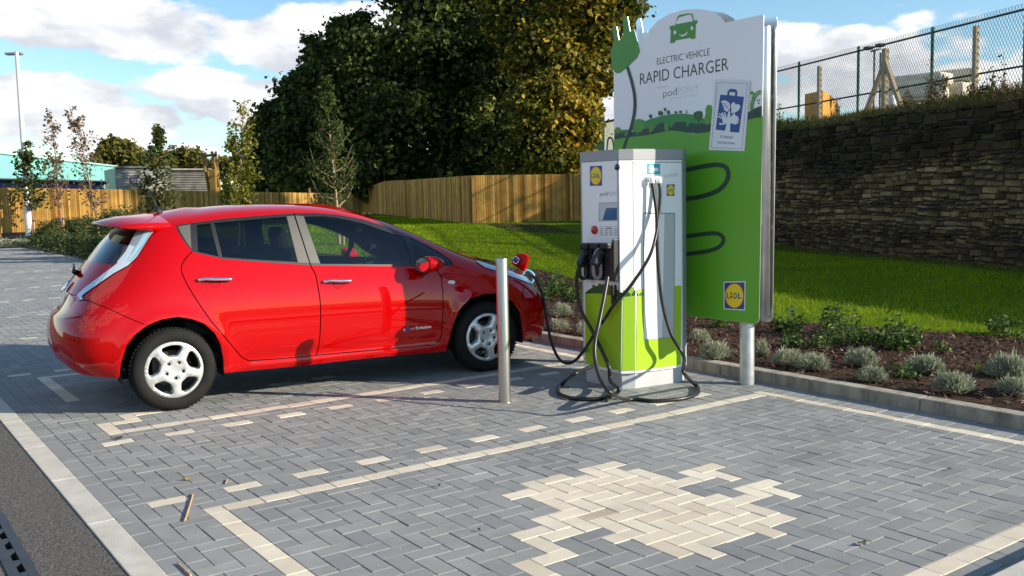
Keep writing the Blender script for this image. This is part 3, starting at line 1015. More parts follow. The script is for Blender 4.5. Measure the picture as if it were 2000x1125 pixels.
# aerial, wiper, rear badge
mb = MB()
a0 = car_w(np.array([.085, 0.0, 1.492])); a1 = at_depth(287, 364, float((a0 - CAM) @ FWD) + .05)
mb.lathe([(.0, .045), (.018, .04), (.034, .02), (.042, 0)], a0 + np.array([0, 0, -.004]), n=16)
mb.build('aerial_base', black_plastic, car)
mb = MB(); mb.tube([a0 + np.array([0, 0, .03]), a1], [.006, .0035], 8); mb.build('aerial', black_plastic, car)
mb = MB()
for o_ in (0,):
    mb.tube([car_w(np.array(p)) for p in ((-.535, .05, 1.02), (-.575, .06, 1.04), (-.58, .1, 1.05))], [.024, .02, .012], 10)
    mb.tube([car_w(np.array(p)) for p in ((-.575, .06, 1.045), (-.545, -.28, 1.08))], [.011, .008], 6)
mb.build('rear_wiper', black_plastic, car)
mb = MB()
mb.lathe([(.0, .012), (.055, .010), (.062, 0)], car_w(np.array([-.640, 0.03, .93])), -CAX * .82 + np.array([0, 0, .57]), 24)
mb.build('rear_badge', [chrome], car)

# door handles
hand_m = chrome
for dpar, pts, sd_ in ((door_rear, [(387, 547.5), (400, 546.3), (420, 547.2), (440, 546.8), (452, 546.6)], 1), (door_front, [(631, 550.5), (644, 549.3), (662, 550), (676, 549.6), (685, 549.4)], 1)):
    ts = [ts_at(*p) for p in pts]
    P = car_pos(np.array(ts)); Nn = car_nrm(np.array(ts))
    offs = [.012, .032, .036, .034, .026]
    pw = car_w(P + Nn * np.array(offs)[:, None])
    mb = MB(); mb.tube(spline(pw, 5), [.013] + [.0125] * 19 + [.009], 10)
    c = car_w(P + Nn * .006)
    mb.build('handle', hand_m, dpar)
    # the finger cup, a shallow dished disc in body colour
    mc = ts_at((pts[1][0] + pts[3][0]) / 2 + 1, pts[2][1] + 1)
    pc_, nc_ = car_pos([mc])[0], car_nrm([mc])[0]
    wn = nc_[0] * CAX - nc_[1] * CIN + nc_[2] * np.array([0, 0, 1.])
    mb = MB(); mb.lathe([(.0, -.003), (.03, -.002), (.044, .0015), (.050, .0025), (.053, .0005)], car_w(pc_), wn, 24)
    mb.build('finger_cup', red, dpar)

# wing mirrors (both doors)
mir_m = mat('mirror_glass', (.8, .8, .82), .02, metal=1)
for sd in (1, -1):
    par = door_front if sd > 0 else [o for o in car.children if o.name.startswith('door')][-1]
    def cw(x, o, z): return car_w(np.array([x, o * sd, z]))
    mb = MB()
    rings = []
    for (x, sc) in ((2.00, .93), (2.02, 1.0), (2.06, 1.0), (2.11, .88), (2.145, .62), (2.16, .25)):
        rings.append([cw(x + .03 * math.cos(a) * sc, .985 + .105 * sc * math.cos(a), 1.00 + .072 * sc * math.sin(a) + (.012 * math.cos(a))) for a in np.linspace(0, 2 * math.pi, 18, endpoint=False)])
    vs = [p for r in rings for p in r]; fs = []
    for i in range(len(rings) - 1):
        for k in range(18): fs.append((i * 18 + k, i * 18 + (k + 1) % 18, (i + 1) * 18 + (k + 1) % 18, (i + 1) * 18 + k))
    fs.append(tuple(range(5 * 18, 6 * 18)))
    mb.add(vs, fs, 0, True)
    mb.tube([cw(2.06, .93, .945), cw(2.07, .86, .925), cw(2.08, .80, .925)], [.028, .026, .03], 8, mi=1)
    wm = mb.build('wing_mirror', [red, black_gloss], par)
    mb = MB()
    mb.add(rings[0], [tuple(range(18))], 0)
    sm_ = [cw(1.997 + .03 * math.cos(a) * .8, .985 + .088 * math.cos(a), 1.00 + .058 * math.sin(a) + .010 * math.cos(a)) for a in np.linspace(0, 2 * math.pi, 18, endpoint=False)]
    mb.add(sm_, [tuple(range(18))], 1)
    mb.build('mirror_glass', [black_plastic, mir_m], wm)

# wheels
WR_ = .316


def wheel(x, sd, phase):
    o0 = .845 * sd
    def cw(px, po, pz): return car_w(np.array([x + px, o0 - po * sd, .312 + pz]))
    AX = -CIN * sd                         # outward
    c = cw(0, 0, 0)
    par = bpy.data.objects.new('wheel', None); COL.objects.link(par); par.empty_display_size = .1
    par.parent = car
    mb = MB()
    mb.lathe([(.212, -.012), (.214, .004), (.222, .012), (.245, .017), (.272, .016), (.292, .006), (.304, -.012), (.3115, -.028), (.316, -.05), (.317, -.10), (.316, -.15), (.3115, -.175), (.30, -.19), (.26, -.205), (.21, -.19)], c, AX, 72)
    # shoulder sipes
    for k in range(64):
        a = 2 * math.pi * k / 64
        u = CAX * math.cos(a) + np.array([0, 0, 1]) * math.sin(a)
        tn = -CAX * math.sin(a) + np.array([0, 0, 1]) * math.cos(a)
        p = c + u * .3145 - AX * .045
        R = np.stack([tn, u, AX], 1)
        mb.box(p, (.0175, .006, .055), R)
    t_ = mb.build('tyre', tyre_m, par, False)
    t_.matrix_parent_inverse = Matrix.Identity(4); t_.matrix_basis = par_inv
    # alloy face: disc with five windows, built by constrained triangulation and extruded
    P2, E2 = [], []
    def loop(pts):
        b = len(P2); P2.extend(Vector(p) for p in pts); E2.extend((b + i, b + (i + 1) % len(pts)) for i in range(len(pts)))
    n = 90
    loop([(.219 * math.cos(2 * math.pi * k / n), .219 * math.sin(2 * math.pi * k / n)) for k in range(n)])
    holes = []
    for h in range(5):
        a = phase + h * 2 * math.pi / 5
        pts = []
        for rr, w_, nn in ((.189, math.radians(36) - math.asin(.031 / .189), 9),):
            pts += [(rr * math.cos(a + q * w_), rr * math.sin(a + q * w_)) for q in np.linspace(-.80, .80, nn)]
            pts += [((rr - .010) * math.cos(a + .95 * w_), (rr - .010) * math.sin(a + .95 * w_)), ((rr - .024) * math.cos(a + 1.0 * w_), (rr - .024) * math.sin(a + 1.0 * w_))]
        wi = math.radians(36) - math.asin(.030 / .118)
        pts += [(.125 * math.cos(a + wi * 1.02), .125 * math.sin(a + wi * 1.02)), (.106 * math.cos(a + wi * .72), .106 * math.sin(a + wi * .72)), (.102 * math.cos(a), .102 * math.sin(a)), (.106 * math.cos(a - wi * .72), .106 * math.sin(a - wi * .72)), (.125 * math.cos(a - wi * 1.02), .125 * math.sin(a - wi * 1.02))]
        w_ = math.radians(36) - math.asin(.031 / .189)
        pts += [((.189 - .024) * math.cos(a - 1.0 * w_), (.189 - .024) * math.sin(a - 1.0 * w_)), ((.189 - .010) * math.cos(a - .95 * w_), (.189 - .010) * math.sin(a - .95 * w_))]
        holes.append(pts); loop(pts)
    for h in range(5):
        a = phase + math.pi / 5 + h * 2 * math.pi / 5 - .0
        pts = [(.062 * math.cos(a) + .0125 * math.cos(q), .062 * math.sin(a) + .0125 * math.sin(q)) for q in np.linspace(0, 2 * math.pi, 12, endpoint=False)]
        holes.append(pts); loop(pts)
    for rr in (.04, .085, .15, .2):
        for k in range(40): P2.append(Vector((rr * math.cos(k * math.pi / 20 + .01), rr * math.sin(k * math.pi / 20 + .01))))
    v2, e2, f2_, *_r = delaunay_2d_cdt(P2, E2, [], 0, 1e-6)
    def hgt(r): return .006 + .012 * max(0, 1 - ((r - .12) / .10) ** 2) - (.010 if r > .212 else 0) - .012 * max(0, 1 - r / .05)
    mb = MB()
    keep = []
    for f in f2_:
        cx = sum(v2[i].x for i in f) / len(f); cy = sum(v2[i].y for i in f) / len(f)
        if math.hypot(cx, cy) > .2189: continue
        if any(inpoly(cx, cy, h) for h in holes): continue
        keep.append(tuple(f))
    UPZ = np.array([0, 0, 1.])
    mb.add([c + CAX * v.x + UPZ * v.y + AX * hgt(math.hypot(v.x, v.y)) for v in v2], keep, 0, True)
    for h in holes[:5]:
        m_ = len(h)
        ins = [(p[0] + (sum(q[0] for q in h) / m_ - p[0]) * .10, p[1] + (sum(q[1] for q in h) / m_ - p[1]) * .10) for p in h]
        vs = [c + CAX * p[0] + UPZ * p[1] + AX * hgt(math.hypot(*p)) for p in h] + [c + CAX * p[0] + UPZ * p[1] - AX * .022 for p in ins] + [c + CAX * p[0] + UPZ * p[1] - AX * .055 for p in ins]
        mb.add(vs, [(i, (i + 1) % m_, m_ + (i + 1) % m_, m_ + i) for i in range(m_)], 0, False)
        mb.add(vs, [(m_ + i, m_ + (i + 1) % m_, 2 * m_ + (i + 1) % m_, 2 * m_ + i) for i in range(m_)], 1, False)
    for h in holes[5:]:
        m_ = len(h)
        vs = [c + CAX * p[0] + UPZ * p[1] + AX * hgt(math.hypot(*p)) for p in h] + [c + CAX * p[0] + UPZ * p[1] - AX * .012 for p in h]
        mb.add(vs, [(i, (i + 1) % m_, m_ + (i + 1) % m_, m_ + i) for i in range(m_)] + [tuple(range(m_, 2 * m_))], 2, True)
        cxn = sum(p[0] for p in h) / m_; cyn = sum(p[1] for p in h) / m_
        mb.lathe([(0, .002), (.006, .001), (.008, -.006), (.008, -.012)], c + CAX * cxn + UPZ * cyn, AX, 10, 3)
    mb.lathe([(.217, -.02), (.200, -.06), (.195, -.19)], c, AX, 48, 1)
    mb.lathe([(.219, -.006), (.221, -.02)], c, AX, 72, 0)
    r_ = mb.build('rim', [rim_m, rim_in, dark_cavity, chrome], par, False)
    r_.matrix_parent_inverse = Matrix.Identity(4); r_.matrix_basis = par_inv
    mb = MB()
    mb.lathe([(0, -.075), (.14, -.075), (.142, -.085), (.142, -.1), (0, -.1)], c, AX, 40, 0)
    mb.box(c + CAX * -.11 + UPZ * .02 - AX * .075, (.07, .03, .15), np.stack([CAX, AX, UPZ], 1), 1)
    b_ = mb.build('brake_disc', [disc_m, black_plastic], par, False)
    b_.matrix_parent_inverse = Matrix.Identity(4); b_.matrix_basis = par_inv
    mb = MB()
    mb.lathe([(0, .004), (.022, .0035), (.0265, .001), (.027, -.006)], c, AX, 28, 0)
    mb.lathe([(.0145, .0042), (.0165, .0062), (.0205, .0062), (.0225, .0042)], c, AX, 28, 1)
    mb.box(c + AX * .0055, (.046, .003, .008), np.stack([CAX, AX, UPZ], 1), 1)
    h_ = mb.build('hub_cap', [rim_m, chrome], par, False)
    h_.matrix_parent_inverse = Matrix.Identity(4); h_.matrix_basis = par_inv
    return par


par_inv = Matrix.LocRotScale(car.location, car.rotation_euler, None).inverted()
for x, ph in ((0.0, rad(94)), (2.673, rad(100))):
    for sd in (1, -1): wheel(x, sd, ph)

# wheel-arch liners and floor pan
mb = MB()
for wx in (0.0, 2.673):
    for sd in (1, -1):
        n = 20
        rr = .372
        vs, fs = [], []
        for k in range(n + 1):
            a = math.pi * (-.08 + 1.16 * k / n)
            for o_ in (.845, .52): vs.append(tuple(car_w(np.array([wx + rr * math.cos(a), o_ * sd, .315 + rr * math.sin(a)]))))
        for k in range(n): fs.append((2 * k, 2 * k + 1, 2 * k + 3, 2 * k + 2))
        mb.add(vs, fs, 0, True)
        mb.add([tuple(car_w(np.array([wx + rr * math.cos(a), .52 * sd, .315 + rr * math.sin(a)]))) for a in np.linspace(-.25, math.pi + .25, 24)], [tuple(range(24))], 0)
mb.build('wheel_arch_liner', dark_cavity, car)
mb = MB()
edge = car_pos(np.c_[np.linspace(0, NT - 1, 60), np.zeros(60)])
ring = [(x, max(o - .02, 0), .215) for x, o, z in edge]
ring = [p for p in ring if abs(p[0]) > .40 and abs(p[0] - 2.673) > .40 or False]
full = [(p[0], p[1]) for p in ring]
cut = []
for p in [(x, max(o - .02, 0)) for x, o, z in edge]:
    if abs(p[0]) < .40 or abs(p[0] - 2.673) < .40: cut.append((p[0], .52))
    else: cut.append(p)
poly = cut + [(x, -o) for x, o in cut[::-1]]
zz_ = [z + .012 for x, o, z in edge]; zz_ = zz_ + zz_[::-1]
mb.add([tuple(car_w(np.array([x, o, z]))) for (x, o), z in zip(poly, zz_)], [tuple(range(len(poly)))], 0)
mb.box(car_w(np.array([3.42, .35, .19])), (.05, .10, .10), rotz(CAR_H))
mb.build('floor_pan', dark_cavity, car)

# cabin
def cbox(mb, x, o, z, sx, so_, sz, tilt=0, mi=0, bev=.04):
    R = rotz(CAR_H) @ np.array([[math.cos(tilt), 0, math.sin(tilt)], [0, 1, 0], [-math.sin(tilt), 0, math.cos(tilt)]])
    mb.box(car_w(np.array([x, o, z])), (sx, so_, sz), R, mi, bev)


for o_ in (.36, -.36):
    mb = MB()
    cbox(mb, 1.35, o_, .56, .50, .50, .20)
    cbox(mb, 1.07, o_, .87, .14, .48, .62, -.24)
    st = mb.build('seat', cloth, car)
    mb = MB(); cbox(mb, .965, o_, 1.25, .10, .25, .19, -.2, 0, .045)
    mb.tube([car_w(np.array([.985, o_ + .06, 1.13])), car_w(np.array([.97, o_ + .06, 1.22]))], .007, 6); mb.build('headrest', cloth, st)
mb = MB()
cbox(mb, .38, 0, .60, .50, 1.25, .16); cbox(mb, .16, 0, .84, .14, 1.2, .50, -.4)
rs_ = mb.build('rear_seat', cloth, car)
mb = MB(); cbox(mb, 2.05, 0, .80, .40, 1.36, .26, -.1, 0, .06); cbox(mb, 1.93, .36, .945, .20, .40, .10, -.15, 0, .04); cbox(mb, 2.42, 0, .86, .5, 1.3, .12, .06, 0, .04)
mb.build('dashboard', black_plastic, car)
mb = MB()
sc0 = car_w(np.array([1.72, .36, .90])); axs = -CAX * .88 + np.array([0, 0, .47])
mb.lathe([(.17 + .014 * math.cos(a), .014 * math.sin(a)) for a in np.linspace(0, 2 * math.pi, 9)], sc0, axs, 32)
mb.lathe([(0, .0), (.06, -.01), (.065, -.04)], sc0, axs, 16)
cbox(mb, 1.73, .36, .89, .03, .30, .035, .4, 0, .01)
mb.tube([sc0, car_w(np.array([1.95, .36, .80]))], .03, 8)
mb.build('steering_wheel', black_plastic, car)
mb = MB(); cbox(mb, 1.83, 0.0, 1.29, .03, .23, .065, 0, 0, .012); mb.build('rear_view_mirror', black_plastic, car)
mb = MB(); cbox(mb, 1.2, 0, .36, 2.6, 1.3, .04, 0, 0, 0); cbox(mb, -.3, 0, .70, .5, 1.1, .03, 0, 0, 0); mb.build('cabin_floor', cloth, car)

# charge flap standing open on the nose
n_ = car_pos([(16, 3.9), (15.3, 3.9)])
mb = MB()
fl_ = z4((1450, 560), (1460, 500), (1500, 455), (1560, 432), (1620, 445), (1650, 470), (1648, 520), (1625, 610), (1600, 668), (1520, 610))
dpt = float((car_w(np.array([3.33, 0.05, .95])) - CAM) @ FWD)
fp = [at_depth(x, y, dpt - .65 * (x - 1012) / F_PX * dpt) for x, y in fl_]
fp2 = [p + CAX * .022 + np.array([0, 0, .004]) for p in fp]
m_ = len(fp)
mb.add(fp + fp2, [tuple(range(m_)), tuple(range(2 * m_ - 1, m_ - 1, -1))] + [(i, (i + 1) % m_, m_ + (i + 1) % m_, m_ + i) for i in range(m_)])
flap = mb.build('charge_flap', red, car)
bc = at_depth(1009, 508, dpt + .0)
mb = MB()
R_ = np.stack([CIN, np.array([0, 0, 1.]), CAX], 1)
fd_ = -FWD * .84 - RGT * .54; fd_ /= np.linalg.norm(fd_)
bc = bc + fd_ * .012
mb.lathe([(0, .004), (.030, .004), (.031, 0)], bc, fd_, 24, 0)
mb.lathe([(.029, .003), (.031, .007), (.037, .007), (.039, .002)], bc, fd_, 24, 1)
mb.box(bc + fd_ * .006, (.10, .004, .018), np.stack([np.cross(fd_, UPV), fd_, UPV], 1), 0)
mb.build('badge', [blue_badge, chrome], flap)
# ------------------------------------------------------------------ flat graphics on planes
def plane_fn(p0, n):
    p0 = np.array(p0, float); n = np.array(n, float); n /= np.linalg.norm(n)
    def f(x, y, off=0.0):
        q = on_plane(x, y, p0, n)
        return q + n * off
    f.n = n; f.p0 = p0
    return f


def graphic(name, loops, f, off, m, parent, th=.0012):
    """flat inlay traced on a plane; loops: list of pixel loops, the first is the outline, the others holes"""
    P2, E2 = [], []
    for lp in loops:
        b = len(P2); P2 += [Vector(p) for p in lp]; E2 += [(b + i, b + (i + 1) % len(lp)) for i in range(len(lp))]
    v2, e2, f2, *_ = delaunay_2d_cdt(P2, E2, [], 0, 1e-4)
    mb = MB()
    keep = []
    for q in f2:
        cx = sum(v2[i].x for i in q) / len(q); cy = sum(v2[i].y for i in q) / len(q)
        if not inpoly(cx, cy, loops[0]): continue
        if any(inpoly(cx, cy, h) for h in loops[1:]): continue
        keep.append(tuple(q))
    mb.add([f(v.x, v.y, off) for v in v2], keep)
    for lp in loops:
        n = len(lp)
        vs = [f(*p, off) for p in lp] + [f(*p, off - th) for p in lp]
        mb.add(vs, [(i, (i + 1) % n, n + (i + 1) % n, n + i) for i in range(n)])
    return mb.build(name, m, parent)


def multi(name, list_of_loops, f, off, m, parent):
    """several inlays of one colour printed as one layer"""
    mb = MB()
    for k, lp in enumerate(list_of_loops):
        P2 = [Vector(p) for p in lp]; n = len(lp)
        v2, e2, f2, *_ = delaunay_2d_cdt(P2, [(i, (i + 1) % n) for i in range(n)], [], 0, 1e-4)
        keep = [tuple(q) for q in f2 if inpoly(sum(v2[i].x for i in q) / len(q), sum(v2[i].y for i in q) / len(q), lp)]
        mb.add([f(v.x, v.y, off + k * 2e-5) for v in v2], keep)
    return mb.build(name, m, parent)


def ell(cx, cy, rx, ry, n=20, j=0.0, rot=0.0):
    out = []
    for k in range(n):
        a = 2 * math.pi * k / n
        q = 1 + random.uniform(-j, j)
        x, y = rx * math.cos(a) * q, ry * math.sin(a) * q
        out.append((cx + x * math.cos(rot) - y * math.sin(rot), cy + x * math.sin(rot) + y * math.cos(rot)))
    return out


def stroke(pts, w, smooth=True, n=6):
    return ribbon(pts, w, False) if not smooth else ribbon2(pts, w, n)


def ribbon2(pts, w, n):
    P = [np.array(p, float) for p in spline(pts, n)]
    A, B = [], []
    for i in range(len(P)):
        a, b = P[max(i - 1, 0)], P[min(i + 1, len(P) - 1)]
        t = (b - a) / (np.linalg.norm(b - a) + 1e-9); nn = np.array([-t[1], t[0]]) * w / 2
        A.append(tuple(P[i] + nn)); B.append(tuple(P[i] - nn))
    return A + B[::-1]


def text(name, s, w0, w1, cap, up, n, m, parent, off=.002, bold=0.0, shear=0.0):
    """lettering from w0 to w1 along the baseline (world points), cap = capital height in metres"""
    cu = bpy.data.curves.new('t', 'FONT'); cu.body = s; cu.size = 1; cu.offset = bold; cu.shear = shear; cu.resolution_u = 3
    ob = bpy.data.objects.new('t', cu)
    COL.objects.link(ob)
    dg = bpy.context.evaluated_depsgraph_get()
    me = bpy.data.meshes.new_from_object(ob.evaluated_get(dg))
    bpy.data.objects.remove(ob); bpy.data.curves.remove(cu)
    V = np.array([v.co for v in me.vertices])
    w0, w1 = np.array(w0, float), np.array(w1, float)
    d = w1 - w0
    x0, x1 = V[:, 0].min(), V[:, 0].max()
    P = w0 + ((V[:, 0:1] - x0) / (x1 - x0)) * d + (V[:, 1:2] / .70) * cap * np.array(up, float) + np.array(n, float) * off
    for v, p in zip(me.vertices, P): v.co = p
    me.name = name
    me.materials.clear(); me.materials.append(m)
    bm = bmesh.new(); bm.from_mesh(me)
    bmesh.ops.recalc_face_normals(bm, faces=bm.faces)
    bm.to_mesh(me); bm.free()
    return link(name, me, parent)


UPZ3 = np.array([0, 0, 1.])
lime = mat('lime_green_vinyl', (.34, .56, .018), .35, coat=.2)
panel_white = mat('cabinet_white', (.88, .885, .89), .38, spec=.45)
cab_grey = mat('cabinet_grey', (.30, .31, .33), .42)
plinth_m = mat('plinth_grey', (.46, .48, .50), .5, var=.05)
dk_green = mat('dark_green_vinyl', (.016, .105, .030), .4)
mid_green = mat('mid_green_vinyl', (.040, .25, .052), .4)
grass_green = mat('grass_green_vinyl', (.115, .37, .018), .40)
pale_green = mat('leaf_green_vinyl', (.085, .30, .030), .4)
ink_green = mat('ink_green', (.020, .052, .034), .45)
ink = mat('ink_dark', (.022, .045, .042), .45)
ink_grey = mat('ink_grey', (.28, .29, .31), .5)
logo_blue = mat('logo_blue', (.012, .055, .25), .35)
logo_yellow = mat('logo_yellow', (.80, .62, .01), .35)
logo_red = mat('logo_red', (.60, .02, .015), .35)
sign_white = mat('sign_white', (.88, .88, .91), .42, spec=.4)
cyan_m = mat('cyan_vinyl', (.008, .33, .45), .35)
screen_m = mat('screen_blue', (.06, .17, .32), .12, coat=.6, var=.1, vscale=4)


def shop_sticker(parent, f, q, white_border=False):
    """square blue sticker with a red-ringed yellow disc and lettering; q = four photo corners tl,tr,br,bl"""
    tl, tr, br, bl = [f(*p) for p in q]
    n = f.n
    mb = MB()
    def P(u, v, o): return (tl * (1 - u) + tr * u) * (1 - v) + (bl * (1 - u) + br * u) * v + n * o
    m_ = []
    if white_border: mb.add([P(-.045, -.035, .0012), P(1.045, -.035, .0012), P(1.045, 1.035, .0012), P(-.045, 1.035, .0012)], [(0, 1, 2, 3)], 2)
    mb.add([P(0, 0, .0018), P(1, 0, .0018), P(1, 1, .0018), P(0, 1, .0018)], [(0, 1, 2, 3)], 0)
    for r, o, mi in ((.475, .0024, 1), (.445, .003, 3)):
        mb.add([P(.5 + r * math.cos(a), .5 + r * math.sin(a), o) for a in np.linspace(0, 2 * math.pi, 40, endpoint=False)], [tuple(range(40))], mi)
    # the red i: dot and tilted diamond
    mb.add([P(.345 + .045 * math.cos(a), .40 + .045 * math.sin(a), .0036) for a in np.linspace(0, 2 * math.pi, 16, endpoint=False)], [tuple(range(16))], 1)
    mb.add([P(.285, .535, .0036), P(.35, .455, .0036), P(.415, .535, .0036), P(.35, .635, .0036)], [(0, 1, 2, 3)], 1)
    st = mb.build('sticker', [logo_blue, logo_red, white_paint, logo_yellow], parent)
    up = (P(.5, 0, 0) - P(.5, 1, 0)); hgt = np.linalg.norm(up); up = up / hgt
    for ch, u0, u1 in (('L', .12, .27), ('D', .46, .64), ('L', .68, .86)):
        text('lettering', ch, P(u0, .60, 0), P(u1, .60, 0), hgt * .20, up, n, logo_blue, st, .0037, .035)
        # slab feet
    return st


# ------------------------------------------------------------------ rapid charger cabinet
PL = [(3.497, .893), (3.595, .834), (4.075, .778), (4.170, .830), (4.170, 1.420), (4.075, 1.472), (3.595, 1.416), (3.497, 1.357)]
cab = thing('charging_station', 'white and lime green rapid charger cabinet with hanging black cables', 'charger', (3.83, 1.125, 0))


def inset(P, d):
    c = np.mean(P, 0)
    return [tuple(np.array(p) + (c - np.array(p)) / np.linalg.norm(c - np.array(p)) * d) for p in P]


ZB, ZH, ZT = .128, 1.815, 1.893
mb = MB(); mb.prism(inset(PL, .022), lambda a, b, h: (a, b, h), 0, ZB + .01); mb.build('plinth', plinth_m, cab)
mb = MB(); mb.prism(PL, lambda a, b, h: (a, b, h), ZB, ZH); bodyc = mb.build('cabinet', panel_white, cab)
mb = MB(); mb.prism(inset(PL, -.004), lambda a, b, h: (a, b, h), ZH + .003, ZT); mb.build('top_band', cab_grey, cab)
mb = MB(); mb.prism(inset(PL, -.002), lambda a, b, h: (a, b, h), ZT, ZT + .008); mb.build('roof', cab_grey, cab)
nF = np.array([-1., 0, 0]); fF = plane_fn((3.497, 1.1, 1), nF)


def side_plane(a, b):
    d = np.array([b[0] - a[0], b[1] - a[1], 0]); n = np.array([d[1], -d[0], 0]); n /= np.linalg.norm(n)
    return plane_fn((a[0], a[1], 1), n)


fC = side_plane(PL[0], PL[1]); fS = side_plane(PL[1], PL[2]); fG = side_plane(PL[2], PL[3])


def facet(name, a, b, z0, z1, m, off=.0015, parent=None, u0=0, u1=1):
    """rectangular skin on a facet between plan points a,b"""
    a, b = np.array(a), np.array(b)
    d = (b - a); n = np.array([d[1], -d[0]]) / np.linalg.norm(d)
    p, q = a + d * u0 + n * off, a + d * u1 + n * off
    mb = MB(); mb.add([(p[0], p[1], z0), (q[0], q[1], z0), (q[0], q[1], z1), (p[0], p[1], z1)], [(0, 1, 2, 3)])
    mb.add([(p[0], p[1], z0), (q[0], q[1], z0), (q[0], q[1], z1), (p[0], p[1], z1)] + [(x - n[0] * off, y - n[1] * off, z) for x, y, z in ((p[0], p[1], z0), (q[0], q[1], z0), (q[0], q[1], z1), (p[0], p[1], z1))], [(0, 1, 5, 4), (1, 2, 6, 5), (2, 3, 7, 6), (3, 0, 4, 7)])
    return mb.build(name, m, parent or cab)


facet('corner_panel', PL[2], PL[3], ZB, ZH, cab_grey)
facet('corner_panel', PL[5], PL[4], ZB, ZH, cab_grey, -.0015)
# panel seams
for a, b, u in ((PL[0], PL[1], .96), (PL[1], PL[2], .012), (PL[1], PL[2], .985)):
    facet('seam', a, b, ZB + .002, ZH - .01, cab_grey, .0008, None, u, u + (.03 if u > .9 and a is PL[0] else .008))
facet('seam', PL[1], PL[2], ZH - .022, ZH - .014, cab_grey, .0008)
facet('edge_trim', (PL[0][0], PL[7][1]), PL[0], ZB, ZH, plinth_m, .0012, None, .945, .999)
facet('edge_trim', (PL[0][0], PL[7][1]), PL[0], ZB, ZH, plinth_m, .0012, None, .001, .03)
# green lower part
front_top = [(1143, 572), (1150, 566), (1160, 560), (1172, 557), (1182, 554), (1192, 557), (1202, 566), (1210, 570), (1216, 572)]
graphic('green_base', [[(1143.2, 573)] + [(1150, 573.5), (1165, 573), (1180, 574.5), (1200, 578), (1215.5, 583), (1213, 724), (1143.5, 710)]], fF, .003, lime, cab)
graphic('hill_band', [front_top + [(1216, 586), (1200, 580), (1180, 576), (1165, 574), (1150, 575), (1143.2, 576)]], fF, .002, dk_green, cab)
multi('printed_trees', [ell(1188, 566, 7, 9, 14, .2), ell(1206, 573, 5, 7, 14, .2), ell(1172, 557, 3, 4, 10, .2), ell(1160, 560, 3, 4, 10, .2)], fF, .0036, mat('olive_vinyl', (.09, .13, .015), .4), cab)
graphic('green_base', [[(1218, 580), (1240.5, 577.5), (1240.5, 723), (1215, 724.5)]], fC, .003, lime, cab)
graphic('hill_band', [[(1218, 567), (1240.5, 567), (1240.5, 579), (1218, 581.5)]], fC, .002, dk_green, cab)
graphic('green_base', [[(1244, 578), (1257, 577.5), (1256, 664), (1316, 658.5), (1317, 560), (1322, 557.5), (1330.5, 558.5), (1329, 711.5), (1315, 714.5), (1242, 724)]], fS, .003, lime, cab)
graphic('hill_band', [[(1243.5, 566.5), (1257.5, 565.5), (1257.5, 578.5), (1243.5, 580)]], fS, .002, dk_green, cab)
multi('printed_tree', [ell(1232, 566, 6.5, 7, 14, .15), [(1231, 568), (1233, 568), (1233, 579), (1231, 579)]], fC, .0045, mat('spring_green_vinyl', (.33, .52, .06), .4), cab)
multi('printed_tree', [ell(1247, 570, 3.5, 4, 12, .15), [(1246.4, 571), (1247.6, 571), (1247.6, 578), (1246.4, 578)], ell(1252.5, 567, 3, 4, 12, .15), [(1252, 569), (1253, 569), (1253, 577.5), (1252, 577.5)]], fS, .0045, MATS['spring_green_vinyl'], cab)
graphic('vent_frame', [[(1256.5, 415), (1318, 416), (1316.5, 659), (1255.5, 665)], [(1257.5, 417), (1317, 418), (1315.5, 657.5), (1256.5, 663.5)]], fS, .0038, ink_grey, cab)
graphic('door_panel', [[(1298, 417), (1317, 417.5), (1315.5, 657), (1293, 661)]], fS, .0012, mat('side_shade_grey', (.50, .51, .54), .4), cab)  # grey patch painting the sign board's shadow onto the white side
shop_sticker(cab, fF, [(1152.5, 324.5), (1176, 323.5), (1176, 362.5), (1152.5, 363)])
shop_sticker(cab, fS, [(1302, 360.5), (1317.5, 360), (1317, 382.5), (1302, 382.5)])
text('lettering', 'pod', fF(1172, 382.5), fF(1185.5, 382), .032, UPZ3, nF, ink_grey, cab, .0015)
text('lettering', 'POINT', fF(1186.5, 382.3), fF(1208, 381.5), .032, UPZ3, nF, mat('ink_pale', (.47, .48, .50), .5), cab, .0015, -.012)
text('lettering', 'pod POINT', fS(1298, 346.5), fS(1325, 345.5), .030, UPZ3, fS.n, MATS['ink_pale'], cab, .0016, -.01)
# cyan network sticker: lower-case e running into a plug
cyn = graphic('network_sticker', [[(1263.5, 320), (1289, 320), (1289, 340.5), (1263.5, 340.5)]], fS, .002, cyan_m, cab)
text('lettering', 'e', fS(1266.5, 336.5), fS(1277, 336), .078, UPZ3, fS.n, white_paint, cyn, .003, .05)
multi('plug_mark', [ell(1280.5, 331, 4, 3.4, 14), [(1276, 329.5), (1280, 329.5), (1280, 332.5), (1276, 332.5)], [(1283.5, 328), (1286, 328), (1286, 329.5), (1283.5, 329.5)], [(1283.5, 332), (1286, 332), (1286, 333.5), (1283.5, 333.5)]], fS, .003, white_paint, cyn)
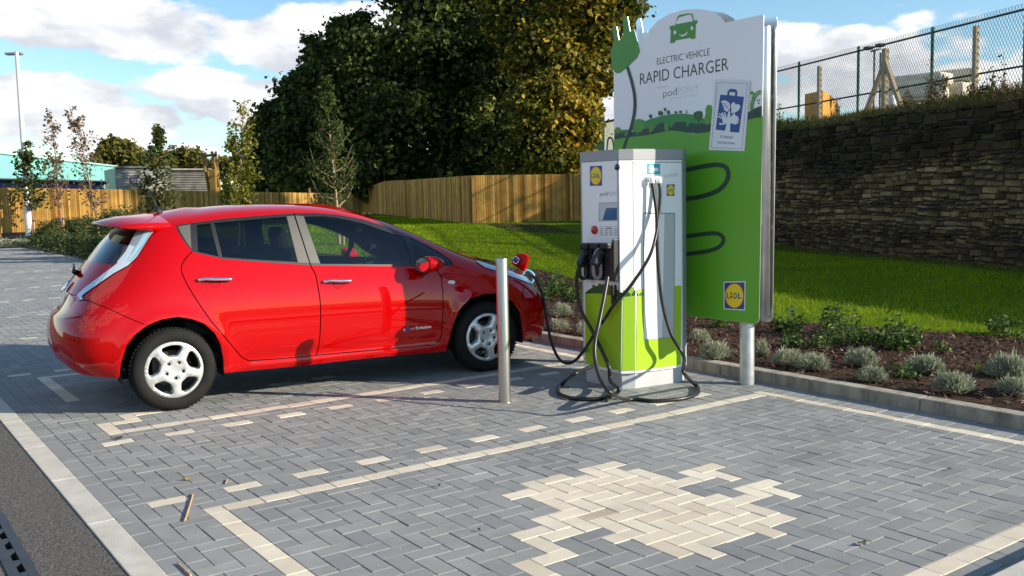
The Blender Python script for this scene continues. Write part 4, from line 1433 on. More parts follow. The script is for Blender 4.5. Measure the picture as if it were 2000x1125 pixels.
# screen in its recess
graphic('screen_recess', [[(1170.5, 396), (1207.5, 394.5), (1207, 431.5), (1170, 432)], [(1172, 397.5), (1206, 396.2), (1205.7, 430), (1171.5, 430.5)]], fF, .004, plinth_m, cab, .004)
graphic('screen_backing', [[(1172, 397.5), (1206, 396.2), (1205.7, 430), (1171.5, 430.5)]], fF, .0012, mat('recess_white', (.60, .61, .63), .4), cab)
graphic('screen', [[(1184, 406.5), (1207, 405.5), (1205.5, 429.5), (1177.5, 430)]], fF, .0035, screen_m, cab)
mb = MB(); mb.lathe([(0, .020), (.018, .020), (.023, .014), (.024, 0)], fF(1206.5, 326.5, 0), nF, 20); mb.build('lock', black_gloss, cab)
mb = MB(); mb.lathe([(0, .024), (.026, .023), (.032, .018), (.034, .012), (.034, 0)], fF(1162.3, 449, 0), nF, 24); mb.build('stop_button', mat('red_button', (.45, .012, .015), .3, coat=.4), cab)
lines = []
for r in range(5):
    for k in range(4):
        x0 = 1171 + k * 9.2 + random.uniform(0, 1.2)
        yy = 441.8 + r * 3.9
        if r == 0: lines.append([(x0, yy), (x0 + 7, yy - .2), (x0 + 7, yy + .9), (x0, yy + 1.1)])
        else: lines.append([(x0, yy), (x0 + 6.6, yy - .2), (x0 + 6.6, yy + 2.1), (x0, yy + 2.3)])
multi('instruction_print', lines, fF, .0016, MATS['ink_pale'], cab)
multi('instruction_print', [[(1186, 444.5), (1193, 444.2), (1193, 446), (1186, 446.3)]], fF, .0019, ink, cab)
# connector holster: black tray with three bays
tray = graphic('holster_tray', [[(1146.5, 475.5), (1208.5, 474), (1209.5, 541), (1149, 534.5)]], fF, .02, black_plastic, cab, .019)
mb = MB()
for k in range(3):
    a = fF(1149 + k * 20.3, 474, .05); b = fF(1165.5 + k * 20.3, 474, .05)
    c = (a + b) / 2
    mb.box(c + np.array([-.012, 0, -.024]), (.085, .095, .05), None, 0, .012)
    mb.box(c + np.array([.012, 0, -.17]), (.05, .10, .26), None, 0, .014)
    mb.box(c + np.array([-.03, 0, .001]), (.03, .07, .004), None, 1)
for yy in (.905, 1.322): pass
mb.build('holster_hood', [black_plastic, mat('label_grey', (.22, .24, .27), .4)], tray)
mb = MB()
cpt = fF(1207, 508, .028)
mb.box(cpt, (.055, .022, .335), None, 0, .008); mb.build('holster_side', black_plastic, tray)
mb = MB(); a = fF(1203.2, 556, .015); b = fF(1203.2, 594, .015)
mb.box((a + b) / 2 + np.array([-.008, 0, 0]), (.045, .026, abs(a[2] - b[2])), None, 0, .008); mb.build('cable_hook', black_plastic, cab)


# connectors resting in their bays: grip loop, body and barrel
def connector(name, label, p, tilt, m1, m2, sgn=1.0):
    """p: nozzle face centre (world); handle loop hangs outward and down from the cabinet front (-X)"""
    t = thing(name, label, 'plug', tuple(p))
    mb = MB()
    q = np.array(p)
    mb.lathe([(0, .03), (.034, .03), (.036, 0), (.036, -.05), (.03, -.055)], q + np.array([-.02, 0, 0]), (1, 0, -.25), 20)
    mb.box(q + np.array([-.075, 0, -.045]), (.075, .06, .13), np.array([[math.cos(.5), 0, math.sin(.5)], [0, 1, 0], [-math.sin(.5), 0, math.cos(.5)]]), 0, .018)
    mb.build('body', m1, t)
    mb = MB()
    loop = [q + np.array(v) for v in ((-.055, 0, .03), (-.085, .012, -.01), (-.10, .02, -.10), (-.095, .02, -.18), (-.065, .008, -.205), (-.045, -.004, -.17), (-.05, -.006, -.09))]
    mb.tube(spline(loop, 5), .0155, 10)
    mb.build('grip', m2, t)
    return t


cab_rub = mat('cable_rubber', (.014, .014, .014), .38, spec=.5, bump=.05, bscale=60)
c1 = connector('charging_connector', 'grey handled charging connector hanging in the middle bay of the holster', fF(1187, 492, .035), 0, black_plastic, mat('handle_grey', (.20, .20, .195), .38, var=.05))
c2 = connector('charging_connector', 'all black charging connector hanging in the left bay of the holster', fF(1158, 494, .03), 0, black_plastic, black_plastic)
# the two cable glands under the cyan sticker
mb = MB()
for x in (1267, 1281): mb.lathe([(0, -.03), (.019, -.03), (.023, -.026), (.023, .02), (0, .02)], fS(x, 351, .04), (0, 0, 1), 16)
for x in (1267, 1281): mb.box(fS(x, 348, .014), (.046, .035, .03), None, 0, .006)
mb.build('cable_gland', panel_white, cab)

Dp = lambda w: float((np.array(w) - CAM) @ FWD)


def hose(name, label, spec, r=.0145):
    """spec entries: (px, py, 'g') on the ground, (px, py, plane fn, offset), or (px, py, depth)"""
    W_ = []
    for s in spec:
        if s[2] == 'g': W_.append(on_z(s[0], s[1], r + .002))
        elif callable(s[2]): W_.append(s[2](s[0], s[1], s[3]))
        else: W_.append(at_depth(s[0], s[1], s[2]))
    mb = MB(); path = spline(W_, 10)
    for p in path: p[2] = max(p[2], r + .002)
    mb.tube(path, r, 12)
    o = mb.build(name, cab_rub)
    return tag(o, label, 'cable', 'charging cables of the rapid charger')


dF = Dp((3.40, .9, .5))
# A: right gland, down the side, big loop on the ground, up to the middle connector
hose('charging_cable', 'black cable looping over the paving from cabinet side up to the grey handled connector', [
    (1267, 356, fS, .04), (1269, 375, fS, .05), (1272, 420, fS, .07), (1271, 470, fS, .08), (1273.5, 540, fS, .09), (1279, 600, fS, .11), (1290, 650, fS, .14), (1306, 690, fS, .19), (1335, 727, 7.05),
    (1358, 752, 'g'), (1364, 763, 'g'), (1358, 771, 'g'), (1330, 779, 'g'), (1280, 783, 'g'), (1228, 781, 'g'), (1196, 770, 6.62), (1175, 745, 6.68), (1163, 705, 6.75), (1162, 670, 6.8), (1170, 630, 6.85), (1180, 580, 6.95), (1187, 540, 7.02)])
# B: left gland, across the cabinet corner, low loop, up to the car
hose('charging_cable', 'black cable slung across the cabinet corner and plugged into the red car', [
    (1281, 356, fS, .04), (1282, 375, fS, .05), (1278, 415, fS, .06), (1268, 455, fS, .09), (1250, 500, fS, .12), (1228, 555, fC, .09), (1210, 592, fF, .05), (1190, 622, fF, .05), (1160, 655, 7.5), (1140, 685, 7.9), (1122, 705, 8.2), (1105, 709, 8.35), (1090, 698, 8.5), (1077, 668, 8.65), (1068, 625, 8.8), (1062, 585, 8.95), (1050, 552, 9.05), (1040, 538, 9.1)], .0135)
# C: from the black connector, down, one loop on the ground, back behind the cabinet
hose('charging_cable', 'black cable falling from the all black connector and curling behind the cabinet', [
    (1150, 512, fF, .09), (1143, 540, fF, .09), (1143, 580, fF, .08), (1150, 610, fF, .07), (1165, 640, fF, .06), (1185, 680, fF, .06), (1202, 715, fF, .07), (1211, 742, fF, .10), (1209, 760, 6.75), (1198, 772, 'g'), (1184, 777, 'g'), (1150, 779.5, 'g'), (1115, 777, 'g'), (1094, 770, 'g'), (1090, 762, 'g'), (1098, 750, 'g'), (1120, 732, 7.35), (1140, 722, 7.5), (1160, 714, 7.62)], .015)
mb = MB()
g0 = on_z(1185, 779.5, .02)
mb.box(g0 + np.array([0, 0, .004]), (.05, .02, .05), rotz(YAW), 0, .006)
tag(mb.build('cable_tie', black_plastic), 'small black clip binding the cable loops on the paving', 'clip')

# the blue plug standing in the car nose
pd_ = Dp((4.13, 3.0, .9))
t = thing('charging_plug', 'light blue charging plug pushed into the nose of the red car', 'plug', tuple(at_depth(1036, 548, pd_)))
mb = MB()
lp = [at_depth(x, y, pd_) for x, y in z4((1600, 700), (1610, 665), (1650, 650), (1700, 670), (1735, 715), (1730, 770), (1705, 812))]
mb.tube(spline(lp, 5), .014, 10)
mb.build('grip', mat('plug_blue', (.10, .46, .66), .35), t)
mb = MB()
q0, q1 = at_depth(1034, 553, pd_), at_depth(1024, 545, pd_ + .06)
mb.tube([q0, (q0 + q1) / 2, q1], [.022, .03, .034], 14)
mb.build('body', MATS['plug_blue'], t)

# badge lettering on the front door
bz = [ts_at(x, y) for x, y in ((787, 646), (800, 643.5), (842, 640))]
pb = car_w(car_pos(np.array(bz))); nb = car_nrm(np.array(bz))[1]
nbw = nb[0] * CAX - nb[1] * CIN + nb[2] * UPZ3
text('badge_lettering', 'z', pb[0], pb[0] + (pb[2] - pb[0]) * .08, .024, UPZ3, nbw, chrome, door_front, .004, .02)
text('badge_lettering', 'ro Emission', pb[0] + (pb[2] - pb[0]) * .25, pb[2], .024, UPZ3, nbw, chrome, door_front, .004, .02)
mb = MB(); mb.lathe([(.010, .003), (.012, .005), (.017, .005), (.019, .002)], pb[0] + (pb[2] - pb[0]) * .16 + UPZ3 * .012, nbw, 20); mb.build('badge_ring', blue_badge, door_front)

# ------------------------------------------------------------------ bollard
b0 = on_z(986, 786.5, 0); b0 = b0 + np.array([.583, .8125, 0]) * .02
bol = thing('bollard', 'brushed stainless steel bollard standing in front of the red car', 'bollard', tuple(b0))
mb = MB()
HB = 1.095
mb.lathe([(.0455, 0), (.0455, HB - .012), (.0435, HB - .004), (.040, HB), (0, HB + .002)], b0, (0, 0, 1), 48)
mb.build('post', steel, bol)
mb = MB(); mb.lathe([(.0455, .0), (.056, .0), (.056, .004), (.0455, .006)], b0, (0, 0, 1), 40); mb.build('base_ring', steel, bol)
cz = [(960, 770), (1000, 762), (1035, 768), (1055, 780), (1045, 795), (1010, 803), (960, 803), (915, 797), (905, 790), (930, 778)]
rs = np.array([on_z(x, y, .003) for x, y in cz])
m_haze = mat('cement_haze', (.36, .35, .31), .95, var=.2, vscale=8)
_n = m_haze.node_tree; _b = _n.nodes['Principled BSDF']
_tc = _n.nodes.new('ShaderNodeTexCoord'); _ns2 = _n.nodes.new('ShaderNodeTexNoise'); _ns2.inputs['Scale'].default_value = 9; _ns2.inputs['Detail'].default_value = 8
_n.links.new(_tc.outputs['Object'], _ns2.inputs['Vector'])
_ds = _n.nodes.new('ShaderNodeVectorMath'); _ds.operation = 'DISTANCE'; _ds.inputs[1].default_value = tuple(b0)
_n.links.new(_tc.outputs['Object'], _ds.inputs[0])
_m1 = _n.nodes.new('ShaderNodeMapRange'); _m1.inputs[1].default_value = .05; _m1.inputs[2].default_value = .34; _m1.inputs[3].default_value = .85; _m1.inputs[4].default_value = -.25
_n.links.new(_ds.outputs['Value'], _m1.inputs[0])
_m2 = _n.nodes.new('ShaderNodeMath'); _m2.operation = 'MULTIPLY_ADD'; _m2.inputs[1].default_value = 1.3; _m2.use_clamp = True
_n.links.new(_ns2.outputs['Fac'], _m2.inputs[0])
_m3 = _n.nodes.new('ShaderNodeMath'); _m3.operation = 'SUBTRACT'; _m3.inputs[1].default_value = .62
_n.links.new(_m1.outputs[0], _m3.inputs[0]); _n.links.new(_m3.outputs[0], _m2.inputs[2])
_n.links.new(_m2.outputs[0], _b.inputs['Alpha'])
bm = bmesh.new(); bmesh.ops.create_circle(bm, cap_ends=True, segments=48, radius=.40)
me = bpy.data.meshes.new('cement_stain'); bm.to_mesh(me); bm.free()
for v in me.vertices: v.co = Vector((v.co.x * 1.15 + b0[0], v.co.y * .8 + b0[1], .0028))
me.materials.append(m_haze)
o = link('cement_stain', me); tag(o, 'pale cement stain spread on the blocks round the steel bollard foot', 'stain')

# ------------------------------------------------------------------ the sign board
SX, SX2 = 4.32, 4.478
nS = np.array([-1., 0, 0]); fB = plane_fn((SX, 0, 0), nS)
sg = thing('sign_board', 'tall white and green charger sign board with an arched top and plug cut-out', 'sign', (4.40, 1.03, 0))
sx = lambda *p: Z(1160, 0, .28443, p)
plug_o = sx((135, 500), (122, 470), (118, 335), (142, 300), (125, 190), (140, 173), (158, 184), (172, 276), (206, 256), (200, 140), (214, 112), (232, 114), (249, 215), (276, 200), (318, 350), (312, 300))
arc = sx((330, 290), (355, 255), (385, 200), (440, 142), (520, 95), (620, 67), (720, 61), (800, 75), (865, 112), (898, 156), (1150, 101), (1163, 104), (1166, 120))
bot = [(1483.2, 622), (1481, 630), (1474, 632.8)]
lo = [fB(*p) for p in bot]
left_y = fB(1198, 200)[1]
outline = [fB(*p) for p in plug_o + arc] + lo + [np.array([SX, left_y - .03, lo[-1][2]]), np.array([SX, left_y, lo[-1][2] + .03])]
yz = [(p[1], p[2]) for p in outline]


def panel(x0, x1, name, mats, side=None):
    P2 = [Vector(p) for p in yz]; n = len(P2)
    v2, e2, f2, *_ = delaunay_2d_cdt(P2, [(i, (i + 1) % n) for i in range(n)], [], 0, 1e-6)
    keep = [tuple(q) for q in f2 if inpoly(sum(v2[i].x for i in q) / len(q), sum(v2[i].y for i in q) / len(q), yz)]
    mb = MB()
    mb.add([(x0, v.x, v.y) for v in v2], keep, 0)
    mb.add([(x1, v.x, v.y) for v in v2], keep, 1)
    vs = [(x0, a, b) for a, b in yz] + [(x1, a, b) for a, b in yz]
    mb.add(vs, [(i, (i + 1) % n, n + (i + 1) % n, n + i) for i in range(n)], 1)
    return mb.build(name, mats, sg)


alu = mat('bare_aluminium', (.68, .69, .70), .30, metal=.85, var=.12, vscale=5, dark=(.33, .36, .40), dscale=6, damt=.35)
fp_ = panel(SX, SX + .004, 'front_panel', [sign_white, alu])
panel(SX2 + .004, SX2, 'back_panel', [sign_white, alu])
for yy in (.385, 1.69):
    mb = MB(); mb.lathe([(.0575, 0), (.0575, 2.80), (.05, 2.806), (0, 2.806)], (4.401, yy, 0), (0, 0, 1), 32)
    mb.build('post', galv, sg)
for zz in (2.70, 2.28, 1.76, 1.27, .60):
    mb = MB()
    mb.box(((SX + SX2) / 2 + .062, 1.0, zz), (.022, 1.56, .032), None, 0)
    mb.box((SX + .016, 1.0, zz), (.022, 1.56, .032), None, 0)
    for yy in (.385, 1.69): mb.lathe([(.0585, -.012), (.063, -.012), (.063, .012), (.0585, .012)], (4.401, yy, zz), (0, 0, 1), 24)
    mb.box(((SX + SX2) / 2, .235, zz), (.14, .012, .022))
    mb.build('rail', galv, sg)
mb = MB()
for yy in (.222, 1.853): mb.lathe([(0, .57), (.048, .57), (.048, 2.80), (.044, 2.815), (0, 2.82)], (4.404, yy, 0), (0, 0, 1), 28)
mb.build('edge_tube', alu, sg)
mb = MB()
mb.lathe([(.0585, 0), (.064, 0), (.064, .012)], (4.401, .385, .495), (0, 0, 1), 24)
mb.build('clamp', galv, sg)

# printed artwork, layer over layer
a5 = lambda *p: Z(1180, 140, .16, p)
zb_ = lo[-1][2]
def wy(y, z): return (y, z)
def world_graphic(name, loop_yz, off, m):
    mb = MB(); n = len(loop_yz)
    v2, e2, f2, *_ = delaunay_2d_cdt([Vector(p) for p in loop_yz], [(i, (i + 1) % n) for i in range(n)], [], 0, 1e-6)
    keep = [tuple(q) for q in f2 if inpoly(sum(v2[i].x for i in q) / len(q), sum(v2[i].y for i in q) / len(q), loop_yz)]
    mb.add([(SX - off, v.x, v.y) for v in v2], keep)
    return mb.build(name, m, fp_)


hill_top = [(1199, 273), (1215, 270), (1228, 268), (1250, 266), (1270, 263.5), (1292, 258.4), (1313, 255), (1326, 256), (1340, 259), (1356, 261), (1380, 259), (1400, 252), (1430, 243), (1461.6, 233), (1475, 229), (1489, 227)]
hw = [(fB(*p)[1], fB(*p)[2]) for p in hill_top]
hw[0] = (left_y - .002, hw[0][1]); 
ry = yz[len(plug_o) + len(arc) - 1][0]
hw[-1] = (ry + .001, hw[-1][1])
bw = [(fB(*p)[1] + .0015, fB(*p)[2] + .0015) for p in bot]
low_loop = hw + bw + [(left_y - .032, zb_ + .002), (left_y - .002, zb_ + .03)]
g_base = world_graphic('green_field', low_loop, .0052, grass_green)
graphic('far_hill', [a5((330, 690), (420, 640), (490, 610), (560, 580), (680, 545), (760, 528), (850, 515), (980, 512), (1040, 518), (1100, 530), (1170, 555), (1240, 580), (1300, 622), (1310, 720), (1200, 750), (1000, 745), (830, 722), (700, 742), (560, 776), (400, 790))], fB, .0030, mid_green, fp_)
graphic('far_hill', [a5((125, 705), (200, 712), (290, 705), (340, 740), (330, 800), (200, 815), (125, 832))], fB, .0030, mid_green, fp_)
graphic('dark_hedge', [a5((125, 790), (150, 760), (200, 745), (260, 740), (330, 730), (420, 745), (480, 695), (545, 690), (600, 720), (660, 640), (720, 615), (750, 650), (790, 650), (820, 690), (860, 630), (900, 612), (1000, 615), (1010, 680), (1060, 620), (1130, 640), (1200, 625), (1260, 655), (1310, 625), (1310, 725), (1240, 745), (1150, 756), (1060, 745), (960, 738), (830, 718), (740, 735), (640, 765), (560, 778), (420, 790), (300, 800), (200, 818), (125, 832))], fB, .0038, ink_green, fp_)
multi('printed_trees', [ell(*a5((430, 655))[0], 11.5, 14, 18, .12), a5((400, 700), (415, 700), (412, 800), (405, 800)), ell(*a5((765, 680))[0], 4.5, 8, 16, .12), ell(*a5((575, 690))[0], 4, 7, 14, .2), a5((556, 700), (566, 700), (566, 775), (556, 775)), ell(*a5((1285, 500))[0], 7.5, 16, 18, .1), ell(*a5((1270, 580))[0], 7, 10, 16, .1), ell(*a5((170, 710))[0], 6, 6, 14, .2), ell(*a5((285, 765))[0], 5, 5, 14, .2)], fB, .0046, pale_green, fp_)
multi('printed_trees', [ell(*a5((1155, 535))[0], 9, 9, 18, .18), a5((1145, 560), (1165, 560), (1165, 615), (1145, 615)), ell(*a5((570, 545))[0], 3.2, 4, 12, .1), a5((567, 560), (573, 560), (573, 582), (567, 582)), ell(*a5((680, 505))[0], 3.2, 5, 12, .1), ell(*a5((708, 508))[0], 2.4, 4.5, 12, .1), ell(*a5((747, 460))[0], 2.6, 3, 12, .1), a5((745, 470), (749, 470), (749, 528), (745, 528)), ell(*a5((788, 495))[0], 3, 4, 12, .1), a5((786, 510), (791, 510), (791, 525), (786, 525)), ell(*a5((880, 497))[0], 2.8, 2.6, 10, .2), ell(*a5((937, 490))[0], 2.8, 3, 10, .2), a5((1000, 505), (1009, 458), (1018, 505))], fB, .0046, dk_green, fp_)
graphic('right_hill', [a5((1755, 500), (1790, 480), (1850, 445), (1925, 415), (1925, 560), (1860, 562), (1755, 590))], fB, .0058, ink_green, fp_)
multi('rainbow_arcs', [stroke(a5((1795, 470), (1800, 390), (1830, 300), (1870, 255), (1918, 232)), 3.2), stroke(a5((1818, 460), (1825, 390), (1850, 320), (1885, 280), (1918, 262)), 2.4), ell(*a5((1810, 262))[0], 3.2, 4, 12, .1), ell(*a5((1812, 318))[0], 1.6, 2.2, 10, .1)], fB, .0062, pale_green, fp_)
multi('sprig_print', [ell(*a5((1875, 350))[0], 1.3, 1.6, 8, .2), ell(*a5((1900, 345))[0], 1.3, 1.6, 8, .2), ell(*a5((1890, 385))[0], 1.6, 2, 8, .2)], fB, .0062, ink_green, fp_)
# the plug emblem and its lead
graphic('plug_emblem', [[(x, y) for x, y in plug_o[1:-1]] + sx((300, 395), (235, 458), (180, 502), (155, 503))], fB, .0030, mat('plug_green', (.075, .27, .022), .4), fp_)
lead = sx((232, 460), (262, 560), (282, 660), (282, 760), (262, 860), (238, 930), (215, 1000), (200, 1060)) + [(1214, 320), (1225, 333)]
multi('printed_lead', [stroke(lead, 5.6)], fB, .0066, ink_green, fp_)
multi('printed_lead', [stroke([(1340, 332), (1375, 325), (1405, 322), (1421, 330), (1422, 350), (1405, 371), (1370, 384), (1335, 389)], 9), stroke([(1340, 462), (1375, 457), (1402, 456), (1414, 466), (1408, 480), (1385, 490), (1335, 497)], 8)], fB, .0066, ink_green, fp_)
# smiling car
car_o = sx((525, 297), (530, 210), (520, 195), (523, 180), (545, 174), (556, 178), (575, 115), (590, 103), (650, 92), (678, 96), (688, 142), (708, 137), (714, 152), (700, 166), (697, 262), (682, 268), (665, 266), (663, 258), (560, 278), (557, 292))
win_ = sx((556, 168), (582, 118), (650, 100), (672, 102), (682, 146))
eyes = [ell(*sx((556, 222))[0], 3.1, 4.3, 16), ell(*sx((673, 193))[0], 3.0, 4.2, 16)]
smile = sx((578, 232), (600, 240), (625, 232), (648, 210), (640, 234), (618, 250), (595, 248))
graphic('smiling_car', [car_o, win_, *eyes, smile], fB, .0030, MATS['plug_green'], fp_)


def sign_text(s, p0, p1, cap_px, m, bold=0.0, layer=.0026, parent=None):
    w0, w1 = fB(*p0), fB(*p1)
    top = fB(p0[0], p0[1] - cap_px)
    return text('lettering', s, w0, w1, top[2] - w0[2], UPZ3, nS, m, parent or fp_, layer, bold)


sign_text('ELECTRIC VEHICLE', (1283.5, 126.5), (1386.5, 107.5), 13, ink, -.012)
sign_text('RAPID CHARGER', (1250.5, 165.5), (1423, 136.5), 22.5, ink, -.008)
sign_text('pod', (1296, 189.5), (1322, 185), 14.5, ink, -.02)
sign_text('POINT', (1325, 184.5), (1365, 180), 14.5, MATS['ink_pale'], -.035)
sign_text('Powered by', (1284, 173.5), (1304, 170), 4.5, MATS['ink_pale'], -.02)
sign_text('charging for all to share', (1309, 194), (1361, 187), 3.4, MATS['ink_pale'], -.02)
# the white dashed sticker with its blue bag
stk = graphic('sticker', [[(1397.6, 155.2), (1467, 157.6), (1455, 295), (1385.6, 293)]], fB, .0072, mat('sticker_white', (.72, .73, .75), .4), fp_)
dash = []
cor = [(1402, 161.5), (1461, 163), (1450.5, 290.5), (1390.5, 288.5)]
for a, b in zip(cor, cor[1:] + cor[:1]):
    a, b = np.array(a), np.array(b); Ln = np.linalg.norm(b - a); k = int(Ln / 5)
    for q in range(k):
        dash.append(ribbon([a + (b - a) * (q + .15) / k, a + (b - a) * (q + .75) / k], 1.1, False))
multi('dashed_border', dash, fB, .0078, mat('ink_violet', (.12, .12, .30), .5), stk)
bag = a5((1425, 280), (1715, 307), (1655, 745), (1542, 735), (1545, 610), (1540, 560), (1500, 560), (1502, 640), (1482, 722), (1368, 708))
graphic('bag_print', [bag], fB, .0078, logo_blue, stk)
graphic('bag_handle', [a5((1508, 292), (1515, 238), (1548, 208), (1615, 215), (1636, 245), (1630, 302)), a5((1534, 288), (1538, 248), (1608, 252), (1603, 296))], fB, .0079, logo_blue, stk)
heart = a5((1560, 510), (1562, 440), (1556, 405), (1575, 378), (1600, 375), (1615, 405), (1640, 392), (1668, 412), (1668, 445), (1640, 480), (1600, 500))
leaf = a5((1435, 358), (1490, 350), (1535, 380), (1550, 425), (1540, 470), (1510, 490), (1475, 470), (1462, 420))
drop = a5((1545, 610), (1560, 560), (1600, 530), (1640, 545), (1658, 590), (1640, 635), (1600, 645), (1560, 630))
stemw = a5((1482, 722), (1505, 640), (1508, 560), (1525, 490), (1545, 480), (1550, 560), (1600, 500), (1610, 515), (1560, 590), (1548, 640), (1545, 735))
hand = [stroke(a5((1480, 600), (1440, 565), (1395, 545)), 2.4), stroke(a5((1480, 590), (1450, 540), (1410, 515)), 2.4), stroke(a5((1485, 590), (1470, 540), (1442, 500)), 2.4), stroke(a5((1490, 600), (1492, 545), (1478, 495)), 2.4), ell(*a5((1478, 600))[0], 4.2, 5, 14), stroke(a5((1500, 625), (1460, 640), (1412, 632)), 2.6), stroke(a5((1420, 645), (1480, 632), (1510, 600)), 2.0)]
multi('bag_drawing', [heart, leaf, drop, stemw] + hand, fB, .0084, MATS['sticker_white'], stk)
multi('bag_drawing', [stroke(a5((1455, 375), (1500, 420), (1535, 470)), .9)] + [stroke(a5(p, q), .6, False) for p, q in (((1478, 398), (1475, 440)), ((1500, 420), (1492, 462)), ((1478, 398), (1510, 385)), ((1500, 420), (1535, 412)))] + [stroke(a5((1638, 570), (1646, 600), (1622, 622)), .8)], fB, .0090, logo_blue, stk)
sign_text('A better', (1407.5, 269.3), (1434, 271), 6.2, logo_blue, .0, .0080, stk)
sign_text('tomorrow.', (1403, 280), (1437.5, 282.5), 6.2, logo_blue, .0, .0080, stk)
shop_sticker(fp_, plane_fn((SX - .006, 0, 0), nS), [(1415.3, 552), (1454.6, 551.2), (1453.8, 604.5), (1415.5, 602.3)], True)
mb = MB(); mb.box((SX - .0062, .75, 1.93), (.0006, 1.2, .0012)); 
j0, j1 = fB(1352, 305), fB(1487, 304)
# ------------------------------------------------------------------ timber fences
m_board = ramp_attr_mat('fence_boards', [(0, (.20, .095, .016)), (.5, (.40, .225, .052)), (1, (.60, .38, .11))], .85, noise=.28, nscale=2.2, bump=.3, bscale=30)
m_rail = mat('fence_rail', (.20, .105, .03), .9, var=.2)


def fence(name, label, pts, h, lap=.5, bw=.09, tilt_top=None):
    """close-boarded fence; pts: list of (x, y, z base); h: height(s)"""
    P = [np.array(p, float) for p in pts]
    hs = h if isinstance(h, (list, tuple)) else [h] * len(P)
    V, Fq, T = [], [], []
    t = thing(name, label, 'fence', tuple(P[0]))
    up = np.array([0, 0, 1.])
    kk = 0
    for s in range(len(P) - 1):
        a, b = P[s], P[s + 1]
        d = b - a; Ln = np.linalg.norm(d[:2]); dh = d / Ln
        n = np.array([dh[1], -dh[0], 0]); n /= np.linalg.norm(n)
        if n @ (CAM - a) < 0: n = -n
        k = int(Ln / bw)
        for i in range(k):
            u0, u1 = i * Ln / k + .010, (i + 1) * Ln / k - .010
            hh = hs[s] + (hs[s + 1] - hs[s]) * (i + .5) / k + random.uniform(-.006, .006)
            p0, p1 = a + dh * u0, a + dh * u1
            o0, o1 = n * (.006 + random.uniform(0, .003)), n * (.030 + random.uniform(-.003, .006))
            bb = len(V)
            V += [p0 + o0, p1 + o1, p1 + o1 + up * hh, p0 + o0 + up * hh, p0 - n * .004, p1 - n * .004, p1 - n * .004 + up * hh, p0 - n * .004 + up * hh]
            Fq += [(bb, bb + 1, bb + 2, bb + 3), (bb + 5, bb + 4, bb + 7, bb + 6), (bb + 1, bb + 5, bb + 6, bb + 2), (bb + 4, bb, bb + 3, bb + 7), (bb + 3, bb + 2, bb + 6, bb + 7)]
            T += [min(max(random.gauss(.5, .28), 0), 1)] * 5
    link('boards', arr_mesh('boards', V, Fq, m_board, attr={'tint': T}), t)
    mb = MB()
    for s in range(len(P) - 1):
        a, b = P[s], P[s + 1]; d = b - a; Ln = np.linalg.norm(d[:2])
        n = np.array([d[1], -d[0], 0]) / Ln
        if n @ (CAM - a) < 0: n = -n
        R = rotz(math.atan2(d[1], d[0]))
        for q in (.25, .75):
            mb.box((a + b) / 2 - n * .045 + up * (hs[s] * q), (Ln, .07, .08), R)
        for i in range(int(Ln / 2.4) + 1):
            p = a + d * min(i * 2.4 / Ln, 1) - n * .06
            mb.box(p + up * (hs[s] / 2 - .15), (.1, .1, hs[s] + .1), R)
        mb.add([a - n * .008, b - n * .008, b - n * .008 + up * hs[s + 1], a - n * .008 + up * hs[s]], [(0, 1, 2, 3)])
    mb.build('posts_and_rails', m_rail, t)
    return t


ZF = .55
FC = on_z(922, 437, ZF)                 # the outer corner
hC = (437 - 343.5) / F_PX * Dp(FC)
pR = on_z(1140, 430.5, ZF)
d_ = (pR - FC) / np.linalg.norm(pR - FC)
pR2 = FC + d_ * (np.linalg.norm(pR - FC) + 3.6)
fence('wooden_fence', 'honey coloured board fence standing in sun to the right of the corner', [tuple(FC), tuple(pR2)], [hC, hC])
dC = Dp(FC)
P804 = at_depth(804, 423.5, dC * 94 / 72); P756 = at_depth(756, 419, dC * 94 / 65); P700 = at_depth(700, 414, dC * 1.72); P672 = at_depth(668, 412, dC * 1.86)
fence('wooden_fence', 'greyish brown board fence running back from the corner in shade', [tuple(FC), tuple(P804), tuple(P756), tuple(P700), tuple(P672)], [hC, hC, (419 - 354) / F_PX * dC * 94 / 65, (414 - 372.5) / F_PX * dC * 1.72, (412 - 385) / F_PX * dC * 1.86])
dl0 = 37.9
pA, pB = at_depth(-60, 457.5, 37.3), at_depth(0, 455, dl0)
pB2 = at_depth(240, 446, 41.5); pE = at_depth(690, 425, 50)
fence('wooden_fence', 'long orange board fence behind the saplings at the far left', [tuple(pA), tuple(pB), tuple(pB2), tuple(pE)], [(457.5 - 366) / F_PX * 37.3, (455 - 367) / F_PX * dl0, (446 - 370.5) / F_PX * 41.5, (425 - 378.5) / F_PX * 50])

# ------------------------------------------------------------------ stone retaining wall
m_stone = ramp_attr_mat('rubble_stone', [(0, (.014, .011, .008)), (.35, (.070, .050, .026)), (.7, (.17, .122, .060)), (1, (.27, .20, .11))], .97, bump=1.0, bscale=16, noise=.55, nscale=3.0, spec=.08)
V, Fq, T = [], [], []
def wall_pt(u, z, out=0.0):
    p = WR + wdir * u
    lean = (z - .0) * .05
    q = p - wnrm * lean + wnrm * out
    return (q[0], q[1], z)


U0 = -11.0


def wall_u(x):
    n = np.array([wdir[1], -wdir[0], 0])
    return float((on_plane(x, 450, (WR[0], WR[1], .0), n)[:2] - WR) @ wdir)


U1 = wall_u(1372)
ZW = 3.14                     # top of the wall


def wall_top(u):
    p = WR + wdir * u
    return 3.05 + .0 * u


